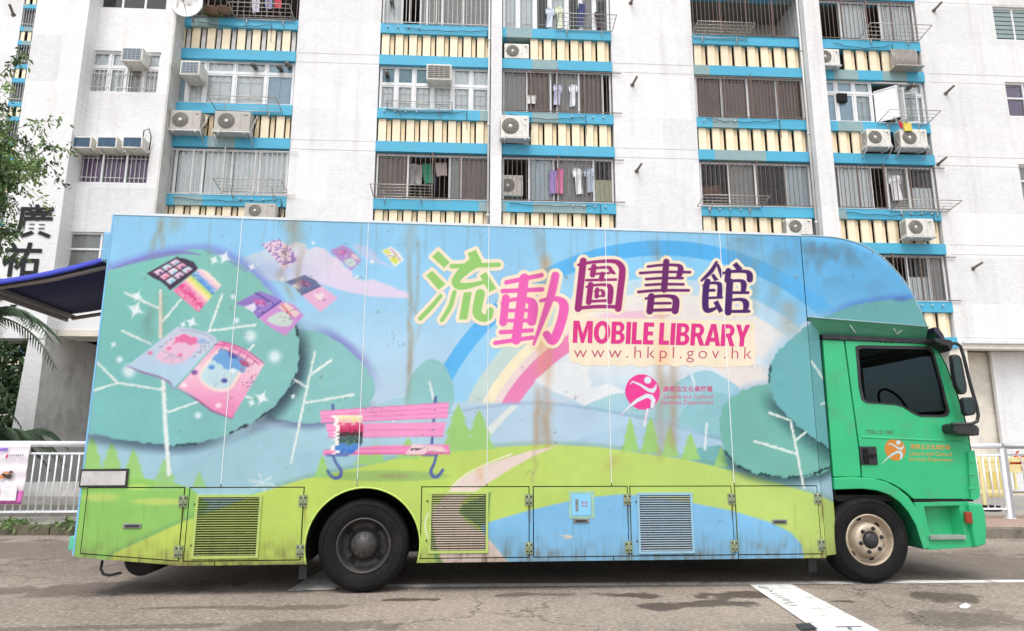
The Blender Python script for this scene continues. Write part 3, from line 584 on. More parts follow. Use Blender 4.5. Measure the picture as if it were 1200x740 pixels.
# ---------------------------------------------------------------- materials of the truck
def art_material():
    m = bpy.data.materials.new("printed_vinyl"); m.use_nodes = True; n = m.node_tree.nodes; L = m.node_tree.links; b = n['Principled BSDF']
    a = n.new('ShaderNodeAttribute'); a.attribute_name = 'Col'
    tc = n.new('ShaderNodeTexCoord')
    mp = n.new('ShaderNodeMapping'); mp.inputs['Scale'].default_value = (14, 1, .7); L.new(tc.outputs['Object'], mp.inputs[0])
    nz = n.new('ShaderNodeTexNoise'); nz.inputs['Scale'].default_value = 2.2; nz.inputs['Detail'].default_value = 6; L.new(mp.outputs[0], nz.inputs['Vector'])
    mr = n.new('ShaderNodeMapRange'); mr.inputs[1].default_value = .5; mr.inputs[2].default_value = .8; mr.inputs[3].default_value = 0; mr.inputs[4].default_value = .07
    L.new(nz.outputs[0], mr.inputs[0])
    mx = n.new('ShaderNodeMix'); mx.data_type = 'RGBA'; L.new(mr.outputs[0], mx.inputs[0]); L.new(a.outputs['Color'], mx.inputs[6]); mx.inputs[7].default_value = lin3((150, 140, 118))
    L.new(mx.outputs[2], b.inputs['Base Color'])
    n2 = n.new('ShaderNodeTexNoise'); n2.inputs['Scale'].default_value = 3; n2.inputs['Detail'].default_value = 6; L.new(tc.outputs['Object'], n2.inputs['Vector'])
    m2 = n.new('ShaderNodeMapRange'); m2.inputs[3].default_value = .28; m2.inputs[4].default_value = .55; L.new(n2.outputs[0], m2.inputs[0]); L.new(m2.outputs[0], b.inputs['Roughness'])
    bp = n.new('ShaderNodeBump'); bp.inputs['Strength'].default_value = .22; bp.inputs['Distance'].default_value = .02; n3 = n.new('ShaderNodeTexNoise'); n3.inputs['Scale'].default_value = 1.6; L.new(tc.outputs['Object'], n3.inputs['Vector'])
    L.new(n3.outputs[0], bp.inputs['Height']); L.new(bp.outputs[0], b.inputs['Normal'])
    b.inputs['Specular IOR Level'].default_value = .3
    return m
ART = art_material()
BLACK = M('black_rubber', (21, 20, 21), .8, var=.25, scale=25, bump=.2, dirt=(70, 65, 60), dirt_amt=.22, dirt_scale=5, spec=.25)
DARK = M('underbody_black', (20, 20, 21), .8, var=.3, scale=10)
PLAST = M('black_plastic', (38, 38, 42), .5, var=.12, scale=30, dirt=(90, 88, 86), dirt_amt=.3, dirt_scale=6)
GREEN = M('cab_green_paint', (48, 178, 120), .35, var=.07, scale=3, dirt=(86, 132, 96), dirt_amt=.45, dirt_scale=5, spec=.4)
_b = GREEN.node_tree.nodes['Principled BSDF']; _b.inputs['Coat Weight'].default_value = .35; _b.inputs['Coat Roughness'].default_value = .06
LIME = M('lime_paint', (186, 214, 104), .45, var=.08, scale=5, dirt=(120, 120, 70), dirt_amt=.35, dirt_scale=6)
WTRIM = M('white_trim', (214, 222, 226), .5, var=.1, scale=10, dirt=(150, 145, 130), dirt_amt=.4, dirt_scale=5)
BLUEP = M('sky_blue_paint', (120, 186, 226), .45, var=.08, scale=3, dirt=(120, 130, 130), dirt_amt=.4, dirt_scale=2)
STEEL = M('brushed_steel', (150, 150, 148), .4, .7, var=.2, scale=20, dirt=(90, 80, 64), dirt_amt=.5, dirt_scale=9)
RIMM = M('front_rim_paint', (188, 174, 154), .45, .3, var=.12, scale=14, dirt=(96, 84, 70), dirt_amt=.6, dirt_scale=7)
RIMD = M('rear_rim_dark', (66, 64, 64), .5, .2, var=.2, scale=14, dirt=(100, 92, 84), dirt_amt=.5, dirt_scale=7)
CGL = glass('cab_glass', (146, 152, 154), .96, ior=1.10)

T = empty('library_truck', (0.9, 1.2, 0), 0, 'mobile library truck with green cab and pastel park artwork printed on its tall side', 'truck')
TO = Vector((0.9, 1.2, 0))
def tb(mb, name, mat, parent=T, **k):          # world coordinates -> truck frame
    mb.v = [(p[0]-TO.x, p[1]-TO.y, p[2]-TO.z) for p in mb.v]; return mb.build(name, mat, parent, **k)
def tsub(mb, name, mat, parent, **k): return tb(mb, name, mat, parent, **k)
def art_obj(name, X, Y, Z, F, parent=T, tint=None):
    px, py = proj_np(X, Y*0, Z) if tint is None else proj_np(X, Y, Z)
    V = np.stack([X-TO.x, Y-TO.y, Z-TO.z], -1)
    return color_mesh(name, V, F, paint(px, py), ART, parent)

XR, XF, ZB, ZT, WID = -3.21, 3.625, .262, 3.474, 2.40
HUB_R, HUB_F, ARCH = (-.74, .41), (4.135, .41), .515
SEAMS = [XR, -2.02, -.813, .375, 1.556, 2.755, XF]
DOORS = [(-3.15, -2.335), (-2.28, -1.29), (-.22, .765), (.815, 1.70), (1.735, 2.715), (2.76, 3.575)]
DZ0, DZ1 = .305, .925
def drop(X, Z):                                  # the tail's underside rises to the rear
    k = np.clip((-2.3-X)/(.91), 0, 1)*.085
    return Z+k*np.clip((.95-Z)/.69, 0, 1)
step = .0115
def lines(a, b, extra=()):
    l = list(np.linspace(a, b, max(2, int(round((b-a)/step))+1)))
    for e in extra:
        if a < e < b:
            l = [q for q in l if abs(q-e) > step*.45]; l.append(e)
    l = [a]+[q for q in l if a < q < b]+[b]; return np.array(sorted(set(l)))
GAP = .0095
for k in range(6):
    a, b = SEAMS[k]+.004, SEAMS[k+1]-.004
    ex = [q+s for d in DOORS for q, s in ((d[0], -GAP), (d[1], GAP))]
    xs = lines(a, b, ex); zs = lines(ZB, ZT-.012, (DZ0-GAP, DZ1+GAP))
    def keep(cx, cz):
        m = np.ones(cx.shape, bool)
        for d in DOORS: m &= ~((cx > d[0]-GAP) & (cx < d[1]+GAP) & (cz > DZ0-GAP) & (cz < DZ1+GAP))
        m &= ~(np.hypot(cx-HUB_R[0], cz-HUB_R[1]) < ARCH-.004)
        return m
    X, Z, F = grid_xz(xs, zs, keep); Z = drop(X, Z)
    art_obj('side_panel', X, np.zeros(X.shape), Z, F)
# chamfered front corner of the box
xs = np.linspace(0, 1, 24); zs = lines(ZB+.02, 2.56)
U, Z, F = grid_xz(xs, zs)
V = (XF+U*.17, U*.10)
px, py = proj_np(V[0], V[1], Z)
color_mesh('corner_panel', np.stack([V[0]-TO.x, V[1]-TO.y, Z-TO.z], -1), F, paint(px, py), ART, T)
# body core behind the printed panels
m = MB(); m.box(XR+.012, XF-.003, .008, WID, .96, ZT-.004); tb(m, 'box_body', WTRIM, bevel=.004)
for y0, y1 in ((.008, .04), (WID-.04, WID)):
    m = MB()
    for a, b in ((XR+.012, HUB_R[0]-ARCH+.01), (HUB_R[0]+ARCH-.01, XF-.003)):
        p = [(a, float(drop(np.array(a), np.array(ZB+.004)))), (min(b, -2.3) if a < -2.3 else a+.01, ZB+.004), (b, ZB+.004), (b, .955), (a, .955)]
        m.prism(p, y0, y1)
    tb(m, 'skirt_frame', DARK)
m = MB(); m.prism([(XR+.012, .37), (-2.3, .30), (-1.3, .30), (-1.3, .95), (XR+.012, .95)], .045, WID-.045); tb(m, 'rear_locker', DARK)
m = MB(); m.box(.0, XF-.05, .045, .62, .30, .95); m.box(.0, XF-.05, WID-.62, WID-.045, .30, .95); tb(m, 'side_locker', DARK)
m = MB(); m.box(XR+.2, 5.0, .72, .82, .62, .86); m.box(XR+.2, 5.0, WID-.82, WID-.72, .62, .86)
for xx in (-2.4, -1.6, 0.2, 1.4, 2.6, 3.8): m.box(xx, xx+.08, .82, WID-.82, .66, .82)
tb(m, 'chassis_rail', DARK)
m = MB(); m.tube([(HUB_R[0], .35, .41), (HUB_R[0], WID-.35, .41)], .07, 12); m.lathe([(0.0, -.2), (.14, -.18), (.19, 0), (.14, .18), (0.0, .2)], (HUB_R[0], WID/2, .41), 20); m.tube([(HUB_F[0], .35, .39), (HUB_F[0], WID-.35, .39)], .05, 10); tb(m, 'axle', DARK)
# top rail and white seam strips
m = MB(); m.box(XR-.004, XF+.01, -.006, .03, ZT-.012, ZT+.012); tb(m, 'roof_rail', WTRIM)
m = MB(); m.box(XR-.012, XR+.003, -.002, .05, .36, ZT+.006); tb(m, 'rear_corner_trim', BLUEP)
SEAMW = M('seam_white', (232, 238, 240), .5, var=.06)
for s_ in SEAMS[1:-1]:
    zb = .96 if s_ != SEAMS[2] else 1.0
    m = MB(); m.box(s_-.0028, s_+.0028, -.003, .007, zb, ZT-.014); tb(m, 'panel_seam', SEAMW)
# wheel arch lip and well (rear)
def arc_pts(c, r, a0, a1, n, Y): return [(c[0]+r*cos(a0+(a1-a0)*i/n), Y, c[1]+r*sin(a0+(a1-a0)*i/n)) for i in range(n+1)]
q0 = math.asin((ZB-HUB_R[1])/ARCH)
m = MB(); m.tube(arc_pts(HUB_R, ARCH, q0, pi-q0, 40, .004), .009, 8); tb(m, 'arch_lip', LIME)
m = MB(); p0 = arc_pts(HUB_R, ARCH+.003, q0, pi-q0, 30, .006); p1 = arc_pts(HUB_R, ARCH+.003, q0, pi-q0, 30, .75)
m.add(p0+p1, [(i, i+1, i+32, i+31) for i in range(30)], True); m.prism([(p[0], p[2]) for p in p1], .75, .76); tb(m, 'wheel_well', DARK)
# locker doors
HN = M('hinge_zinc', (142, 154, 122), .5, .3, var=.2, scale=40, dirt=(80, 70, 50), dirt_amt=.6, dirt_scale=20)
VENTS = {1: (233.5, 583, 300, 651), 2: (506, 579.5, 569, 645), 4: (748.5, 580.5, 811, 645.5)}
HAND = {0: (145, 613.5, 166, 619.5), 3: (672, 608, 690, 613), 5: (904, 609, 922, 614)}
for k, (a, b) in enumerate(DOORS):
    hole = None
    if k in VENTS:
        x0, y0, x1, y1 = VENTS[k]; (hx0, hz1), (hx1, hz0) = PX(x0, y0), PX(x1, y1); hole = (hx0, hx1, hz0, hz1)
    xs = lines(a, b, hole[:2] if hole else ()); zs = lines(DZ0, DZ1, hole[2:] if hole else ())
    kp = (lambda cx, cz: ~((cx > hole[0]) & (cx < hole[1]) & (cz > hole[2]) & (cz < hole[3]))) if hole else None
    X, Z, F = grid_xz(xs, zs, kp); Z = drop(X, Z)
    D = art_obj('locker_door', X, np.full(X.shape, -.006), Z, F)
    rim = MB(); dz = lambda x, z: float(drop(np.array(x), np.array(z)))
    rim.prism([(a, dz(a, DZ0)), (b, dz(b, DZ0)), (b, DZ1), (a, DZ1)], -.0055, .006, [[(a+.004, dz(a, DZ0)+.004), (b-.004, dz(b, DZ0)+.004), (b-.004, DZ1-.004), (a+.004, DZ1-.004)]])
    tb(rim, 'door_edge', LIME if k != 3 else BLUEP, D)
    for hz in (DZ0+.075, DZ1-.115):
        h = MB(); zz = dz(b, hz)
        h.box(b-.035, b+.001, -.0125, -.0065, zz-.05, zz+.05); h.box(b+.006, b+.036, -.0125, -.0005, zz-.05, zz+.05); h.tube([(b+.0035, -.013, zz-.052), (b+.0035, -.013, zz+.052)], .0065, 8)
        HG = tb(h, 'hinge', HN, D); bl = MB()
        for ux in (-.020, .020):
            for uz in (-.028, .028): bl.lathe([(.0085, -.0002), (.007, -.004), (0.0001, -.0045)], (b+.0035+ux, -.0125, zz+uz), 8)
        tb(bl, 'hinge_bolts', DARK, D)['kind'] = 'stuff'
    if k in HAND:
        x0, y0, x1, y1 = HAND[k]; (ax, az1), (bx, az0) = PX(x0, y0), PX(x1, y1)
        h = MB(); h.bbox(ax, bx, -.014, -.0065, az0, az1, .004); tb(h, 'handle_plate', STEEL, D)
        h = MB(); h.bbox(ax+.02, bx-.02, -.022, -.0145, az0+.012, az1-.012, .003); tb(h, 'handle', PLAST, D)
    if hole:
        hx0, hx1, hz0, hz1 = hole
        fr = MB(); e = .022
        fr.prism([(hx0-e, hz0-e), (hx1+e, hz0-e), (hx1+e, hz1+e), (hx0-e, hz1+e)], -.018, -.0065, [[(hx0, hz0), (hx1, hz0), (hx1, hz1), (hx0, hz1)]])
        tb(fr, 'louvre_frame', M('louvre_frame_olive', (172, 194, 104), .55, var=.1, dirt=(120, 118, 76), dirt_amt=.5, dirt_scale=8) if k != 4 else M('louvre_frame_blue', (140, 184, 206), .55, var=.1, dirt=(120, 126, 124), dirt_amt=.5, dirt_scale=8), D)
        bk = MB(); bk.box(hx0-.005, hx1+.005, .035, .043, hz0-.005, hz1+.005); tb(bk, 'louvre_back', DARK, D)
        ns = 24
        for i in range(ns):
            z = hz0+(hz1-hz0)*(i+.5)/ns; h = (hz1-hz0)/ns
            n = 40; xx = np.linspace(hx0+.001, hx1-.001, n)
            prof = [(-.016, -.34*h), (-.0155, -.12*h), (.006, .34*h), (.0085, .24*h)]
            V = np.array([(x_-TO.x, yy-TO.y, z+zz-TO.z) for yy, zz in prof for x_ in xx])
            Fq = [(j*n+i2, j*n+i2+1, ((j+1) % 4)*n+i2+1, ((j+1) % 4)*n+i2) for j in range(4) for i2 in range(n-1)]
            p_, q_ = proj_np(np.tile(xx, 4), np.zeros(4*n), np.full(4*n, z))
            c_ = paint(p_, q_)
            if k == 4: c_ = c_*.35+lin((196, 198, 196))*.5
            elif k == 1: c_ = c_*.45+lin((150, 156, 104))*.28
            else: c_ = c_*.62+lin((214, 196, 150))*.20
            color_mesh('slat', V, Fq, c_, ART, D)
        for zz in (hz0+.09, hz1-.06): lk = MB(); lk.lathe([(.008, -.0065), (.008, -.011), (.0001, -.012)], (a+.05, 0, zz), 10); tb(lk, 'lock', PLAST, D)
# hatch and scrape on the fourth door
(ax, az1), (bx, az0) = PX(669, 578.5), PX(693, 605)
h = MB(); h.prism([(ax-.02, az0-.02), (bx+.03, az0-.02), (bx+.03, az1+.02), (ax-.02, az1+.02)], -.0085, -.0065, [[(ax, az0), (bx, az0), (bx, az1), (ax, az1)]]); tb(h, 'hatch_frame', M('hatch_rim', (150, 190, 170), .5, dirt=(110, 110, 90), dirt_amt=.5, dirt_scale=12))
h = MB(); h.bbox(ax+.004, bx-.004, -.0105, -.0065, az0+.004, az1-.004, .002); H = tb(h, 'hatch', M('hatch_blue', (128, 194, 228), .45, var=.06))
h = MB(); h.bbox(ax+.04, ax+.065, -.016, -.0108, az0+.05, az1-.05, .003); tb(h, 'latch', STEEL, H)
h = MB(); cx_, cz_ = ax+.115, (az0+az1)/2
for i in range(2):
    for j in range(2):
        for k_ in range(3): h.add([(cx_-.02+i*.034+k_*.009, -.0112, cz_-.02+j*.03), (cx_-.02+i*.034+k_*.009+.005, -.0112, cz_-.02+j*.03), (cx_-.02+i*.034+k_*.009+.005, -.0112, cz_+j*.03), (cx_-.02+i*.034+k_*.009, -.0112, cz_+j*.03)], [(0, 1, 2, 3)])
tb(h, 'printed_notice', M('notice_red', (168, 86, 120), .5), H)
sp = MB(); c0 = PX(664, 629.5); sp.prism([(c0[0]-.12, c0[1]+.015), (c0[0]-.03, c0[1]+.005), (c0[0]-.01, c0[1]-.02), (c0[0]+.03, c0[1]-.018), (c0[0]+.06, c0[1]+.002), (c0[0]+.02, c0[1]+.022), (c0[0]-.03, c0[1]+.014)], -.0078, -.0066); tb(sp, 'paint_scrape', M('scraped_primer', (176, 176, 170), .7, var=.4, scale=60))
# pale blanking plate with black tape edge
(ax, az1), (bx, az0) = PX(96, 551), PX(148, 570)
h = MB(); h.bbox(ax-.0, bx, -.012, -.001, az0, az1, .003); PL = tb(h, 'blank_plate', M('dull_plate', (196, 194, 192), .5, var=.15, scale=6, dirt=(140, 135, 130), dirt_amt=.5, dirt_scale=8))
h = MB(); h.prism([(ax-.004, az0-.008), (bx+.012, az0-.01), (bx+.014, az1+.012), (ax-.002, az1+.008)], -.0135, -.0125, [[(ax+.006, az0+.008), (bx-.008, az0+.01), (bx-.01, az1-.008), (ax+.008, az1-.01)]]); tb(h, 'black_tape', M('black_tape', (40, 38, 36), .6, var=.3, scale=40), PL)
h = MB(); h.bbox(XR-.05, XR-.005, -.004, .08, .40, .52, .008); tb(h, 'side_marker', M('marker_teal', (96, 190, 160), .25))

# title lettering (cream outline + letters) laid over the print
xs = np.arange(.0-.35, 3.25, .0052); zs = np.arange(2.02, 3.36, .0052)
X, Z, F = grid_xz(xs, zs); px, py = proj_np(X, X*0, Z)
sel = (px > 480) & (px < 895) & (py > 280) & (py < 434)
d = np.full(X.shape, 1e9); colr = np.zeros(X.shape+(3,)); d[sel], colr[sel] = title_sdf(px[sel], py[sel])
cream_w = np.where(px < 672, 3.6, 3.2)+(vnoise(px, py, 5, 2)-.5)*.6
tb_ = np.minimum(rbox(px, py-(px-672)*.022, 667, 372.5, 884, 405, 4), rbox(px, py-(px-672)*.012, 669, 398, 886, 427, 6)+(vnoise(px, py*0, 9, 4)-.5)*4)
out = np.minimum(d-cream_w, tb_)
F = F[(out[F] < .3).sum(1) >= 2]; u, inv = np.unique(F, return_inverse=True); F = inv.reshape(-1, 4)
cream = np.array((245, 232, 206.))+(vnoise(px, py, 8, 1)-.5)[:, None]*8
st = np.exp(-((px-636)/12)**2)+.9*np.exp(-((px-776)/9)**2)*sst(385, 420, py)+.5*np.exp(-((px-776)/9)**2)
cream = cream*(1-.35*st[:, None])+np.array((240, 190, 130.))*.35*st[:, None]
a = sst(.55, -.55, d)[:, None]; cc = cream*(1-a)+colr*(1-.12*st[:, None])*a
color_mesh('title_lettering', np.stack([X[u]-TO.x, np.full(len(u), -.0012)-TO.y, Z[u]-TO.z], -1), F, lin(np.clip(cc[u], 0, 255))*ARTK, ART, T)
MAG = M('magenta_print', (204, 30, 122), .45, var=.06, scale=6)
def arcp(cx, cy, rx, ry, a0, a1, n=8): return [(cx+rx*cos(radians(a0+(a1-a0)*i/n)), cy+ry*sin(radians(a0+(a1-a0)*i/n))) for i in range(n+1)]
def letter(ch):
    """bold condensed capital in a unit-high box: (width, [outer], [holes])"""
    t = .215; h = .19
    if ch == 'M': return .90, [(0, 0), (0, 1), (.27, 1), (.45, .42), (.63, 1), (.90, 1), (.90, 0), (.69, 0), (.69, .66), (.52, 0), (.38, 0), (.21, .66), (.21, 0)], []
    if ch == 'O': return .76, arcp(.38, .5, .38, .52, 0, 352.5, 47), [arcp(.38, .5, .155, .32, 0, 352.5, 47)]
    if ch == 'I': return t, [(0, 0), (t, 0), (t, 1), (0, 1)], []
    if ch == 'L': return .48, [(0, 0), (.48, 0), (.48, h), (t, h), (t, 1), (0, 1)], []
    if ch == 'E': return .49, [(0, 0), (.49, 0), (.49, h), (t, h), (t, .41), (.45, .41), (.45, .59), (t, .59), (t, 1-h), (.48, 1-h), (.48, 1), (0, 1)], []
    if ch == 'B': return .63, [(0, 0)]+arcp(.36, .275, .27, .275, -90, 62)+arcp(.345, .745, .25, .255, -62, 90)+[(0, 1)], [[(t, h*.9)]+arcp(.34, .295, .085, .125, -90, 90, 6)+[(t, .42)], [(t, .59)]+arcp(.33, .71, .075, .12, -90, 90, 6)+[(t, .83)]]
    if ch == 'R': return .66, [(0, 0), (t, 0), (t, .40), (.29, .40), (.44, 0), (.67, 0), (.49, .44)]+arcp(.35, .705, .27, .295, -50, 90)+[(0, 1)], [[(t, .575)]+arcp(.34, .70, .085, .125, -90, 90, 6)+[(t, .825)]]
    if ch == 'A': return .76, [(0, 0), (.22, 0), (.265, .19), (.495, .19), (.54, 0), (.76, 0), (.50, 1), (.26, 1)], [[(.305, .37), (.455, .37), (.38, .74)]]
    if ch == 'Y': return .68, [(.23, 0), (.45, 0), (.45, .40), (.68, 1), (.455, 1), (.34, .63), (.225, 1), (0, 1), (.23, .40)], []
adv = []; xx = 0
for ch in "MOBILE LIBRARY":
    if ch == ' ': xx += .20; continue
    w_, po, ho = letter(ch); adv.append((ch, xx, po, ho)); xx += w_+(.012 if ch in 'RA' else .055)
LQ = np.array(PXL([(671, 402), (877.5, 406.5), (879.5, 381), (672, 376)]))
def lmap(p, tot=xx-.04): u, v = p[0]/tot, p[1]; q = LQ[0]*(1-u)*(1-v)+LQ[1]*u*(1-v)+LQ[2]*u*v+LQ[3]*(1-u)*v; return (float(q[0]), float(q[1]))
for i, (ch, x0, po, ho) in enumerate(adv):
    m = MB(); m.prism([lmap((x0+a, b)) for a, b in po], -.0026-.0002*(i % 2), -.0014, [[lmap((x0+a, b)) for a, b in h_] for h_ in ho]); tb(m, 'printed_letter', MAG, fixn=True)
WWW = M('web_address_print', (178, 46, 96), .45, var=.06)
tb(put_text("www.hkpl.gov.hk", PXL([(672, 423.5), (880.5, 425.5), (881, 407), (672.5, 406)]), -.0022, -.012, 1.35), 'printed_web_address', WWW)['kind'] = 'stuff'
RED2 = M('department_print', (196, 84, 128), .5, var=.06)
tb(put_text("康樂及文化事務署", pxquad(777, 452.5, 835, 459.5, 0), -.0012, .012), 'printed_lettering', RED2)['kind'] = 'stuff'
tb(put_text("Leisure and Cultural", pxquad(778, 462.2, 835.5, 467.5, 0), -.0012, .005, 1.1), 'printed_lettering', RED2)['kind'] = 'stuff'
tb(put_text("Services Department", pxquad(775, 469, 836, 475.8, 0), -.0012, .005, 1.1), 'printed_lettering', RED2)['kind'] = 'stuff'
# dancing-figure roundels (side and cab door)
def roundel(name, cx, cy, R, Y, disc, fig, foot):
    x0, z0 = PX(cx, cy, Y); rr = PX(cx+R, cy, Y)[0]-x0
    o_ = (cx-R*1.35, cy-R*1.5); sc_ = 185/(R)         # glyph square of 9.25 px per photo pixel at R = 20
    S = 20.0/R*9.25; mk = lambda l: [(cx+(a-257)/S, cy+(b-270)/S) for a, b in l]
    st_ = [(mk([(125, 185), (150, 158), (230, 192), (320, 250), (368, 258), (395, 230), (405, 190)]), [4, 8, 12, 18, 24, 15, 5]), (mk([(20, 525), (100, 440), (200, 362), (300, 312), (350, 322), (374, 362), (360, 432)]), [5, 12, 19, 22, 24, 24, 18]), (mk([(312, 142), (314, 143)]), [38, 38])]
    if foot: st_.append((mk([(310, 462), (285, 580)]), [14, 7]))
    g = .0045 if R > 15 else .003
    X, Z, F = grid_xz(np.arange(x0-1.7*rr, x0+1.2*rr, g), np.arange(z0-1.9*rr, z0+1.2*rr, g)); P, Q = proj_np(X, np.full(X.shape, Y), Z)
    dd = np.full(X.shape, 1e9)
    for pts, rs in st_:
        for k in range(len(pts)-1):
            q, t = seg_d(P, Q, pts[k], pts[k+1]); dd = np.minimum(dd, q-(rs[k]*(1-t)+rs[k+1]*t)/S)
    dc = np.hypot(X-x0, Z-z0)/rr*R-R
    F = F[(np.minimum(dd, dc)[F] < 0).sum(1) >= 2]; u, inv = np.unique(F, return_inverse=True); F = inv.reshape(-1, 4)
    a_ = sst(.5, -.5, dd)[:, None]; c_ = np.array(disc, float)*(1-a_)+np.array(fig, float)*a_
    return color_mesh(name, np.stack([X[u]-TO.x, np.full(len(u), Y-.0012)-TO.y, Z[u]-TO.z], -1), F, lin(c_[u])*ARTK, ART, T)
roundel('printed_roundel', 753, 459.5, 20, 0.0, (240, 62, 152), (222, 236, 242), True)

# ---------------------------------------------------------------- fairing over the cab
NOSE = [(936, 274.5), (954, 275.5), (975, 277), (992, 279.8), (1005, 283.5), (1016, 288), (1026, 294), (1035, 300.5), (1045, 309.5), (1054, 319.5), (1061, 328.5), (1067.6, 338), (1074, 350), (1080, 363), (1088, 383)]
NP = PXL(NOSE); zb0, zb1 = PX(945, 371.5)[1], NP[-1][1]
nx = [p[0] for p in NP]; nz_ = [p[1] for p in NP]
xs = np.linspace(XF+.004, NP[-1][0], 110); vv = np.linspace(0, 1, 75)
U, Vv, F = grid_xz(xs, vv)
top = np.interp(U, nx, nz_); bot = np.interp(U, [XF, NP[-1][0]], [zb0, zb1]); Z = bot+(top-bot)*Vv
Yf = .03*np.clip(1-(top-Z)/.10, 0, 1)**2
art_obj('fairing_side', U, Yf, Z, F)
prof = [(XF+.004, ZT-.004)]+[(x_, z_-.002) for x_, z_ in NP if x_ > XF+.01]
m = MB(); n = len(prof); rows = [.03, .3, 1.2, 2.1, WID-.03]; bul = [0, .03, .06, .03, 0]
m.add([(p[0]+bu*(i/n), yy, p[1]+bu*.4*(1-i/n)*(i > 0)) for yy, bu in zip(rows, bul) for i, p in enumerate(prof)], [(j*n+i, j*n+i+1, (j+1)*n+i+1, (j+1)*n+i) for j in range(len(rows)-1) for i in range(n-1)], True)
m.prism(prof+[(XF+.004, zb0)], WID-.031, WID-.03); tb(m, 'fairing_shell', BLUEP)
m = MB(); m.tube([(p[0], .026, p[1]) for p in prof], .010, 8); m.tube([(XF+.004, .0, zb0), (NP[-1][0], .0, zb1)], .006, 6); tb(m, 'fairing_edge', M('fairing_edge_grey', (150, 176, 186), .5, dirt=(110, 110, 104), dirt_amt=.5, dirt_scale=6))
rv = MB()
for i in (6, 8, 10, 11, 12): rv.lathe([(.009, 0), (.006, -.006), (.0001, -.007)], (prof[i][0]-.035, .004, prof[i][1]-.02), 8)
tb(rv, 'rivet', STEEL)
YC = .10
g0, g1 = PX(963, 393, YC), PX(1085, 399, YC)
UND = M('fairing_underside', (74, 152, 122), .55, var=.08, dirt=(60, 90, 70), dirt_amt=.4, dirt_scale=4)
m = MB(); m.add([(XF+.004, .002, zb0-.004), (NP[-1][0], .002, zb1-.004), (NP[-1][0]+.04, YC+.02, g1[1]+.01), (XF+.10, YC+.02, g0[1]+.01), (XF+.004, WID, zb0-.004), (NP[-1][0], WID, zb1-.004)], [(0, 1, 2, 3), (3, 2, 5, 4)]); tb(m, 'fairing_underside', UND)
for a_, b_ in (((996, 381), (1003, 391)), ((1046, 382.5), (1051, 392)), ((1061, 383), (1051, 392))):
    m = MB(); p, q = atY(*a_, .03), atY(*b_, .08); m.tube([p, q], .005, 5); tb(m, 'printed_twig', M('twig_white', (222, 234, 226), .6))

# ---------------------------------------------------------------- cab
Q = lambda l: PXL(l, YC)
DOOR_O = Q([(990.5, 399), (1085, 403), (1099, 411), (1108, 428), (1119, 456), (1129, 487), (1134, 507), (1138, 530), (1141.5, 585), (1071, 585), (1060, 575.5), (1048, 568), (1034, 562.5), (1011, 559.5), (1008.5, 530), (1000, 470)])
WIN = Q([(1003, 407.5), (1007, 405.5), (1088, 406.8), (1093, 411), (1104, 450), (1112, 482), (1110, 487), (1104, 488.5), (1078, 488), (1070, 484.5), (1057, 476.5), (1050, 474.5), (1016, 472.2), (1010, 468.5), (1007, 455)])
m = MB(); m.prism(DOOR_O, YC, YC+.045, [WIN]); CD = tb(m, 'cab_door', GREEN, fixn=True, bevel=.006)
wc = (sum(p[0] for p in WIN)/len(WIN), sum(p[1] for p in WIN)/len(WIN))
inn = [(wc[0]+(p[0]-wc[0])*.955, wc[1]+(p[1]-wc[1])*.94) for p in WIN]; ouu = [(wc[0]+(p[0]-wc[0])*1.012, wc[1]+(p[1]-wc[1])*1.015) for p in WIN]
m = MB(); m.prism(ouu, YC-.006, YC+.03, [inn]); tb(m, 'window_seal', PLAST, CD, fixn=True)
m = MB(); m.prism(inn, YC+.012, YC+.016); tb(m, 'window_glass', CGL, CD)
(ax, az1), (bx, az0) = PX(1006.5, 523.5, YC), PX(1028.5, 545, YC)
m = MB(); m.bbox(ax, bx, YC-.012, YC+.01, az0, az1, .01); HD = tb(m, 'handle_recess', PLAST, CD)
m = MB(); m.bbox(ax+.03, ax+.08, YC-.026, YC-.0125, az0+.015, az1-.02, .006); m.bbox(ax+.02, bx-.02, YC-.03, YC-.0265, az0+.075, az0+.105, .001); tb(m, 'door_handle', BLACK, HD if False else CD)
m = MB()
for a_, b_ in (((1009, 511), (1136, 517)),):
    p, q = PX(*a_, YC), PX(*b_, YC); m.add([(p[0], YC-.0005, p[1]), (q[0], YC-.0005, q[1]), (q[0], YC-.007, q[1]-.012), (p[0], YC-.007, p[1]-.012), (q[0], YC-.0005, q[1]-.024), (p[0], YC-.0005, p[1]-.024)], [(0, 3, 2, 1), (3, 5, 4, 2)])
tb(m, 'pressed_crease', GREEN, CD)
tb(put_text("TGL12.180", pxquad(1014, 503.8, 1046.5, 508.3, YC, dr=1), YC-.0015, .02, 1.05), 'badge', M('badge_grey', (82, 92, 84), .4), CD)
roundel('printed_roundel', 1049, 527, 12, YC, (214, 138, 62), (196, 226, 236), False)
ORG = M('orange_print', (206, 150, 74), .5)
for s_, q_, of in (("康樂及文化事務署", (1067, 520.5, 1113.5, 526.5), .012), ("Leisure and Cultural", (1066, 529, 1115.5, 533.8), .004), ("Services Department", (1065, 536, 1116.5, 541.5), .004)):
    tb(put_text(s_, pxquad(*q_, YC, dr=1.0), YC-.0015, of, 1.08), 'printed_lettering', ORG, CD)['kind'] = 'stuff'
m = MB()
for a_ in ((1032, 401), (1038, 401.4), (1044, 401.8)):
    p = PX(*a_, YC); m.lathe([(.012 if a_[0] == 1038 else .007, 0), (.008, -.006), (.0001, -.007)], (p[0], YC-.0005, p[1]), 10)
tb(m, 'rivet', PLAST, CD)
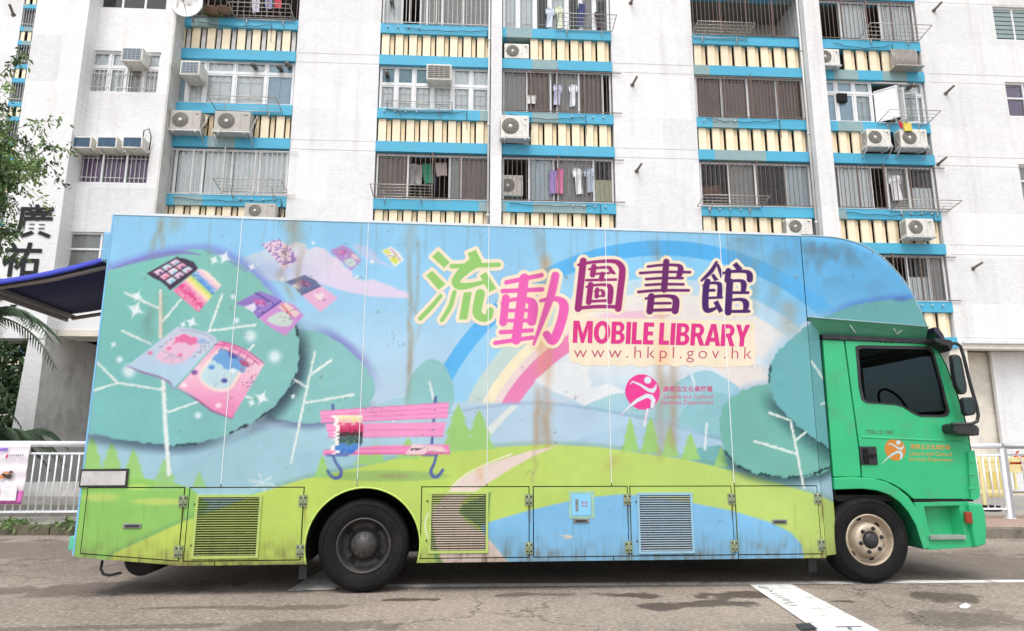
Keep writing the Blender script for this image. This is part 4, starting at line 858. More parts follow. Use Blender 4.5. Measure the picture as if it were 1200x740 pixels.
m = MB(); m.tube([(p[0]+.003, YC+.004, p[1]) for p in Q([(1085, 402), (1099.5, 411), (1108.5, 428), (1119.5, 456), (1129.5, 487), (1134.5, 507), (1137.5, 528)])], .006, 6); tb(m, 'door_shut_gap', DARK, CD)
m = MB(); q_ = Q([(1071, 586.8), (1141, 586.6)]); m.box(q_[0][0], q_[1][0], YC+.004, YC+.03, q_[0][1]-.012, q_[0][1]+.008); tb(m, 'sill_gap', DARK)
m = MB(); m.prism(Q([(964.5, 398), (988.8, 399), (998.5, 470), (1006.8, 530), (1009, 559), (977, 559)]), YC+.002, YC+.05); tb(m, 'quarter_panel', GREEN, fixn=True, bevel=.006)
m = MB(); a_, b_, c_, d_ = Q([(962.5, 392.5), (1086, 398), (1086, 403), (963, 397.5)]); m.prism([a_, b_, c_, d_], YC-.02, YC+.06); tb(m, 'roof_gutter', PLAST, fixn=True)
zr = PX(1000, 398, YC)[1]; CY1 = 2.30; xf0 = DOOR_O[2][0]; xf1 = DOOR_O[7][0]; xcr = PX(964, 440, YC)[0]+.02
zf = DOOR_O[8][1]
m = MB(); m.box(xcr, DOOR_O[1][0], YC+.05, CY1, zr-.03, zr+.04); tb(m, 'cab_roof', GREEN, bevel=.02)
m = MB(); m.box(xcr, xcr+.04, YC+.05, CY1, zf, zr-.031); tb(m, 'cab_back_wall', DARK)
m = MB(); m.box(xcr+.04, 5.2, YC+.05, CY1-.05, zf-.02, zf+.04); tb(m, 'cab_floor', DARK)
def side_curve(y):                      # plan rounding of the cab front
    t = (y-YC)/(CY1-YC); return .16*(1-abs(2*t-1)**3.5)
rowsY = [YC+.03+(CY1-YC-.06)*i/12 for i in range(13)]
def sweep(l):
    P_ = Q(l); v = [(p[0]+side_curve(y), y, p[1]) for y in rowsY for p in P_]; k = len(P_)
    return v, [(j*k+i, (j+1)*k+i, (j+1)*k+i+1, j*k+i+1) for j in range(12) for i in range(k-1)]
m = MB(); m.add(*sweep([(1135, 508), (1139, 530), (1142.5, 585)]), True); tb(m, 'front_panel', GREEN)
m = MB(); m.add(*sweep([(1100, 411), (1109, 428), (1120, 456), (1130, 487), (1135, 508)]), True); tb(m, 'windscreen', glass('windscreen_glass', (170, 185, 188), .9))
m = MB(); m.add(*sweep([(1085, 402), (1100, 411)]), True); m.tube([(p[0]+.004, YC+.03, p[1]) for p in Q([(1098, 410), (1108, 428), (1119, 456), (1129, 487), (1134, 507)])], .028, 8); tb(m, 'windscreen_frame', GREEN)
m = MB(); m.prism(DOOR_O, CY1-.045, CY1); tb(m, 'cab_door', GREEN, fixn=True)
m = MB(); m.prism(ouu, CY1-.062, CY1-.046); tb(m, 'dark_panel', M('cab_dark_panel', (20, 21, 24), .8, var=.2))  # near-black panel added so the far side stays dark behind the glass
# seats, wheel, dash seen through the glass
INT = M('cab_interior', (40, 41, 46), .8, var=.2)
wz = PX(1050, 480, YC)[1]
for y0 in (.35, 1.45):
    m = MB(); m.bbox(xcr+.10, xcr+.24, y0, y0+.5, zf+.2, wz+.35, .04); m.bbox(xcr+.12, xcr+.22, y0+.12, y0+.38, wz+.36, wz+.55, .03); m.bbox(xcr+.1, xcr+.6, y0, y0+.5, zf+.3, zf+.45, .04); tb(m, 'seat', INT)
m = MB(); m.prism([(5.0, wz-.25), (5.15, wz+.0), (5.32, wz-.05), (5.34, zf), (5.05, zf)], YC+.08, CY1-.08); tb(m, 'dashboard', INT)
m = MB(); R_ = [(4.86+.06*cos(a)*0-.10*cos(a), .60+.20*sin(a), wz+.06+.19*cos(a)) for a in np.linspace(0, 2*pi, 25)]; m.tube(R_, .014, 6); m.tube([(4.86, .6, wz+.06), (5.05, .6, wz-.2)], .03, 8); m.tube([(4.86, .42, wz+.06), (4.86, .78, wz+.06)], .012, 6); tb(m, 'steering_wheel', INT)
# corner deflector, fender, step, bumper
m = MB(); m.prism(Q([(1132.5, 530), (1139.5, 528), (1143, 550), (1146, 575), (1145.5, 583), (1142, 586), (1136, 585.5), (1134.5, 565)]), YC-.03, YC+.3); m2 = m
for yy in (541, 556, 572):
    p = PX(1136, yy, YC); m.box(p[0]-.03, p[0]+.03, YC-.036, YC-.0305, p[1]-.012, p[1]+.012)
tb(m, 'corner_deflector', GREEN, fixn=True, bevel=.012)
FO = [(975.5, 560), (1000, 559), (1020, 560.5), (1036, 564.5), (1050, 572), (1062, 582), (1071, 595), (1079, 613), (1087, 643)]
FI = [(1079.5, 643), (1071, 616), (1062, 600), (1052, 588.5), (1040, 580), (1026, 575), (1008, 573), (992, 573.5), (976.5, 574)]
m = MB(); m.prism(Q(FO+FI), YC-.035, YC+.30); tb(m, 'front_fender', GREEN, fixn=True, bevel=.015)
m = MB(); fi = Q(FI); m.add([(p[0], YC-.03, p[1]) for p in fi]+[(p[0], .9, p[1]) for p in fi], [(i, i+1, i+10, i+9) for i in range(8)], True); m.prism([fi[0], fi[1], fi[2], fi[3], fi[4], fi[5], fi[6], fi[7], fi[8], PX(977, 650, YC)], .9, .91); tb(m, 'front_wheel_well', DARK)
SO = Q([(1071, 589), (1133, 588), (1141, 592), (1146, 641), (1088, 645), (1080, 614)]); SI = Q([(1083, 594), (1124, 593), (1131, 631), (1092, 631.5), (1087, 615)])
m = MB(); m.prism(SO, YC, YC+.03, [SI]); ST = tb(m, 'step_panel', GREEN, fixn=True, bevel=.006)
m = MB(); sc_ = (sum(p[0] for p in SI)/5, sum(p[1] for p in SI)/5); SB = [(sc_[0]+(p[0]-sc_[0])*.86, sc_[1]+(p[1]-sc_[1])*.86+.01) for p in SI]
m.add([(p[0], YC+.004, p[1]) for p in SI]+[(p[0], YC+.13, p[1]) for p in SB], [(i, (i+1) % 5, 5+(i+1) % 5, 5+i) for i in range(5)]+[(5, 6, 7, 8, 9)]); tb(m, 'step_recess', GREEN, ST, fixn=True)
(ax, az1), (bx, az0) = PX(1088, 627.5, YC), PX(1130, 632, YC)
m = MB(); m.bbox(ax, bx, YC-.03, YC+.1, az0, az1, .004)
for i in range(14): m.box(ax+.02+i*(bx-ax-.04)/14, ax+.02+(i+.55)*(bx-ax-.04)/14, YC-.033, YC-.0305, az0+.008, az1-.004)
tb(m, 'step_tread', M('tread_alloy', (168, 180, 172), .4, .5, dirt=(100, 110, 100), dirt_amt=.5, dirt_scale=20), ST)
BPO = Q([(1131, 589), (1147, 590), (1151, 600), (1153, 622), (1152, 638), (1140, 641.5), (1136, 620)])
m = MB(); m.prism(BPO, YC-.045, YC+.25); tb(m, 'bumper_corner', GREEN, fixn=True, bevel=.02)
m = MB(); m.box(BPO[2][0]-.04, BPO[2][0]+.13, YC+.25, CY1-.25, .36, .72); tb(m, 'bumper', GREEN, bevel=.04)
(ax, az1), (bx, az0) = PX(1130.5, 600, YC-.05), PX(1139.5, 613.5, YC-.05)
m = MB(); m.bbox(ax, bx, YC-.062, YC-.03, az0, az1, .008); tb(m, 'side_lamp', M('amber_red_lens', (150, 62, 44), .2, var=.2))
# mirrors
YM = -.06
m = MB(); a_ = [(1101, 404), (1112, 402.5), (1121, 402.8), (1125.5, 406), (1129, 417), (1137, 450), (1145, 478), (1146.5, 487), (1145, 494), (1139, 497), (1115, 497.5)]
m.tube([(PX(*p, YM)[0], YM, PX(*p, YM)[1]) for p in a_], .017, 8); tb(m, 'mirror_arm', PLAST)
(ax, az1), (bx, az0) = PX(1082, 399.5, YC), PX(1102, 412, YC); m = MB(); m.prism(Q([(1082, 399.5), (1101, 402), (1103, 408), (1100, 415), (1097, 409), (1083, 404)]), YM-.02, YC); tb(m, 'mirror_bracket', PLAST, fixn=True, bevel=.008)
m = MB(); m.prism(Q([(1103.5, 499), (1108, 497), (1130, 499), (1133.5, 503), (1133, 511), (1128, 511.5), (1107, 508.5), (1104, 506)]), YM-.01, YC+.01); tb(m, 'mirror_bracket', PLAST, fixn=True, bevel=.01)
for nm, l in (('large_mirror', [(1115, 416), (1118, 414), (1125, 416), (1127.5, 420), (1134, 452), (1134, 461), (1131, 464), (1126, 463), (1121, 455), (1117, 435)]), ('wide_mirror', [(1127, 468), (1130, 465.5), (1140, 465), (1143, 468), (1145.5, 482), (1143, 487), (1133, 488.5), (1130, 485)])):
    p = PXL(l, YM); c_ = (sum(q[0] for q in p)/len(p), sum(q[1] for q in p)/len(p)); p = [(c_[0]+(q[0]-c_[0])*.9-.01, c_[1]+(q[1]-c_[1])*.95) for q in p]
    m = MB(); m.prism(p, YM-.02, YM+.05); MR = tb(m, nm, PLAST, fixn=True, bevel=.016)
    gq = [(c_[0]+(q[0]-c_[0])*.72-.022, c_[1]+(q[1]-c_[1])*.82) for q in p]; m = MB(); m.prism(gq, YM-.024, YM-.0205); tb(m, 'mirror_glass', M('mirror_silver', (70, 84, 84), .08, .9), MR)
m = MB(); v_ = Q([(1093, 384), (1099, 383.5), (1105, 392), (1111, 411), (1108.5, 411.5), (1101, 396), (1095, 390)]); m.prism(v_, YC-.01, CY1+.01); tb(m, 'sun_visor', M('visor_smoke', (52, 48, 66), .3), fixn=True, bevel=.01)

# ---------------------------------------------------------------- wheels
def wheel(c, Y, R, rimm, front, flip=1):
    s = flip; cx, cz = c
    Wp = empty('wheel', (cx-TO.x, Y-TO.y, cz-TO.z)); Wp.parent = T
    b = MB(); prof = [(.245, .0), (.262, -.012), (.30, -.020), (.345, -.024), (.382, -.012), (.402, .012), (R, .035), (R, .20), (.39, .235), (.30, .245), (.24, .23)]
    b.lathe([(r, h*s) for r, h in prof], (0, 0, 0), 56)
    for r_ in (.352, .364): b.lathe([(r_-.003, s*-.0235), (r_, s*-.0262), (r_+.003, s*-.0225)], (0, 0, 0), 56)
    for k_ in range(4):
        h_ = .055+.042*k_; b.lathe([(R+.0005, s*(h_-.004)), (R-.012, s*(h_-.003)), (R-.012, s*(h_+.003)), (R+.0005, s*(h_+.004))], (0, 0, 0), 56)
    b.build('tyre', BLACK, Wp)
    b = MB()
    if front: prof = [(.248, .004), (.236, -.012), (.228, -.004), (.222, .05), (.20, .085), (.172, .07), (.155, .005), (.14, -.018), (.085, -.02), (.08, -.012), (.078, .03), (.0001, .03)]
    else: prof = [(.248, .004), (.238, -.012), (.228, -.004), (.222, .10), (.20, .13), (.17, .14), (.13, .12), (.122, .06), (.115, .045), (.112, .03), (.0001, .028)]
    b.lathe([(r, h*s) for r, h in prof], (0, 0, 0), 48); b.build('rim', rimm, Wp)
    if front:
        for k_ in range(6):
            q = 2*pi*k_/6+.25; n_ = MB(); n_.lathe([(.021, s*-.017), (.021, s*-.024), (.014, s*-.025), (.013, s*-.045), (.0001, s*-.048)], (.112*cos(q), 0, .112*sin(q)), 6, smooth=False); n_.build('wheel_nut', PLAST, Wp)
        for k_ in range(6):
            q = 2*pi*k_/6-.27; n_ = MB(); n_.lathe([(.026, s*-.002), (.0001, s*-.003)], (.196*cos(q), s*.078, .196*sin(q)), 12); n_.build('hand_hole', DARK, Wp)
        n_ = MB(); n_.lathe([(.079, s*.02), (.07, s*-.03), (.05, s*-.045), (.0001, s*-.048)], (0, 0, 0), 20); n_.build('hub_cap', PLAST, Wp)
    else:
        for k_ in range(10):
            q = 2*pi*k_/10; n_ = MB(); n_.lathe([(.012, s*.112), (.012, s*.095), (.0001, s*.093)], (.148*cos(q), 0, .148*sin(q)), 6, smooth=False); n_.build('wheel_nut', PLAST, Wp)
        for k_ in range(4):
            q = 2*pi*k_/4+.9; n_ = MB(); n_.lathe([(.034, s*.118), (.0001, s*.117)], (.185*cos(q), 0, .185*sin(q)), 14); n_.build('hand_hole', DARK, Wp)
        n_ = MB(); n_.lathe([(.108, s*.03), (.104, s*.012), (.07, s*.0), (.06, s*-.012), (.0001, s*-.014)], (0, 0, 0), 24)
        for k_ in range(10): q = 2*pi*k_/10+.2; n_.lathe([(.008, s*.006), (.008, s*-.002), (.0001, s*-.003)], (.088*cos(q), 0, .088*sin(q)), 6, smooth=False)
        n_.build('hub_cap', RIMD, Wp)
wheel(HUB_R, .055, .41, RIMD, False); wheel(HUB_F, .10, .41, RIMM, True)
wheel(HUB_R, WID-.055, .41, RIMD, False, -1); wheel(HUB_F, WID-.1, .41, RIMM, True, -1)
for yy in (.34, WID-.60):
    b = MB(); b.lathe([(.24, 0), (.39, .01), (.41, .04), (.41, .2), (.39, .23), (.24, .24)], (HUB_R[0], yy, .41), 40); tb(b, 'inner_tyre', BLACK)
# flaps, prop, rear step
m = MB(); m.box(-1.31, -1.24, .10, .12, .12, .29); tb(m, 'mud_flap', PLAST); m = MB(); m.box(3.50, 3.58, .12, .16, .12, .30); tb(m, 'mud_flap', PLAST)
p = [PX(*q, .12) for q in ((120, 657), (118, 667), (121, 673), (128, 674.5), (142, 671.5))]; m = MB(); m.tube([(q[0], .12, q[1]) for q in p], .012, 7); tb(m, 'towing_loop', PLAST)
m = MB(); m.lathe([(.001, -.02), (.13, -.02), (.15, 0), (.15, .6), (.13, .62), (.001, .62)], (-2.72, .2, .30), 24); tb(m, 'rear_tank', DARK)

# ---------------------------------------------------------------- awning on the tail
CANV_SHADE = M('navy_canvas_shaded', (26, 28, 70), .8, var=.12, scale=10); CANV_LIT = M('navy_canvas_lit', (56, 66, 176), .75, var=.12, scale=14)  # one canvas: shaded underside and lit edge put into two colours
ALU = M('grey_aluminium', (128, 122, 118), .45, .4, var=.12, dirt=(80, 72, 64), dirt_amt=.4, dirt_scale=8)
AW = MB(); X0, X1, Z0, Z1, Y0, Y1 = -3.25, -4.42, 3.14, 2.83, .22, 1.80
n = 12; vs = []
for yy in (Y0, (Y0+Y1)/2, Y1):
    for i in range(n+1):
        t = i/n; vs.append((X0+(X1-X0)*t, yy, Z0+(Z1-Z0)*t-.06*4*t*(1-t)*.6))
AW.add(vs, [(j*(n+1)+i, j*(n+1)+i+1, (j+1)*(n+1)+i+1, (j+1)*(n+1)+i) for j in range(2) for i in range(n)], True)
A0 = tb(AW, 'awning_canopy', CANV_SHADE)
md = A0.modifiers.new('thick', 'SOLIDIFY'); md.thickness = .006
hem = MB(); up = [(vs[i][0], Y0-.004, vs[i][2]+.005) for i in range(n+1)]; dn = [(vs[i][0], Y0-.012-.01*(i % 2), vs[i][2]-.05) for i in range(n+1)]
hem.add(up+dn, [(i, i+1, n+2+i, n+1+i) for i in range(n)], True); h_ = tb(hem, 'awning_valance', CANV_LIT, A0); h_.location = (0, 0, 0); md = h_.modifiers.new('thick', 'SOLIDIFY'); md.thickness = .004
b = MB(); b.box(X1-.04, X1+.03, Y0-.02, Y1+.02, Z1-.05, Z1-.01); b.box(X1-.06, X1-.041, Y0-.02, Y1+.02, Z1-.09, Z1+.015); tb(b, 'front_bar', ALU, A0)
for yy in (Y0+.04, Y1-.04):
    b = MB(); b.tube([(X0, yy, Z0-.10), ((X0+X1)/2, yy, (Z0+Z1)/2-.11), (X1+.03, yy, Z1-.06)], .022, 8); tb(b, 'support_arm', ALU, A0)
b = MB(); b.bbox(X0-.06, X0+.035, .05, 2.35, Z0-.12, Z0+.17, .02); tb(b, 'awning_cassette', BLUEP, A0)
# ---------------------------------------------------------------- ground: road, kerb, pavement, markings
def road_material():
    m = bpy.data.materials.new("asphalt"); m.use_nodes = True; n = m.node_tree.nodes; L = m.node_tree.links; b = n['Principled BSDF']
    g = n.new('ShaderNodeNewGeometry'); pos = g.outputs['Position']
    def noise(scale, detail=6, rough=.6):
        z = n.new('ShaderNodeTexNoise'); z.inputs['Scale'].default_value = scale; z.inputs['Detail'].default_value = detail; z.inputs['Roughness'].default_value = rough; L.new(pos, z.inputs['Vector']); return z.outputs[0]
    def rng_(src, a, b_, c, d):
        r = n.new('ShaderNodeMapRange'); r.inputs[1].default_value = a; r.inputs[2].default_value = b_; r.inputs[3].default_value = c; r.inputs[4].default_value = d; L.new(src, r.inputs[0]); return r.outputs[0]
    def mix(f, c1, c2):
        x = n.new('ShaderNodeMix'); x.data_type = 'RGBA'
        if isinstance(f, float): x.inputs[0].default_value = f
        else: L.new(f, x.inputs[0])
        for k, c in ((6, c1), (7, c2)):
            if isinstance(c, tuple): x.inputs[k].default_value = c
            else: L.new(c, x.inputs[k])
        return x.outputs[2]
    def math_(op, a, b_=None):
        x = n.new('ShaderNodeMath'); x.operation = op
        for k, v in ((0, a), (1, b_)):
            if v is None: continue
            if isinstance(v, (int, float)): x.inputs[k].default_value = v
            else: L.new(v, x.inputs[k])
        return x.outputs[0]
    c = mix(rng_(noise(.55, 7), .38, .62, 0, 1), lin3((130, 119, 109)), lin3((156, 143, 131)))
    sp = noise(26, 5, .85); c = mix(rng_(sp, .52, .66, 0, .9), c, lin3((206, 194, 180)))
    sp2 = noise(22, 5, .85); c = mix(rng_(sp2, .46, .33, 0, .9), c, lin3((70, 63, 58)))
    c = mix(rng_(noise(2.3, 8, .7), .52, .7, 0, .45), c, lin3((92, 84, 78)))
    # damp patches, and broad darker areas at both sides and the tail, with noisy edges
    dist = n.new('ShaderNodeTexNoise'); dist.inputs['Scale'].default_value = 3.4; dist.inputs['Detail'].default_value = 9; dist.inputs['Roughness'].default_value = .68; L.new(pos, dist.inputs['Vector'])
    damp_dark = None
    for px, py, rx, ry, k in ((748, 698, .26, .13, 1), (768, 711, .18, .17, 1), (830, 708, .36, .13, 1), (868, 698, .34, .18, 1), (480, 703, .26, .06, 1), (620, 697, .5, .09, .7), (350, 712, .45, .1, .6), (150, 735, 1.0, .07, .6), (235, 712, .7, .05, .6), (1105, 700, .28, .22, .9), (1130, 725, .6, .25, .6), (130, 690, 1.1, .34, .7), (360, 735, .6, .2, .6), (40, 645, 1.8, 1.1, .6), (985, 705, .12, .05, 1), (1120, 660, 1.5, 1.2, .6), (900, 735, .3, .12, .4)):
        q = atZ(px, py, 0)
        v = n.new('ShaderNodeVectorMath'); v.operation = 'SUBTRACT'; L.new(pos, v.inputs[0]); v.inputs[1].default_value = (q.x, q.y, 0)
        s = n.new('ShaderNodeVectorMath'); s.operation = 'MULTIPLY'; L.new(v.outputs[0], s.inputs[0]); s.inputs[1].default_value = (1/rx, 1/ry, 0)
        l = n.new('ShaderNodeVectorMath'); l.operation = 'LENGTH'; L.new(s.outputs[0], l.inputs[0])
        e = math_('ADD', l.outputs['Value'], math_('MULTIPLY', math_('SUBTRACT', dist.outputs[0], .5), 3.6))
        msk = rng_(e, 1.12, .82, 0, k)
        damp_dark = msk if damp_dark is None else math_('MAXIMUM', damp_dark, msk)
    c = mix(math_('MULTIPLY', damp_dark, .80), c, lin3((70, 60, 53)))
    # cracks
    vo = n.new('ShaderNodeTexVoronoi'); vo.feature = 'DISTANCE_TO_EDGE'; vo.inputs['Scale'].default_value = .42
    dv = n.new('ShaderNodeVectorMath'); dv.operation = 'SCALE'; L.new(dist.outputs['Color'], dv.inputs[0]); dv.inputs['Scale'].default_value = .6
    ad = n.new('ShaderNodeVectorMath'); ad.operation = 'ADD'; L.new(pos, ad.inputs[0]); L.new(dv.outputs[0], ad.inputs[1]); L.new(ad.outputs[0], vo.inputs['Vector'])
    cr = math_('MULTIPLY', rng_(vo.outputs['Distance'], .006, .001, 0, .8), rng_(noise(.4), .45, .6, 0, 1)); c = mix(cr, c, lin3((40, 36, 34)))
    L.new(c, b.inputs['Base Color']); L.new(rng_(damp_dark, 0, 1, .9, .55), b.inputs['Roughness'])
    bp = n.new('ShaderNodeBump'); bp.inputs['Strength'].default_value = .6; bp.inputs['Distance'].default_value = .012; L.new(sp, bp.inputs['Height']); L.new(bp.outputs[0], b.inputs['Normal'])
    b.inputs['Specular IOR Level'].default_value = .3
    return m
m = MB(); m.sheet([(-400, -400), (400, -400), (400, 400), (-400, 400)], 0); tag(m.build('road', road_material()), kind='structure')
CONC = M('pavement_concrete', (150, 146, 140), .9, var=.15, scale=3, bump=.3, bscale=60, dirt=(104, 96, 86), dirt_amt=.5, dirt_scale=1.5)
KERB = M('kerb_concrete', (128, 120, 110), .9, var=.2, scale=5, bump=.4, bscale=50, dirt=(70, 62, 52), dirt_amt=.6, dirt_scale=3)
REDP = M('reddish_paving', (160, 136, 122), .9, var=.2, scale=3, bump=.3, bscale=60, dirt=(120, 100, 90), dirt_amt=.5, dirt_scale=2.5)
def ky(x): return 5.0-(x+6.3)*.105
m = MB(); m.add([(-30, ky(-30)+.15, .14), (30, ky(30)+.15, .14), (30, 60, .14), (-30, 60, .14)], [(0, 1, 2, 3)]); tag(m.build('pavement', CONC), kind='structure')
m = MB(); m.add([(5.2, ky(5.2)+.16, .146), (30, ky(30)+.16, .146), (30, 5.6, .146), (5.2, 5.6, .146)], [(0, 1, 2, 3)]); tag(m.build('paved_strip', REDP), kind='structure')
KB = bpy.data.objects.new('kerb', None); COL.objects.link(KB); KB['kind'] = 'structure'; KB.location = (0, 4.4, 0)
kl = 1.0; ang = atan2(-.105, 1)
bmk = MB(); bmk.bbox(0, kl-.008, 0, .15, -.1, .15, .012); kme = bmk.mesh('kerb_stone', KERB)
KMOSS = M('kerb_mossy', (106, 100, 86), .95, var=.25, scale=5, bump=.6, bscale=40, dirt=(56, 58, 38), dirt_amt=.8, dirt_scale=4)
bm2 = MB(); bm2.bbox(0, kl-.008, 0, .15, -.1, .15, .014); kme2 = bm2.mesh('kerb_stone', KMOSS)
for i in range(30):
    x = -14+i*kl
    if -5.2 < x < 4.6: continue
    o = inst('kerb_stone', kme2 if x < 0 else kme, (x, ky(x)-4.4+random.uniform(-.006, .006), random.uniform(-.006, .006)), KB); o.rotation_euler = (0, 0, ang)
WPAINT = M('worn_white_paint', (226, 225, 220), .8, var=.12, scale=14, dirt=(140, 131, 120), dirt_amt=.92, dirt_scale=5, coords='Object')
def quadline(name, pts, z):
    m = MB(); m.sheet(pts, z); return tag(m.build(name, WPAINT), kind='structure')
quadline('parking_line', [(-1.4, .33), (8.5, -.06), (8.5, .06), (-1.4, .50)], .004)
a, b_ = atZ(878, 686, 0), atZ(926, 685, 0); c_, d_ = atZ(1030, 740, 0), atZ(957, 740, 0)
ex = lambda p, q, t: (p.x+(q.x-p.x)*t, p.y+(q.y-p.y)*t)
quadline('parking_line', [ex(a, d_, 2.2), ex(b_, c_, 2.2), (b_.x, b_.y), (a.x, a.y)], .008)
quadline('parking_line', [(-1.42, .19), (-1.0, .21), (-.86, 2.3), (-1.2, 2.3)], .008)
# faded stencil strokes on the line
STN = M('faded_stencil', (120, 124, 134), .85, var=.3, scale=30)
m = MB()
for (x0, y0), (x1, y1) in (((889, 689), (892, 690.5)), ((889, 689), (899, 690)), ((893, 691), (901, 691)), ((897, 693), (905, 693.5)), ((905, 693.5), (903, 695)), ((903, 697), (912, 697.5)), ((907, 699.5), (917, 700)), ((911, 702), (921, 702.5)), ((916, 705), (926, 705)), ((921, 708), (930, 707.5)), ((926, 711), (934, 711)), ((980, 736.5), (1010, 736)), ((995, 737), (997, 740))):
    p, q = atZ(x0, y0, 0), atZ(x1, y1, 0); e = (q-p).normalized(); f_ = Vector((-e.y, e.x, 0))*.008
    if x0 > 970: f_ *= 1.8
    m.sheet([((p-f_).x, (p-f_).y), ((q-f_).x, (q-f_).y), ((q+f_).x, (q+f_).y), ((p+f_).x, (p+f_).y)], .0105+.0004*(len(m.f) % 3))
tag(m.build('faded_stencil', STN), kind='structure')
m = MB(); p = [atZ(*q, 0) for q in ((935, 733), (952, 732), (962, 739), (942, 740))]; m.sheet([(q.x-.02, q.y) for q in p], .0112); tag(m.build('tar_patch', M('tar', (52, 52, 56), .7)), kind='structure')
p = [atZ(*q, 0) for q in ((1124, 711), (1132, 709.5), (1138, 711), (1134, 714), (1126, 714))]
m = MB(); m.add([(q.x, q.y, .006) for q in p]+[(p[0].x*.4+p[2].x*.6, p[0].y*.5+p[2].y*.5, .03)], [(i, (i+1) % 5, 5) for i in range(5)]); tag(m.build('paper_scrap', M('paper', (230, 230, 228), .8)), 'small white scrap of crumpled paper lying on the road', 'litter')

# ---------------------------------------------------------------- the slab block
BB, BY = radians(2.0), 11.5
BU, BN, BO = Vector((cos(BB), -sin(BB), 0)), Vector((-sin(BB), -cos(BB), 0)), Vector((0, BY, 0))
def FL(px, py, d=0.0):
    r = ray(px, py); t = ((BO+BN*d-CAM).dot(BN))/r.dot(BN); P = CAM+r*t; return ((P-BO).dot(BU), P.z)
def W(u, d, z): v = BO+BU*u+BN*d; return Vector((v.x, v.y, z))
def wall_material(name, col, tile):
    m = bpy.data.materials.new(name); m.use_nodes = True; n = m.node_tree.nodes; L = m.node_tree.links; b = n['Principled BSDF']
    tc = n.new('ShaderNodeTexCoord'); v = tc.outputs['Object']
    mp = n.new('ShaderNodeMapping'); mp.inputs['Rotation'].default_value = (radians(90), 0, 0); L.new(v, mp.inputs[0])
    br = n.new('ShaderNodeTexBrick'); br.inputs['Scale'].default_value = 1; br.inputs['Mortar Size'].default_value = .004; br.inputs['Brick Width'].default_value = .10; br.inputs['Row Height'].default_value = .05; br.inputs['Mortar Smooth'].default_value = .3
    br.inputs['Color1'].default_value = lin3(col); br.inputs['Color2'].default_value = lin3([q*.955 for q in col]); br.inputs['Mortar'].default_value = lin3([q*.90 for q in col]); L.new(mp.outputs[0], br.inputs['Vector'])
    def noise(s, st=(1, 1, 1), d=6):
        q = n.new('ShaderNodeMapping'); q.inputs['Scale'].default_value = st; L.new(v, q.inputs[0]); z = n.new('ShaderNodeTexNoise'); z.inputs['Scale'].default_value = s; z.inputs['Detail'].default_value = d; z.inputs['Roughness'].default_value = .65; L.new(q.outputs[0], z.inputs['Vector']); return z.outputs[0]
    def rg(src, a, b_, c, d):
        r = n.new('ShaderNodeMapRange'); r.inputs[1].default_value = a; r.inputs[2].default_value = b_; r.inputs[3].default_value = c; r.inputs[4].default_value = d; L.new(src, r.inputs[0]); return r.outputs[0]
    def mix(f, c1, c2):
        x = n.new('ShaderNodeMix'); x.data_type = 'RGBA'; L.new(f, x.inputs[0])
        for k, c in ((6, c1), (7, c2)):
            if isinstance(c, tuple): x.inputs[k].default_value = c
            else: L.new(c, x.inputs[k])
        return x.outputs[2]
    c = mix(rg(noise(.9), .52, .60, 0, 1), br.outputs['Color'], lin3([q*.985 for q in col]))      # smooth rendered repairs
    c = mix(rg(noise(.8, (4, 4, .22)), .52, .78, 0, .36), c, lin3((180, 176, 168)))
    c = mix(rg(noise(.35), .5, .75, 0, .2), c, lin3((206, 206, 204)))
    c = mix(rg(noise(7, (1, 1, 1), 8), .62, .76, 0, .30), c, lin3((190, 187, 180)))
    b2 = n.new('ShaderNodeTexBrick'); b2.inputs['Scale'].default_value = 1; b2.inputs['Mortar Size'].default_value = .0; b2.inputs['Brick Width'].default_value = 1.7; b2.inputs['Row Height'].default_value = 1.33; b2.inputs['Bias'].default_value = -.1
    b2.inputs['Color1'].default_value = (1, 1, 1, 1); b2.inputs['Color2'].default_value = (.87, .875, .885, 1); b2.inputs['Mortar'].default_value = (1, 1, 1, 1); L.new(mp.outputs[0], b2.inputs['Vector'])
    mu = n.new('ShaderNodeMix'); mu.data_type = 'RGBA'; mu.blend_type = 'MULTIPLY'; mu.inputs[0].default_value = 1; L.new(c, mu.inputs[6]); L.new(b2.outputs['Color'], mu.inputs[7]); c = mu.outputs[2]
    L.new(c, b.inputs['Base Color']); b.inputs['Roughness'].default_value = .75; b.inputs['Specular IOR Level'].default_value = .3
    bp = n.new('ShaderNodeBump'); bp.inputs['Strength'].default_value = .45; bp.inputs['Distance'].default_value = .012; L.new(noise(26, d=3), bp.inputs['Height']); L.new(bp.outputs[0], b.inputs['Normal'])
    return m
WALL = wall_material('white_mosaic_wall', (238, 238, 238), True)
GREYW = M('raw_render_grey', (204, 202, 198), .85, var=.12, scale=4, bump=.3, dirt=(110, 106, 98), dirt_amt=.5, dirt_scale=1.5)
BEIGEW = M('beige_render', (224, 218, 206), .85, var=.08, scale=3, dirt=(150, 140, 126), dirt_amt=.5, dirt_scale=1.2)
ROOM = M('room_paint', (120, 116, 110), .9, var=.1)
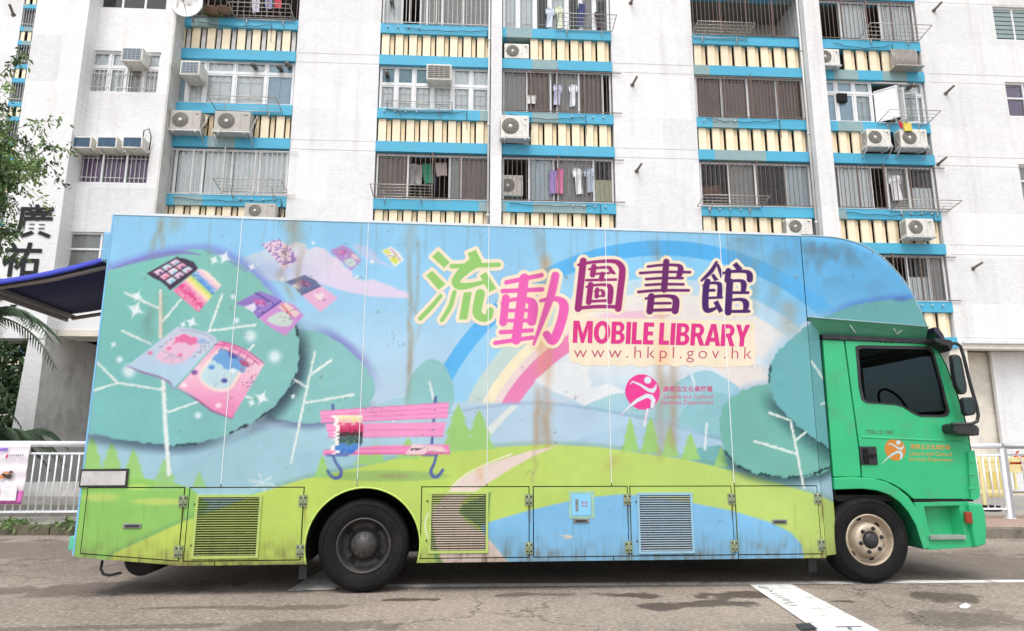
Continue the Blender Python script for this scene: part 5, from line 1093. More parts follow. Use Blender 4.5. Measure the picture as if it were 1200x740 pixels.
def beam_material():
    m = bpy.data.materials.new('beam_blue'); m.use_nodes = True; n = m.node_tree.nodes; L = m.node_tree.links; b = n['Principled BSDF']
    tc = n.new('ShaderNodeTexCoord'); sx = n.new('ShaderNodeSeparateXYZ'); L.new(tc.outputs['Object'], sx.inputs[0])
    def mth(op, a, b_):
        x = n.new('ShaderNodeMath'); x.operation = op
        for k, v in ((0, a), (1, b_)):
            if isinstance(v, (int, float)): x.inputs[k].default_value = v
            else: L.new(v, x.inputs[k])
        return x.outputs[0]
    cell = mth('FLOOR', mth('MULTIPLY', sx.outputs[0], 1.35), 0); row = mth('FLOOR', mth('MULTIPLY', sx.outputs[2], 1.0), 0)
    cb = n.new('ShaderNodeCombineXYZ'); L.new(cell, cb.inputs[0]); L.new(row, cb.inputs[1])
    wn = n.new('ShaderNodeTexWhiteNoise'); L.new(cb.outputs[0], wn.inputs['Vector'])
    gt = mth('GREATER_THAN', wn.outputs['Value'], .80)
    nz = n.new('ShaderNodeTexNoise'); nz.inputs['Scale'].default_value = 5; nz.inputs['Detail'].default_value = 8; L.new(tc.outputs['Object'], nz.inputs['Vector'])
    mr = n.new('ShaderNodeMapRange'); mr.inputs[1].default_value = .45; mr.inputs[2].default_value = .75; mr.inputs[3].default_value = 0; mr.inputs[4].default_value = .35; L.new(nz.outputs[0], mr.inputs[0])
    m1 = n.new('ShaderNodeMix'); m1.data_type = 'RGBA'; L.new(gt, m1.inputs[0]); m1.inputs[6].default_value = lin3((74, 170, 204)); m1.inputs[7].default_value = lin3((138, 164, 166))
    m2 = n.new('ShaderNodeMix'); m2.data_type = 'RGBA'; L.new(mr.outputs[0], m2.inputs[0]); L.new(m1.outputs[2], m2.inputs[6]); m2.inputs[7].default_value = lin3((96, 150, 168))
    L.new(m2.outputs[2], b.inputs['Base Color']); b.inputs['Roughness'].default_value = .6
    return m
BEAM = beam_material()
CREAM = M('cream_slat', (244, 229, 200), .7, var=.06, scale=5, dirt=(190, 168, 132), dirt_amt=.4, dirt_scale=3)
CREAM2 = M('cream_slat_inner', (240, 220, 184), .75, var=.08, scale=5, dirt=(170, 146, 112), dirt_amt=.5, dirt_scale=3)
WHITEB = M('white_infill', (214, 212, 208), .8, var=.15, scale=6, dirt=(120, 110, 100), dirt_amt=.6, dirt_scale=4)
ALW = M('white_aluminium', (226, 228, 230), .4, var=.05, dirt=(170, 166, 160), dirt_amt=.3, dirt_scale=6)
BARM = M('rusty_bar_paint', (116, 98, 90), .6, .1, var=.2, scale=20, dirt=(112, 74, 56), dirt_amt=.6, dirt_scale=8)
BARW = M('white_bar_paint', (206, 204, 200), .6, var=.1, scale=20, dirt=(140, 110, 90), dirt_amt=.4, dirt_scale=8)
WGL = glass('window_glass', (250, 252, 252), .95, ior=1.3)
CURT = {'white': M('white_curtain', (244, 246, 248), .9, var=.06), 'grey': M('grey_curtain', (172, 168, 166), .9, var=.12), 'brown': M('brown_curtain', (132, 114, 106), .9, var=.2, scale=3), 'pale': M('pale_blue_curtain', (206, 218, 224), .9, var=.08), 'purple': M('purple_curtain', (128, 100, 138), .9, var=.2), 'cream': M('cream_blind', (208, 204, 172), .9, var=.06), 'dark': M('dark_board', (44, 40, 38), .9), 'blue': M('frosted_blue_board', (170, 198, 218), .5, var=.06), 'screen': M('teal_patterned_film', (120, 158, 172), .5, var=.25, scale=14)}

BD = empty('apartment_building', (0, BY, 0), -BB, 'white tiled apartment building with blue beams and cream slatted spandrels behind the truck', 'building')
def bp_(mb, name, mat, parent=BD, **k):        # builder in (u, d, z) -> building frame (x = u, y = -d)
    mb.v = [(p[0], -p[1], p[2]) for p in mb.v]; return mb.build(name, mat, parent, fixn=True, **k)
PER = 2.66
SILL = [15.99, 13.33, 10.70, 8.03, 5.37]
BAYS = {'A': (-7.86, -4.46), 'B': (-2.13, 1.04), 'C': (1.35, 4.54), 'D': (6.95, 10.22), 'E': (10.70, 13.88)}
BASE = 4.22; TOPZ = 17.0; DEEP = -1.9
piers = [(-4.46, -2.13, .0), (1.04, 1.35, .16), (4.54, 6.95, .0), (10.22, 10.70, .34)]
for a, b_, d in piers:
    m = MB(); m.box(a, b_, DEEP, d, BASE, TOPZ); bp_(m, 'wall', WALL)
# right wall with its small windows
RW = []
for (x0, y0, x1, y1) in ((1159, 3, 1215, 48), (1174, 96, 1228, 138), (1190, 193, 1240, 236), (1206, 296, 1256, 340)):
    u0, z1 = FL(x0, y0); u1, z0 = FL(x1, y1); RW.append((u0+.08, u0+1.36, z0, z0+1.12))
m = MB(); m.prism([(13.88, BASE), (26, BASE), (26, TOPZ), (13.88, TOPZ)], -.25, 0, [[(a, c), (b_, c), (b_, d), (a, d)] for a, b_, c, d in RW]); m.box(13.88, 14.0, DEEP, -.26, BASE, TOPZ); bp_(m, 'wall', WALL)
m = MB(); m.box(-9.6, 26, DEEP-.1, DEEP, BASE, TOPZ); bp_(m, 'back_wall', ROOM)
for s_ in SILL:
    m = MB(); m.box(-9.6, 26, DEEP+.01, -.36, s_-1.27, s_-1.12); bp_(m, 'floor_slab', ROOM)
    for a, b_ in ((-4.46, -2.13), (4.54, 6.95), (14.0, 24)):      # thin construction joints on the plain walls
        for zz in (s_-1.0, s_-1.28):
            m = MB(); m.box(a+.02, b_-.02, .0, .004, zz-.006, zz+.006); bp_(m, 'construction_joint', M('joint_grey', (188, 186, 182), .8))
slme = {}
def slat_mesh(h, w, mat):
    k = (round(h, 3), w, mat.name)
    if k not in slme:
        m = MB(); m.bbox(-w/2, w/2, -.03, .03, 0, h, .006); slme[k] = m.mesh('slat', mat)
    return slme[k]
SKIP = {('C', 1): (0, .30), ('E', 1): (0, .20), ('E', 2): (.40, 1), ('C', 2): (0, .18), ('D', 3): (.86, 1)}
def spandrel(bay, k, u0, u1, s_, d0=0.0, root=None, build=None, grey=False):
    root = root or BD
    up = MB(); up.box(u0+.002, u1-.002, -.34, d0+.03, s_-.30, s_); bp_(up, 'beam', BEAM, root)
    lo = MB(); lo.box(u0+.002, u1-.002, -.34, d0+.05, s_-1.30, s_-1.0); bp_(lo, 'beam', BEAM, root)
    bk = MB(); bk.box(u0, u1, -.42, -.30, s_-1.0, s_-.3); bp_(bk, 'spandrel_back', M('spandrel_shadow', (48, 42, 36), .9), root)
    h = .70-.006; n = 8; pit = (u1-u0-.06)/n
    sk = SKIP.get((bay, k))
    for i in range(n):
        f = (i+.5)/n
        if sk and sk[0] <= f <= sk[1]: continue
        inst('slat', slat_mesh(h, .215, CREAM), (u0+.03+pit*(i+.32), .06+random.uniform(-.004, .004), s_-1.0+.003), root)
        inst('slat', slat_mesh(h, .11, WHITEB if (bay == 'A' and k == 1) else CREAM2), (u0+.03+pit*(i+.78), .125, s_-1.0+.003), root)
for bay, (u0, u1) in BAYS.items():
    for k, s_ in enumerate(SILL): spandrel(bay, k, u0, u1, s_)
m = MB(); m.box(14.0, 25.9, -.35, .05, BASE-.16, BASE); m.box(-7.8, 14.0, -.35, .02, BASE-.14, BASE); bp_(m, 'ground_floor_lintel', BEIGEW)
m = MB(); m.box(14.0, 25.9, .05, .11, BASE-.02, BASE+.05); bp_(m, 'ledge', WTRIM)
m = MB(); m.box(14, 26, -.75, -.65, .14, BASE-.16); bp_(m, 'ground_floor_wall', BEIGEW)
m = MB(); m.box(FL(1166, 450, -.45)[0], 26, -.55, -.45, .14, BASE-.16); bp_(m, 'ground_floor_wall', WALL)
m = MB(); m.box(-8, 14, -5, -4.9, .14, BASE-.14); bp_(m, 'ground_floor_wall', GREYW)
m = MB(); m.box(-9.6, 14, -5, -.36, BASE-.12, BASE); bp_(m, 'ground_floor_ceiling', GREYW)
for uu in (-4.2, 1.2, 6.8, 10.5, 13.9):
    m = MB(); m.box(uu-.25, uu+.25, -.6, .0, .14, BASE-.14); bp_(m, 'column', BEIGEW)

def wavy(u0, u1, z0, z1, d, amp=.03, n=None):
    m = MB(); n = n or max(8, int((u1-u0)/.045)); v = []
    ph = random.random()*6
    for i in range(n+1):
        u = u0+(u1-u0)*i/n; dd = d+amp*sin(i*1.5+ph)+.4*amp*sin(i*.7+ph*2)
        v += [(u, dd, z0), (u, dd, z1)]
    m.add(v, [(2*i, 2*i+2, 2*i+3, 2*i+1) for i in range(n)], True); return m
def window(u0, u1, z0, z1, panels, d=-.07, parent=BD, split=None, fw=.05, sash=False):
    """panels: list of (fraction, kind); kind None = open. split = height fraction of a transom (lower part)"""
    m = MB(); us = [u0]
    for f, _ in panels: us.append(us[-1]+f*(u1-u0))
    m.box(u0, u1, d-.05, d, z0, z0+fw); m.box(u0, u1, d-.05, d, z1-fw, z1)
    for i, u in enumerate(us):
        a = u-fw/2 if 0 < i < len(us)-1 else (u if i == 0 else u-fw); m.box(a, a+fw, d-.052, d+.004, z0+.001, z1-.001)
    if split: zs = z0+(z1-z0)*split; m.box(u0+.001, u1-.001, d-.048, d-.002, zs-fw/2, zs+fw/2)
    if sash:
        zz = [z0, z1] if not split else [z0, z0+(z1-z0)*split, z1]
        for i in range(len(panels)):
            a, b_ = us[i]+fw/2+.002, us[i+1]-fw/2-.002
            if panels[i][1] is None: continue
            for q0, q1 in zip(zz[:-1], zz[1:]):
                c0, c1 = q0+fw/2+.004, q1-fw/2-.004; e = .04
                m.prism([(a, c0), (b_, c0), (b_, c1), (a, c1)], d-.04, d-.012, [[(a+e, c0+e), (b_-e, c0+e), (b_-e, c1-e), (a+e, c1-e)]])
    w_ = bp_(m, 'window', ALW, parent)
    if sash:
        g = MB()
        for i in range(len(panels)):
            if panels[i][1] is None: continue
            a, b_ = us[i]+.11, us[i+1]-.11; zt = z0+(z1-z0)*(split or 1)-.14
            if b_-a < .1: continue
            for q in range(3): u = a+(b_-a)*q/2; g.box(u-.006, u+.006, d-.062, d-.05, z0+.12, zt)
            g.box(a, b_, d-.0625, d-.049, z0+.22, z0+.232); g.box(a, b_, d-.0625, d-.049, zt-.12, zt-.108)
        if g.v: bp_(g, 'window_grille', BARW, w_)
    for i, (f, kd) in enumerate(panels):
        a, b_ = us[i]+fw/2+.004, us[i+1]-fw/2-.004
        if kd is None: continue
        g = MB(); g.box(a, b_, d-.03, d-.025, z0+fw, z1-fw); bp_(g, 'pane', WGL, w_)
        kd2 = kd.split('/')
        for j, q in enumerate(kd2):
            if q == 'glass' or q == '': continue
            zz0, zz1 = (z0+fw, z1-fw) if len(kd2) == 1 else ((z0+fw, z0+(z1-z0)*.55) if j == 0 else (z0+(z1-z0)*.55+.02, z1-fw))
            if q in ('blue', 'screen', 'dark', 'cream'):
                c = MB(); c.box(a, b_, d-.06, d-.05, zz0, zz1); bp_(c, 'window_film', CURT[q], w_)
            else: bp_(wavy(a, b_, zz0, zz1, d-.085, .018), 'curtain', CURT[q], w_)
    return w_
def grille(u0, u1, z0, z1, d=.03, mat=None, pitch=.128, rails=2, stubs=True, parent=BD):
    m = MB(); n = int((u1-u0)/pitch)
    for i in range(n+1):
        u = u0+(u1-u0)*i/n; r = .0072; m.box(u-r, u+r, d-r, d+r, z0, z1)
    for j in range(rails):
        z = z0+(z1-z0)*j/(rails-1); m.box(u0-(.0 if not stubs else .02), u1+(.30 if stubs and j in (0, rails-1) else .0), d+.009, d+.030, z-.010, z+.010)
    for f in (.25, .5, .75):
        u = u0+(u1-u0)*f; m.box(u-.014, u+.014, d+.031, d+.05, z0, z1+(.10 if f == .5 else 0))
    return bp_(m, 'window_grille', mat or BARM, parent)
def zwin(k): return SILL[k]+.005, SILL[k]+PER-1.30-.02
def bw(bay, k, panels, gr=True, mat=None, **kw):
    u0, u1 = BAYS[bay]; z0, z1 = zwin(k); sp = kw.pop('split', None)
    window(u0+.03, u1-.03, z0, z1, panels, split=sp, sash=not gr)
    if gr: grille(u0+.05, u1-.05, z0+.03, z1-.06, mat=mat, **kw)
# row 1 (top of the picture), 2, 3 and the lowest one over the cab
bw('B', 1, [(.18, 'white'), (.17, None), (.06, 'grey'), (.14, 'grey'), (.20, 'grey'), (.25, 'grey')], mat=BARW, rails=2, stubs=False)
bw('C', 1, [(.14, 'white'), (.16, 'white'), (.14, 'dark'), (.16, 'white'), (.13, 'glass'), (.13, 'grey'), (.14, 'glass')], gr=False)
bw('E', 1, [(.26, None), (.26, 'white'), (.14, None), (.34, 'white')], mat=BARM, stubs=False)
bw('A', 2, [(.13, 'blue'), (.14, 'white'), (.24, 'white'), (.26, 'white'), (.23, 'blue')], gr=False, split=.72)
bw('B', 2, [(.15, 'white/screen'), (.16, 'white/screen'), (.17, 'white/screen'), (.18, 'white'), (.17, 'white'), (.17, 'white')], gr=False, split=.58)
bw('C', 2, [(.22, 'grey'), (.22, 'brown'), (.06, 'glass'), (.20, 'grey'), (.22, 'brown'), (.08, None)])
bw('D', 2, [(.24, 'brown'), (.24, 'brown'), (.27, 'brown'), (.25, 'brown')], pitch=.10)
bw('E', 2, [(.15, 'blue'), (.17, 'blue'), (.17, 'pale'), (.27, None), (.24, 'white')], gr=False, split=.7)
bw('A', 3, [(.10, 'white'), (.22, 'white'), (.23, 'white'), (.22, 'white'), (.23, 'white')], mat=BARW)
bw('B', 3, [(.28, 'brown'), (.37, None), (.10, 'grey'), (.25, 'brown')])
bw('C', 3, [(.24, None), (.22, 'pale'), (.04, 'glass'), (.32, 'grey'), (.18, 'cream/')])
bw('D', 3, [(.26, 'glass'), (.24, 'grey'), (.27, 'glass'), (.23, 'pale')])
bw('E', 3, [(.10, 'grey'), (.30, 'white'), (.15, None), (.20, 'grey'), (.25, 'white/')])
bw('E', 4, [(.45, 'grey'), (.20, None), (.20, 'white/'), (.15, 'grey')])
for bay in 'ABCD': bw(bay, 4, [(.3, 'grey'), (.4, 'white'), (.3, 'grey')])
# open balconies of the top row (A and D)
for bay in ('A', 'D'):
    u0, u1 = BAYS[bay]; z0, z1 = zwin(1); grille(u0+.05, u1-.05, z0, z1, mat=BARM, pitch=.16 if bay == 'A' else .12, rails=2, stubs=False)
m = MB(); m.box(6.96, 10.21, -1.5, -1.42, 13.35, 15.0); bp_(m, 'balcony_wall', GREYW)
# opened casements of bay E
def leaf(u, z0, z1, wd, ang, mat=ALW, d=-.10, film='white', nm='open_casement'):
    """casement leaf hinged at u, swung outward"""
    r = empty(nm, (u, -d, 0), ang); r.parent = BD
    m = MB(); f = .04; m.prism([(0, z0), (wd, z0), (wd, z1), (0, z1)], -.04, 0, [[(f, z0+f), (wd-f, z0+f), (wd-f, z1-f), (f, z1-f)]]); m.build('sash', mat, r, fixn=True)
    m = MB(); m.box(f, wd-f, -.024, -.018, z0+f, z1-f); m.build('pane', CURT[film] if film else WGL, r)
z0, z1 = zwin(2); leaf(12.35, z0+.02, z1-.32, .62, radians(-42)); leaf(12.95, z0+.02, z1-.32, .34, radians(-70), film=None); leaf(13.15, z0+.02, z1-.35, .45, radians(-12), film=None)
r = empty('top_hung_vent', (12.32, .1, z1-.03)); r.parent = BD; m = MB(); m.prism([(0, -.34), (.9, -.34), (.9, 0), (0, 0)], -.035, 0, [[(.04, -.30), (.86, -.30), (.86, -.04), (.04, -.04)]]); m.build('sash', ALW, r, fixn=True); m = MB(); m.box(.04, .86, -.02, -.015, -.3, -.04); m.build('pane', WGL, r); r.rotation_euler = (radians(-60), 0, 0)
# small windows of the right wall
for k, (a, b_, c, d) in enumerate(RW):
    if k == 0:
        w_ = window(a, b_, c, d, [(.5, 'glass'), (.5, 'glass')], d=-.06); 
        for h in range(7):
            for s2 in (0, 1):
                m = MB(); zz = c+.10+h*.145; m.box(a+.03+s2*.64, a+.62+s2*.64, -.10, -.065, zz, zz+.115); bp_(m, 'louvre_blade', M('louvre_glass', (140, 156, 156), .2, var=.1), w_)
    else: window(a, b_, c, d, [(.46, 'purple' if k == 1 else 'grey'), (.54, 'grey')], d=-.05, split=.55)
    m = MB(); m.box(a, b_, -.9, -.8, c, d); bp_(m, 'room_backing', ROOM)
# pole sockets on the walls
SOCK = M('rusty_pipe', (130, 122, 112), .7, .2, var=.2, dirt=(100, 66, 48), dirt_amt=.6, dirt_scale=12)
for px, py in ((739, 4), (741, 100), (746, 201), (1094, 13), (1108, 110), (1099, 193), (1140, 315), (16, 18)):
    d0 = 0.0 if px > 100 else 1.35
    u, z = FL(px, py, d0); m = MB(); m.tube([(u, d0, z), (u+.07, d0+.30, z+.10)], .035, 10); m.lathe([(.06, 0), (.06, .02), (.03, .025)], (u, d0, z), 12); bp_(m, 'pole_socket', SOCK)
# drain pipes
PIPE = M('white_pipe', (206, 204, 200), .5, var=.1, dirt=(150, 146, 140), dirt_amt=.5, dirt_scale=4)
for uu, dd, rr in ((.985, .12, .03), (10.16, .10, .03), (-7.90, .10, .035), (-7.80, .16, .02)):
    m = MB(); m.tube([(uu, dd, BASE), (uu, dd, TOPZ)], rr, 8); bp_(m, 'drain_pipe', PIPE)
    for s_ in SILL:
        m = MB(); m.tube([(uu, dd, s_-.5), (uu, dd, s_-.42)], rr+.012, 8); bp_(m, 'pipe_clip', PIPE)

# loose cables and rust runs on the facade
BRK2 = M('socket_steel', (196, 204, 208), .5, .3, var=.1)
CBL = M('black_cable', (46, 44, 44), .7)
for bay, k, sag in (('A', 1, .10), ('B', 2, .06), ('C', 2, .12), ('D', 2, .08), ('E', 1, .14), ('C', 3, .05), ('E', 3, .07), ('B', 1, .05), ('A', 3, .06)):
    u0, u1 = BAYS[bay]; z = SILL[k]-.10+random.uniform(-.1, .05); a = u0+random.uniform(.1, .9); b_ = u1-random.uniform(.1, .9)
    m = MB(); m.tube([(a+(b_-a)*t/10, .062, z-sag*4*(t/10)*(1-t/10)+.02*sin(t*2.1)) for t in range(11)]+[(b_+.02, .06, z-.55)], .009, 5); bp_(m, 'cable', CBL)
for bay, k in (('B', 2), ('C', 2), ('D', 2), ('C', 3), ('E', 4), ('B', 1), ('D', 3), ('A', 3), ('E', 3)):
    u0, u1 = BAYS[bay]; st = u0+.2 if bay in 'BD' else u1-1.2
    for i in range(4): m = MB(); m.tube([(st+i*.3, .03, SILL[k]-.13), (st+i*.3, .085, SILL[k]-.11)], .022, 8); bp_(m, 'rack_socket', BRK2)
# left part: recessed window wall and the tall lettered fin
D1, D2 = .55, 1.05
uS1 = FL(196, 100, D1)[0]; uP1 = FL(92, 100, D2)[0]; uP0 = FL(29, 100, D2)[0]
LW = []
for (x0, y0, x1, y1) in ((117, -40, 203, 10), (106, 60, 189, 109), (88, 178, 172, 215), (72, 272, 150, 330)):
    u0, z1 = FL(x0, y0, D1); u1, z0 = FL(x1, y1, D1)
    u0, z1 = (FL((x0), (y0+y1)/2, D1)[0]), FL((x0+x1)/2, y0, D1)[1]; u1 = FL(x1, (y0+y1)/2, D1)[0]; z0 = FL((x0+x1)/2, y1, D1)[1]; LW.append((u0, u1, z0, z1))
um = sum(l[0] for l in LW[1:3])/2; un = sum(l[1] for l in LW[1:3])/2; LW = [(um, un, l[2], l[3]) for l in LW]
m = MB(); m.prism([(uP1-.3, BASE), (uS1, BASE), (uS1, TOPZ), (uP1-.3, TOPZ)], D1-.2, D1, [[(a, c), (b_, c), (b_, d), (a, d)] for a, b_, c, d in LW]); bp_(m, 'wall', WALL)
m = MB(); m.box(uS1-.15, uS1-.002, DEEP, D1-.201, BASE, TOPZ); m.box(uS1-.001, uS1+.05, -.4, D1-.004, BASE, TOPZ); bp_(m, 'wall', GREYW)
m = MB(); m.box(uP0, uP1, -4.9, D2, BASE-.3, TOPZ); bp_(m, 'wall', WALL)
m = MB(); m.prism([(uP1-.55, .14), (uP1, .14), (uP1, BASE-.301), (uP1-.38, BASE-.301)], -4.9, D2-.02); bp_(m, 'fin_wall', WALL)
m = MB(); m.box(uP1+.001, uP1+.012, -4.8, D2-.02, .14, BASE-.01); bp_(m, 'wall_return', GREYW)
m = MB(); m.box(uP1+.02, uS1+.06, -.3, D1+.03, BASE-.16, BASE); bp_(m, 'ground_floor_lintel', BEIGEW)
window(*LW[0], [(.34, 'dark'), (.33, 'dark'), (.33, 'dark')], d=D1-.08)
wA = window(*LW[1], [(.27, 'white'), (.25, 'white'), (.25, 'grey'), (.23, 'white')], d=D1-.06, split=.62, sash=True)
wB = window(*LW[2], [(.34, 'purple'), (.33, 'purple'), (.33, 'purple')], d=D1-.06)
wC = window(*LW[3], [(.45, 'grey'), (.55, 'glass')], d=D1-.06, split=.66)
for k, (a, b_, c, d) in enumerate(LW[:3]):
    m = MB()
    for j in range(3):
        aa = a+(b_-a)*(j+.12)/3; bb = a+(b_-a)*(j+.88)/3; zt = d-.06 if k == 2 else c+(d-c)*.55
        for q in range(4): u = aa+(bb-aa)*(q+.5)/4; m.box(u-.008, u+.008, D1-.058, D1-.046, c+.06, zt)
        m.box(aa, bb, D1-.0455, D1-.038, c+.16, c+.18); m.box(aa, bb, D1-.0455, D1-.038, zt-.12, zt-.10)
    if k: bp_(m, 'window_grille', BARW)
    m = MB(); m.box(a, b_, D1-1.1, D1-1.0, c, d); bp_(m, 'room_backing', ROOM)
a, b_, c, d = LW[3]; m = MB(); m.box(a, b_, D1-1.1, D1-1.0, c, d); bp_(m, 'room_backing', ROOM)
leafz = (c, c+(d-c)*.6)
r = empty('open_casement', (a+.62*(b_-a), -D1+.04, 0), radians(-38)); r.parent = BD; m = MB(); wd = .55; m.prism([(0, leafz[0]), (wd, leafz[0]), (wd, leafz[1]), (0, leafz[1])], -.035, 0, [[(.05, leafz[0]+.05), (wd-.05, leafz[0]+.05), (wd-.05, leafz[1]-.05), (.05, leafz[1]-.05)]]); m.build('sash', ALW, r, fixn=True); m = MB(); m.box(.05, wd-.05, -.02, -.015, leafz[0]+.05, leafz[1]-.05); m.build('pane', WGL, r)
# block name on the fin: two characters and the top of a third
SGN = M('sign_black', (22, 24, 30), .8)
for ch, (x0, y0, x1, y1) in (("廣", (22, 238, 59, 281)), ("祐", (5, 287, 47, 322)), ("樓", (-12, 330, 34, 366))):
    q = [FL(x0, y1, D2), FL(x1, y1, D2), FL(x1, y0, D2), FL(x0, y0, D2)]
    cu = sum(p[0] for p in q)/4; cz = sum(p[1] for p in q)/4; hw, hh = .45, .44
    v, f = text_mesh(ch, .02); nv = len(v); m = MB()
    P = [(cu-hw+2*hw*a, cz-hh+2*hh*b) for a, b in v]
    m.add([(p[0], D2+.02, p[1]) for p in P], f)
    o_ = bp_(m, 'sign_character', SGN)

# far wing seen past the fin
FB = empty('far_block', (-29.5, 37, 0), 0, 'distant wing of white flats with blue beams seen past the lettered fin', 'building')
def fb(mb, name, mat): mb.v = [(p[0], -p[1], p[2]) for p in mb.v]; return mb.build(name, mat, FB, fixn=True)
m = MB(); m.box(-12, 1.2, -6, 0, .14, 40); m.box(4.5, 6, -6, 0, .14, 40); m.box(1.2, 4.5, -6, -1.5, .14, 40); fb(m, 'wall', WALL)
for k in range(4, 16):
    s_ = 4.57+PER*(k-4)
    for zz in ((s_-.3, s_), (s_-1.3, s_-1.0)):
        m = MB(); m.box(1.2, 4.5, -.3, .04, *zz); fb(m, 'beam', BEAM)
    for i in range(8): inst('slat', slat_mesh(.694, .215, CREAM), (1.25+.41*(i+.4), .04, s_-.997), FB)
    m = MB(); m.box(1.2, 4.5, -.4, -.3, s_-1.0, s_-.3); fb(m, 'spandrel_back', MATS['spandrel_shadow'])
    m = MB(); m.box(1.25, 4.45, -.3, -.25, s_, s_+1.36); fb(m, 'pane', M('dark_window', (70, 74, 80), .2, var=.2))
    m = MB()
    for i in range(20): m.box(1.3+i*.16, 1.32+i*.16, .0, .02, s_, s_+1.36)
    m.box(1.2, 4.5, .02, .04, s_+.2, s_+.23); fb(m, 'window_grille', BARW)
# ---------------------------------------------------------------- air conditioners
ACW = M('ac_casing_white', (222, 220, 212), .5, var=.05, dirt=(136, 124, 108), dirt_amt=.55, dirt_scale=6)
ACG = M('ac_casing_grey', (184, 180, 172), .55, var=.08, dirt=(130, 120, 108), dirt_amt=.4, dirt_scale=5)
ACD = M('ac_grille_dark', (92, 88, 84), .6, var=.1)
BRK = M('white_bracket_steel', (206, 206, 206), .5, .2, var=.1, dirt=(140, 110, 90), dirt_amt=.5, dirt_scale=10)
def condenser(px0, py0, px1, py1, label, d=.06, dep=.30, grey=False, tray=True, stay=False, spokes=True):
    """outdoor unit from its box in the photograph, hung at distance d from the facade"""
    u0, z1 = FL(px0, py0, d+dep); u1, z0 = FL(px1, py1, d+dep); uc = (u0+u1)/2; w_, h_ = u1-u0, z1-z0
    r = empty('air_conditioner', W(uc, d, z0), -BB, label, 'air conditioner', 'outdoor units on the facade')
    L = lambda m, n, mt, p=r: m.build(n, mt, p, fixn=True)
    cm = ACG if grey else ACW
    m = MB(); m.bbox(-w_/2, w_/2, -dep, 0, .0, h_, .018); cs = L(m, 'casing', cm)
    fx = -w_*.16; fr = min(h_*.40, w_*.31)
    m = MB(); m.lathe([(fr, -dep-.001), (fr*.98, -dep-.006), (.001, -dep-.0062)], (fx, 0, h_/2), 28); L(m, 'fan_opening', ACD)
    m = MB()
    for k in range(1, 7): q = fr*k/6.2; m.lathe([(q-.004, -dep-.010), (q, -dep-.014), (q+.004, -dep-.010)], (fx, 0, h_/2), 24)
    if spokes:
        for k in range(10):
            a = 2*pi*k/10; m.tube([(fx+.05*cos(a), -dep-.014, h_/2+.05*sin(a)), (fx+fr*cos(a+.35), -dep-.010, h_/2+fr*sin(a+.35))], .004, 4)
    L(m, 'fan_guard', ACG)
    m = MB(); m.lathe([(fr*.22, -dep-.011), (fr*.2, -dep-.02), (.001, -dep-.021)], (fx, 0, h_/2), 16); L(m, 'fan_hub', ACW)
    m = MB(); m.box(w_*.24, w_*.245, -dep-.003, -dep+.01, .02, h_-.02); L(m, 'panel_joint', ACD)
    m = MB(); m.box(w_*.32, w_*.42, -dep-.003, -dep+.002, h_*.78, h_*.84); L(m, 'maker_plate', M('plate_grey', (110, 112, 120), .5))
    m = MB()
    for k in range(6): m.box(-w_/2-.004, -w_/2+.002, -dep+.03+k*.04, -dep+.045+k*.04, h_*.12, h_*.88)
    L(m, 'side_fins', ACD)
    if tray:
        m = MB(); m.box(-w_/2-.03, w_/2+.03, -dep-.02, .02, -.045, -.01)
        for s in (-1, 1): m.box(s*w_*.36-.02, s*w_*.36+.02, -dep-.01, d, -.08, -.046)
        if stay:
            for s in (-1, 1): m.tube([(s*(w_/2+.02), -dep-.01, -.04), (s*(w_/2+.02)+.06, d-.02, h_*1.12)], .014, 6); m.tube([(s*(w_/2+.02), -dep-.01, -.05), (s*(w_/2+.02), d, -.32)], .012, 6)
        L(m, 'bracket', BRK)
    m = MB(); m.tube([(w_/2-.01, -.06, h_*.35), (w_/2+.05, -.05, h_*.3), (w_/2+.08, -.03, h_*.6), (w_/2+.07, d*.5, h_+.1)], .014, 6); L(m, 'pipe', PLAST)
    return r
condenser(200, 129, 234, 152, 'boxy outdoor unit on a stayed tray beside the drain pipe', stay=True, grey=True, spokes=False)
condenser(252, 130, 292, 154, 'boxy outdoor unit on a stayed tray in front of grey faded slats', stay=True, grey=True, spokes=False)
condenser(287, 238, 322, 256, 'outdoor unit with dark round fan just above the truck roof, beside faded beam', grey=True, tray=False, spokes=False)
condenser(591, 51, 620, 69, 'outdoor unit set in a slot of missing slats between two blue beams', d=-.25, tray=False)
condenser(587, 135, 620, 161, 'large white outdoor unit with spoked fan bolted across the white pillar edge')
condenser(586, 205, 613, 230, 'grey outdoor unit caged behind window bars below a dark opening', d=-.40, dep=.28, tray=False, spokes=False, grey=True)
condenser(957, 57, 985, 76, 'outdoor unit with striped round guard tucked against the grey pillar', d=-.02, spokes=False)
condenser(1015, 151, 1045, 171, 'outdoor unit under a rack of red and yellow cloths, nearer the pillar', stay=True)
condenser(1054, 151, 1088, 172, 'outdoor unit under the rack end, nearer the plain white wall', stay=True)
condenser(1061, 256, 1096, 277, 'clean white outdoor unit with many-bladed fan above a blue beam end', stay=False)
condenser(921, 256, 953, 275, 'white outdoor unit tucked behind the truck roof at the end of slats', d=-.10, spokes=True, tray=False)
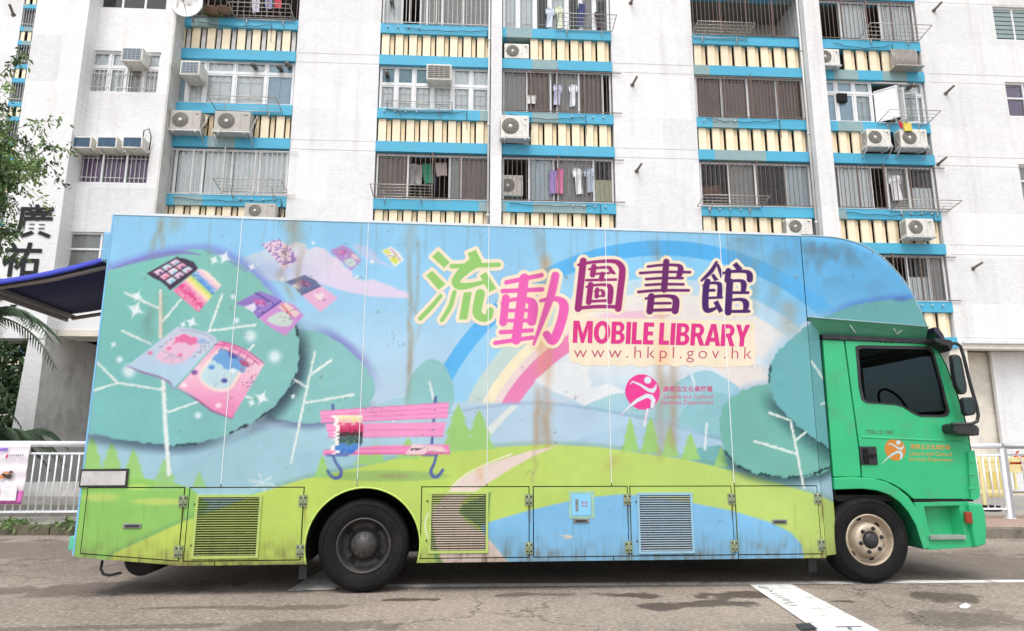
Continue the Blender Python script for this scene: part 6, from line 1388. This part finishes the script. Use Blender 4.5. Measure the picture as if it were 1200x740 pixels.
def window_ac(px0, py0, px1, py1, d0, label, front, out=.42, bars=True):
    u0, z1 = FL(px0, py0, d0+out); u1, z0 = FL(px1, py1, d0+out); w_, h_ = u1-u0, z1-z0
    r = empty('window_air_conditioner', W((u0+u1)/2, d0, z0), -BB, label, 'air conditioner', 'box air conditioners pushed through windows')
    m = MB(); m.bbox(-w_/2, w_/2, -out, .15, 0, h_, .015); m.build('casing', ACW, r, fixn=True)
    m = MB(); m.box(-w_/2+.035, w_/2-.035, -out-.004, -out+.005, .04, h_-.04); m.build('rear_grille', front, r)
    m = MB()
    for k in range(7 if bars else 0): z = .06+(h_-.12)*k/6; m.box(-w_/2+.04, w_/2-.04, -out-.008, -out-.005, z-.006, z+.006)
    for k in range(5 if bars else 0): x = -w_/2+.06+(w_-.12)*k/4; m.box(x-.005, x+.005, -out-.008, -out-.005, .05, h_-.05)
    if bars: m.build('grille_bars', ACG, r)
    m = MB()
    for s in (-1, 1): m.box(s*w_*.35-.015, s*w_*.35+.015, -out*.9, .1, -.03, -.004)
    m.build('bracket', BRK, r)
BLUEF = M('coil_blue', (70, 104, 130), .5, var=.2, scale=30); NAVF = M('blue_cover', (42, 78, 104), .6, var=.2, scale=10, dirt=(120, 120, 120), dirt_amt=.3, dirt_scale=20)
window_ac(143, 55, 166, 72, D1-.05, 'box air conditioner with blue coil over the curtained window, none beside it', BLUEF)
for k, lab in enumerate(('covered box air conditioner above purple curtains, farthest from the drain pipe', 'middle covered box air conditioner of three above purple curtains', 'covered box air conditioner above purple curtains, beside a looped black cable')):
    window_ac(84+30*k, 159.5, 106+30*k, 174, D1-.05, lab, NAVF, bars=False)
window_ac(212, 71, 233, 88, .0, 'box air conditioner with blue coil over a pair of tray-mounted units', BLUEF, .5)
window_ac(500, 75, 529, 94, -.02, 'white box air conditioner with grey coil among teal patterned panes', ACD, .3)
u, z = FL(168, 170, D1+.05); m = MB(); m.tube([W(u-.05, D1+.02, z), W(u, D1+.1, z+.38), W(u+.14, D1+.12, z+.42), W(u+.2, D1+.1, z+.2), W(u+.16, D1+.04, z-.15)], .014, 6); tag(m.build('cable', PLAST), 'looped black cable hanging beside the covered box air conditioners', 'cable')

# ---------------------------------------------------------------- drying racks, dish, cloths
RK = M('rack_steel', (182, 176, 168), .45, .5, var=.1, dirt=(120, 92, 74), dirt_amt=.5, dirt_scale=10)
def rack(px0, px1, py, label, out=.62, bars=3, rise=.10, wire=False):
    u0, z = FL(px0, py, .12); u1, _ = FL(px1, py, .12)
    r = empty('drying_rack', W((u0+u1)/2, .06, z), -BB, label, 'drying rack', 'folding laundry racks under the windows'); w_ = (u1-u0)/2
    m = MB(); P = [(-w_, 0, 0), (-w_, -out, rise), (w_, -out, rise), (w_, 0, 0), (-w_, 0, 0)]
    for a, b in zip(P[:-1], P[1:]): m.tube([a, b], .013, 6)
    m.build('frame', RK, r)
    nb = 14 if wire else bars
    for k in range(1, (4 if wire else bars)+1):
        t = k/((4 if wire else bars)+1); m = MB(); m.tube([(-w_, -out*t, rise*t), (w_, -out*t, rise*t)], .007, 5); m.build('rail', RK, r)
    if wire:
        m = MB()
        for k in range(20): x = -w_+2*w_*k/19; m.tube([(x, 0, 0), (x, -out, rise)], .005, 4)
        m.build('wire_mesh', RK, r)
    for s in (-.62, .62):
        m = MB(); m.tube([(w_*s, -.01, .0), (w_*s, -.03, -.22)], .012, 6); m.build('bracket', RK, r); m = MB(); m.tube([(w_*s, -out*.55, rise*.5), (w_*s, -.02, -.2)], .009, 5); m.build('stay', RK, r)
    return r
rack(275, 345, 21, 'bare steel drying rack under the barred balcony with laundry and dish')
rack(252, 330, 128, 'steel drying rack above a pair of tray-mounted outdoor units')
rack(258, 336, 223, 'steel drying rack under the white-curtained barred window, one unit below')
rack(454, 530, 127, 'small steel rack below the teal patterned panes', out=.3)
rack(437, 507, 229, 'steel drying rack under the window with shirts hung inside')
rack(652, 718, 33, 'steel drying rack below windows full of hung clothes')
rack(811, 876, 42, 'wire mesh drying shelf on the open grey balcony', wire=True)
rack(818, 893, 241, 'steel drying rack under clear barred panes beside grey pillar')
rack(1008, 1078, 44, 'steel drying rack over a lattice panel beside a slatted spandrel')
rack(1030, 1088, 143, 'steel drying rack with red and yellow cloths clipped on')
rack(1045, 1112, 246, 'steel drying rack above a clean white outdoor unit')
def cloth(px, py, w_, h_, d, col, label, kind='shirt', nm='hung_shirt'):
    u, z = FL(px, py, d)
    pts = {'shirt': [(-.5, -.12), (-.33, 0), (-.12, .02), (0, -.03), (.12, .02), (.33, 0), (.5, -.12), (.42, -.36), (.30, -.30), (.30, -1), (-.30, -1), (-.30, -.30), (-.42, -.36)],
           'towel': [(-.5, 0), (-.2, .01), (.2, -.01), (.5, 0), (.48, -.5), (.5, -1), (.1, -.98), (-.4, -1), (-.52, -.6)],
           'trousers': [(-.4, 0), (.4, 0), (.45, -.5), (.38, -1), (.08, -1), (.02, -.4), (-.06, -1), (-.38, -1), (-.44, -.5)]}[kind]
    m = MB(); P = [(x*w_, y*h_) for x, y in pts]; m.prism(P, -.012, .012)
    m.v = [(v[0], v[1]+.03*sin(v[0]*18+v[2]*4), v[2]) for v in m.v]
    o = m.build(nm, M('cloth_%d_%d_%d' % col, col, .9, var=.12, scale=8), fixn=True); o.location = W(u, d, z); o.rotation_euler = (0, random.uniform(-.10, .10), -BB+random.uniform(-.35, .35))
    return tag(o, label, 'laundry', 'laundry hung at the windows')
cloth(478, 193, .55, .62, -.35, (186, 188, 194), 'pale grey shirt hung in the dark middle of a barred window')
cloth(490, 193, .28, .60, -.42, (206, 200, 196), 'narrow off-white top hung beside a green one', 'towel', 'blouse')
cloth(501, 192, .28, .60, -.35, (60, 150, 122), 'green top hung between an off-white top and navy trousers', 'towel', 'blouse')
cloth(510, 191, .25, .85, -.40, (36, 38, 62), 'navy trousers hung in a dark barred window', 'trousers', 'hung_trousers')
cloth(517, 191, .32, .40, -.32, (206, 190, 186), 'beige cloth bunched beside the navy trousers', 'towel', 'hung_cloth')
cloth(657, 198, .2, .75, -.02, (206, 120, 160), 'pink cloth behind bars beside pale curtains', 'towel', 'hung_cloth')
cloth(648, 200, .2, .7, -.02, (150, 130, 186), 'lilac cloth behind bars beside a pink one', 'towel', 'hung_cloth')
cloth(676, 198, .3, .75, -.02, (222, 224, 228), 'white shirt behind bars beside a blue-grey one', 'shirt')
cloth(690, 198, .3, .7, -.02, (176, 190, 206), 'blue-grey shirt behind bars beside the cream panel', 'shirt')
cloth(654, 100, .3, .62, -.02, (196, 200, 226), 'pale lilac shirt hung at brown curtains, one of two')
cloth(672, 100, .26, .66, -.02, (226, 228, 236), 'white shirt hung at brown curtains, one of two')
cloth(623, 112, .26, .26, -.02, (224, 224, 222), 'round white cap hung at brown curtains', 'towel', 'sun_hat')
cloth(645, 10, .28, .62, .0, (196, 206, 220), 'pale blue top hung at the ornamented window panes', 'shirt')
cloth(655, 8, .26, .7, .0, (206, 214, 190), 'pale green top hung at the ornamented window panes', 'shirt')
cloth(682, 5, .24, .75, .0, (62, 70, 112), 'dark blue trousers hung at the ornamented panes', 'trousers', 'hung_trousers')
cloth(700, 15, .22, .5, .0, (60, 54, 60), 'black top hung near the right end of ornamented panes', 'shirt')
cloth(300, -6, .24, .6, -.15, (196, 190, 206), 'lilac-grey cloth on the barred balcony by the dish', 'towel', 'hung_cloth')
cloth(315, -6, .22, .5, -.15, (150, 150, 186), 'blue-grey cloth on the barred balcony by the dish', 'towel', 'hung_cloth')
cloth(326, -6, .2, .45, -.15, (206, 70, 90), 'crimson cloth on the barred balcony by the dish', 'towel', 'hung_cloth')
cloth(1055, 143, .14, .2, .36, (206, 40, 46), 'small red cloth clipped to a drying rack', 'towel', 'hung_cloth')
cloth(1063, 144, .26, .26, .40, (226, 206, 96), 'yellow cloth clipped to a drying rack beside a red one', 'towel', 'hung_cloth')
cloth(1047, 206, .42, .75, -.02, (206, 208, 212), 'chequered grey-white shirt behind bars, chest high', 'shirt')
cloth(832, 218, .5, .3, -.4, (128, 86, 66), 'brown bundle on a sill behind clear barred panes', 'towel', 'bundle')
cloth(1042, 118, .2, .35, -.05, (206, 70, 110), 'pink cloth in a window next to open casements', 'towel', 'hung_cloth')
u, z = FL(222, 8, .45); r = empty('satellite_dish', W(u, .1, z-.35), -BB, 'white satellite dish with a jagged lower edge at the barred balcony', 'satellite dish')
m = MB(); m.lathe([(.001, .0), (.15, -.02), (.30, -.07), (.42, -.15)], (0, -.35, .35), 28); o = m.build('reflector', M('dish_white', (232, 232, 232), .5), r, fixn=True); md = o.modifiers.new('s', 'SOLIDIFY'); md.thickness = .01
m = MB(); m.tube([(0, 0, .1), (0, -.34, .34)], .025, 8); m.build('mast', RK, r)
m = MB(); m.tube([(0, -.4, .0), (.0, -.75, .25)], .012, 6); m.bbox(-.03, .03, -.82, -.74, .22, .3, .01); m.build('feed_arm', RK, r)
for px, lab in ((249, 'brown wire plant basket on the sill beside the white dish'), (263, 'rusty basket on the sill between brown basket and drying rack')):
    u, z = FL(px, 17, .2); r = empty('plant_basket', W(u, .2, z), -BB, lab, 'basket')
    m = MB(); m.lathe([(.10, 0), (.22, .10), (.24, .12), (.21, .11), (.09, .01), (.001, .01)], (0, 0, 0), 18, axis='Z'); m.build('bowl', M('rusty_basket', (126, 100, 84), .8, var=.3, scale=10), r, fixn=True)
GREENL = [M('leaf_mid', (104, 132, 74), .6, var=.3, scale=3), M('leaf_light', (138, 162, 104), .6, var=.3, scale=3), M('leaf_dark', (66, 92, 54), .65, var=.3, scale=3)]
def leaves(n, fn, size, rg):
    """cloud of small folded leaves; fn(rg) gives a position"""
    V = []; F = []
    for i in range(n):
        p = np.array(fn(rg)); a = rg.normal(size=3); a /= np.linalg.norm(a)+1e-9; a[2] -= .35; b = np.cross(a, rg.normal(size=3)); b /= np.linalg.norm(b)+1e-9
        l = size*rg.uniform(.6, 1.35); w_ = l*.42; o = len(V); c = np.cross(a, b)*w_*.25
        V += [p, p+a*l*.5+b*w_*.5+c, p+a*l, p+a*l*.5-b*w_*.5+c]; F += [(o, o+1, o+2), (o, o+2, o+3)]
    return V, F
u, z = FL(248, 4, -.3); V, F = leaves(260, lambda g: (g.normal()*.22, g.normal()*.1, abs(g.normal())*.16), .12, rng); m = MB(); m.add(V, F); r = empty('potted_plant', W(u, -.35, SILL[1]), -BB, 'bushy green potted plant behind balcony bars above the dish', 'plant'); m.build('foliage', GREENL[0], r); m = MB(); m.lathe([(.10, 0), (.14, .2), (.13, .2), (.001, .18)], (0, 0, 0), 16, axis='Z'); m.build('pot', M('clay', (140, 84, 60), .8), r, fixn=True)
for ch in r.children:
    if ch.name.startswith('foliage'): ch.location = (0, 0, .2)
# lattice panel and exhaust pipes
u0, z1 = FL(1046, 55, .25); u1, z0 = FL(1078, 79, .25); r = empty('lattice_panel', W((u0+u1)/2, .1, z0), -BB, 'grey diagonal lattice panel hung on a slatted spandrel below a drying rack', 'panel')
m = MB(); wq, hq = (u1-u0)/2, z1-z0
for k in range(12):
    x = -wq+2*wq*k/11; m.tube([(x, -.16, 0), (max(-wq, x-.25), -.05, hq)], .008, 4); m.tube([(x, -.165, 0), (min(wq, x+.25), -.055, hq)], .008, 4)
m.build('lattice', RK, r); m = MB(); m.box(-wq, wq, -.03, -.01, 0, hq); m.build('backing', CURT['grey'], r); m = MB(); m.box(-wq-.05, wq+.05, -.3, .05, -.05, -.02); m.build('shelf', RK, r)
for px, py, d in ((297, 77, .0), (327, 79, .0), (337, 76, .0), (453, 86, .0), (459, 3, .0), (1069, 101, .0), (963, 101, .0)):
    u, z = FL(px, py, d+.1); m = MB(); m.tube([(u, d-.1, z+.03), (u, d+.16, z), (u+.02, d+.22, z-.06)], [.06, .06, .065], 12); bp_(m, 'flue_pipe', M('flue_alloy', (120, 116, 112), .45, .5, var=.2))
u, z = FL(986, 115, -.05); m = MB(); m.bbox(u-.15, u+.15, -.1, .02, z-.15, z+.12, .02)
for k in range(5): m.box(u-.13, u+.13, .02, .03, z-.13+k*.05, z-.10+k*.05)
bp_(m, 'exhaust_fan', DARK)

# ---------------------------------------------------------------- railings along the pavement
RAILW = M('railing_white', (234, 237, 242), .45, var=.04, scale=8, dirt=(160, 156, 150), dirt_amt=.4, dirt_scale=6)
RAILG = M('railing_galvanised', (176, 178, 182), .45, .4, var=.08, dirt=(130, 128, 124), dirt_amt=.4, dirt_scale=6)
def railing(x0, x1, y0, y1, label, mat, H=1.22, last_post=True, mid=False, n=14, z0=.15):
    L_ = math.hypot(x1-x0, y1-y0); r = empty('railing', (x0, y0, z0), atan2(y1-y0, x1-x0), label, 'railing', 'railings along the pavement')
    m = MB(); m.tube([(0, 0, H), (L_, 0, H)], .048, 12); m.build('top_rail', mat, r)
    for z, nm in ((H-.15, 'upper_rail'), (.16, 'lower_rail')):
        m = MB(); m.box(.03, L_-.03, -.018, .018, z-.016, z+.016); m.build(nm, mat, r)
    if mid: m = MB(); m.tube([(.0, 0, .45), (L_, 0, .45)], .03, 8); m.build('middle_rail', mat, r)
    bm_ = MB(); bm_.tube([(0, 0, .17), (0, 0, H-.16)], .0125, 8); me = bm_.mesh('bar', mat)
    for k in range(1, n): inst('bar', me, (L_*k/n, 0, 0), r)
    for x in ((0, L_) if last_post else (0,)):
        m = MB(); m.bbox(x-.035, x+.035, -.03, .03, -.02, H-.03, .008); m.build('post', mat, r)
        m = MB(); m.box(x-.07, x+.07, -.06, .06, -.004, .012); m.build('base_plate', mat, r)
fy = 5.45
xr = atZ(95, 607, .15).x
pL = atY(99, 560, fy).x
railing(pL-1.95, pL, fy, fy, 'white railing section ending at the truck tail, part covered by a pink banner', RAILW, n=17)
railing(pL-3.95, pL-2.0, fy, fy, 'white railing section beyond the banner, running out toward the palms', RAILW, n=17)
pR = atY(1177, 560, 4.9).x
railing(pR-1.9, pR, 4.95, 4.9, 'white railing section beside the cab, yellow barriers behind it', RAILW, n=16)
railing(pR+.06, pR+2.2, 4.9, 4.86, 'grey galvanised railing section butted to the white one', RAILG, n=7, mid=True)
# banner tied to the left railing
bx0, bx1 = atY(-14, 560, fy-.05).x, atY(29, 560, fy-.05).x; bz0, bz1 = atY(20, 591, fy-.05).z, atY(20, 521, fy-.05).z
BN_ = empty('banner', (bx0, fy-.05, bz0), 0, 'white and pink notice banner tied to the white railing', 'banner')
nx_, nz2 = 24, 20; V = []
for i in range(nx_+1):
    for j in range(nz2+1):
        x, z = (bx1-bx0)*i/nx_, (bz1-bz0)*j/nz2; V.append((x+.03*j/nz2, -.012*sin(i*.9+j*.35)-.008*sin(j*1.3), z))
F = [(i*(nz2+1)+j, (i+1)*(nz2+1)+j, (i+1)*(nz2+1)+j+1, i*(nz2+1)+j+1) for i in range(nx_) for j in range(nz2)]
V = np.array(V); t = (V[:, 2]/(bz1-bz0)); col = np.where((t < .2)[:, None], lin((214, 110, 186)), lin((238, 232, 240)))
o = color_mesh('cloth', V, F, col, ART, BN_); md = o.modifiers.new('s', 'SOLIDIFY'); md.thickness = .003
wB_, hB_ = bx1-bx0, bz1-bz0
def flat(name, poly, mat, parent, dy=-.026):
    m = MB(); m.add([(x, dy, z) for x, z in poly], [tuple(range(len(poly)))]); return m.build(name, mat, parent)
for k, (cx, cz, r_, c) in enumerate(((.50, .50, .10, (206, 150, 120)), (.58, .46, .09, (70, 56, 52)), (.44, .47, .08, (60, 46, 44)), (.63, .53, .06, (120, 80, 64)), (.38, .45, .07, (220, 140, 80)))):
    flat('printed_photo', [(wB_*cx+r_*wB_*cos(a), hB_*cz+r_*wB_*.8*sin(a)) for a in np.linspace(0, 2*pi, 13)[:-1]], M('banner_ink_%d' % k, c, .7), BN_, -.026-.001*k)
flat('printed_label', [(wB_*.42, hB_*.06), (wB_*.86, hB_*.06), (wB_*.86, hB_*.32), (wB_*.42, hB_*.32)], M('label_white', (236, 234, 236), .7), BN_, -.027)
for k in range(7): flat('printed_text', [(wB_*(.52+.06*k), hB_*.80), (wB_*(.55+.06*k), hB_*.80), (wB_*(.55+.06*k), hB_*.835), (wB_*(.52+.06*k), hB_*.835)], M('banner_grey_ink', (150, 140, 150), .7), BN_, -.028)
flat('printed_mark', [(wB_*.42, hB_*.77), (wB_*.47, hB_*.77), (wB_*.48, hB_*.85), (wB_*.44, hB_*.83)], M('banner_red_ink', (206, 40, 80), .7), BN_, -.028)
flat('printed_mark', [(wB_*.2, hB_*.88), (wB_*.46, hB_*.89), (wB_*.46, hB_*.94), (wB_*.2, hB_*.93)], M('banner_violet_ink', (140, 110, 200), .7), BN_, -.028)
# plinth behind the railing and steps of ground
m = MB(); m.box(-14, -4.6, 6.6, 6.75, .13, .34); m.box(-14, -4.6, 6.751, 9.2, .13, .33); tag(m.build('plinth', M('old_plinth', (140, 136, 128), .9, var=.2, scale=3, dirt=(96, 90, 80), dirt_amt=.6, dirt_scale=2)), kind='structure')
m = MB(); m.box(-9.2, -7.0, 9.21, 9.5, .13, .62); tag(m.build('low_step', GREYW), 'low grey concrete step under the building opening', 'step')
# yellow safety barriers behind the right railing
YEL = M('barrier_yellow', (230, 217, 160), .5, var=.08, scale=4, dirt=(170, 150, 96), dirt_amt=.4, dirt_scale=3)
def barrier(x, y, rz, label):
    r = empty('safety_barrier', (x, y, .15), rz, label, 'barrier', 'yellow plastic barriers behind the railing'); wd = 1.9
    for z, h in ((.92, .10), (.30, .08)): m = MB(); m.bbox(0, wd, -.03, .03, z, z+h, .015); m.build('rail', YEL, r)
    m = MB(); m.bbox(0, wd, -.018, .018, .72, .88, .008); m.build('board', YEL, r)
    for xx in (.03, wd-.11): m = MB(); m.bbox(xx, xx+.08, -.035, .035, .0, 1.05, .015); m.build('post', YEL, r)
    for k in range(6): m = MB(); m.bbox(.25+k*.26, .29+k*.26, -.02, .02, .38, .72, .006); m.build('upright', YEL, r)
    for xx in (.07, wd-.07): m = MB(); m.bbox(xx-.14, xx+.14, -.28, .28, -.002, .10, .03); m.build('rubber_foot', BLACK, r)
p = atY(1146, 560, 6.6); barrier(p.x, 6.6, 0, 'pale yellow safety barrier standing behind the white railing')
p = atY(1186, 560, 6.9); barrier(p.x+1.1, 6.95, radians(-8), 'pale yellow safety barrier with an orange net, beside the grey railing')
m = MB(); m.bbox(0, .5, 0, .04, .0, .75, .02); o = m.build('barrier_panel', M('plain_yellow', (232, 214, 136), .55, var=.06)); q = atY(1150, 560, 7.2); o.location = (q.x, 7.2, .35); tag(o, 'plain yellow board leaning behind a pale barrier', 'board')
p0 = atY(1186, 538, 6.7); V, F = leaves(60, lambda g: (g.uniform(0, .5), g.normal()*.03, .1-g.uniform(0, .25)), .14, rng); m = MB(); m.add(V, F); o = m.build('orange_net', M('orange_plastic', (226, 96, 40), .5, var=.2)); o.location = p0; tag(o, 'crumpled orange plastic net hung on a yellow barrier', 'net')

# ---------------------------------------------------------------- plants
def tree(loc, label):
    r = empty('street_tree', loc, 0, label, 'tree'); g = np.random.default_rng(11)
    m = MB(); m.tube([(0, 0, -.05), (.05, .02, 1.2), (.1, -.03, 2.6), (.05, 0, 4.2), (.2, .0, 6.2)], [.16, .14, .12, .10, .05], 12); m.build('trunk', M('bark', (92, 80, 70), .9, var=.3, scale=12, bump=.5), r)
    lb = MB(); tips = []
    T_ = [(2.0, -.4, 5.7), (2.3, -.2, 4.5), (2.1, -.3, 5.6), (2.75, -.2, 5.95), (1.9, -.3, 6.6), (2.15, -.1, 6.3), (1.2, -.9, 5.5), (.3, -1.2, 6.0), (-1.4, .2, 6.0), (-.6, 1.2, 6.4), (.9, .8, 7.0), (.2, -.2, 7.6), (2.0, -.4, 7.1), (1.45, -.2, 4.7), (1.9, 0, 5.4), (2.1, .1, 5.7), (1.35, -.1, 4.4), (1.4, .2, 4.6), (1.7, 0, 6.2), (1.9, .1, 6.0), (1.6, -.1, 5.9)]
    pos = []
    for k, t in enumerate(T_):
        st = np.array((.06, 0, 3.0+.7*(k % 3))); t = np.array(t); mid = (st+t)/2+np.array((g.normal()*.15, g.normal()*.15, .35))
        pts = [tuple((1-s)**2*st+2*s*(1-s)*mid+s*s*t) for s in np.linspace(0, 1, 9)]; lb.tube(pts, list(np.linspace(.035, .006, 9)), 5)
        for s in np.linspace(.45, 1, 12):
            b = (1-s)**2*st+2*s*(1-s)*mid+s*s*t
            for q in range(3):
                e = b+g.normal(size=3)*np.array((.28, .25, .22)); pos.append((b, e)); lb.tube([tuple(b), tuple((b+e)/2+np.array((0, 0, .03))), tuple(e)], [.005, .004, .002], 4)
    lb.build('limbs', MATS['bark'], r)
    for gi, mat in enumerate(GREENL):
        V, F = [], []
        for b, e in pos[gi::3]:
            def f(gg, b=b, e=e): t = gg.uniform(.25, 1.05); return b+(e-b)*t+gg.normal(size=3)*.045
            v, f2 = leaves(38 if e[0] > 1.0 else 10, f, .09, g); o = len(V); V += v; F += [tuple(i+o for i in q) for q in f2]
        m = MB(); m.add(V, F); m.build('crown', mat, r)
tp = atY(0, 300, 4.6)
tree((tp.x-2.25, 4.75, .14), 'small-leaved green street tree whose outer branches reach across the lettered fin')
def palm(loc, h, n, L_, label, seed, drop_=.7):
    r = empty('palm', loc, 0, label, 'palm', 'palms beside the building'); g = np.random.default_rng(seed)
    m = MB(); m.tube([(0, 0, -.05), (.03, 0, h*.5), (0, .02, h)], [.13, .10, .09], 10); m.build('trunk', M('palm_bark', (104, 92, 78), .9, var=.3, scale=20, bump=.6), r)
    for k in range(n):
        a = 2*pi*k/n+g.uniform(-.2, .2); up_ = g.uniform(.2, 1.1); V = []; F = []; spine = []
        for i in range(13):
            s = i/12; x = L_*s*cos(up_*(.6)); z = h+L_*(s*sin(up_)-drop_*s*s*1.3); spine.append(np.array((x*cos(a), x*sin(a), z)))
        for i in range(1, 12):
            p = spine[i]; d = spine[i+1]-spine[i-1]; d /= np.linalg.norm(d); sd = np.cross(d, (0, 0, 1)); sd /= np.linalg.norm(sd)+1e-9
            for jj in (0, .5):
                p2 = p+(spine[min(i+1, 12)]-p)*jj
                for s in (-1, 1):
                    ll = L_*.30*(1-abs(i/12-.45)*1.1); e = p2+sd*s*ll*.75+d*ll*.5-np.array((0, 0, ll*.35)); wv = d*.018; o = len(V)
                    V += [p2-wv, p2+wv, (p2+e)/2+wv+np.array((0, 0, .02)), e, (p2+e)/2-wv]; F += [(o, o+1, o+2, o+3, o+4)]
        m = MB(); m.add(V, F); m.tube([tuple(q) for q in spine], list(np.linspace(.018, .004, 13)), 4); m.build('frond', M('palm_leaf', (66, 88, 62), .55, var=.3, scale=2), r)
for k, (px, Y, h, n, L_, lab) in enumerate(((-34, 8.9, 3.75, 13, 1.5, 'tall palm with drooping fronds behind the railing and banner'), (-70, 9.8, 2.6, 12, 1.5, 'palm half out of view beyond the tall drooping palm'), (24, 10.2, 1.4, 13, 1.1, 'short palm with upright fronds in the dark gap beside the fin'), (-6, 9.0, 1.2, 12, 1.1, 'low spreading palm under the tall drooping palm'))):
    p = atY(px, 500, Y); palm((p.x, Y, .33 if Y < 9.2 else .14), h, n, L_, lab, 20+k)
# hedge mass in the dark gap
p = atY(5, 500, 10.8); V, F = leaves(9000, lambda g: (.25-g.uniform(.1, 4.2), g.normal()*.5+1.2, g.uniform(.05, 3.9)**1.0), .2, rng); m = MB(); m.add(V, F); o = m.build('shrubs', GREENL[2]); o.location = (p.x, 10.9, .14); tag(o, 'dark green shrubs filling the gap beside the fin', 'shrubs', kind='stuff')
m = MB(); m.box(-22, -9.6, 14.5, 14.7, .1, 3.6); o = m.build('garden_wall', BEIGEW); tag(o, 'pale wall standing behind the palms', 'wall')
# weeds along the kerb
def wf(g): x = g.uniform(-9.5, -3.4) if g.random() < .8 else g.uniform(5.5, 9); return (x, ky(x)+g.choice([-.03, .17, .2])+g.normal()*.02, (.02 if g.random() < .4 else .13)+abs(g.normal())*.04)
V, F = leaves(380, wf, .05, rng)
V2, F2 = leaves(700, lambda g: (lambda x: (x, ky(x)+.08+g.normal()*.07, .13+abs(g.normal())*.05))(float(g.choice([-7.3, -6.55, -5.75, -5.3]))+g.normal()*.13), .085, rng); o_ = len(V); V += V2; F += [tuple(i+o_ for i in q) for q in F2]
dens = [i for i in range(len(F))]
m = MB(); m.add(V, F); tag(m.build('weeds', GREENL[0]), 'small green weeds growing along the kerb', 'weeds', kind='stuff')
V, F = leaves(900, lambda g: (lambda x: (x, ky(x)-.02-abs(g.normal())*.12, .004+g.random()*.02))(g.uniform(-9, 9)), .035, rng); m = MB(); m.add(V, F); tag(m.build('leaf_litter', M('dry_leaf', (120, 96, 74), .9, var=.3)), 'dry leaf litter lying along the foot of the kerb', 'litter', kind='stuff')
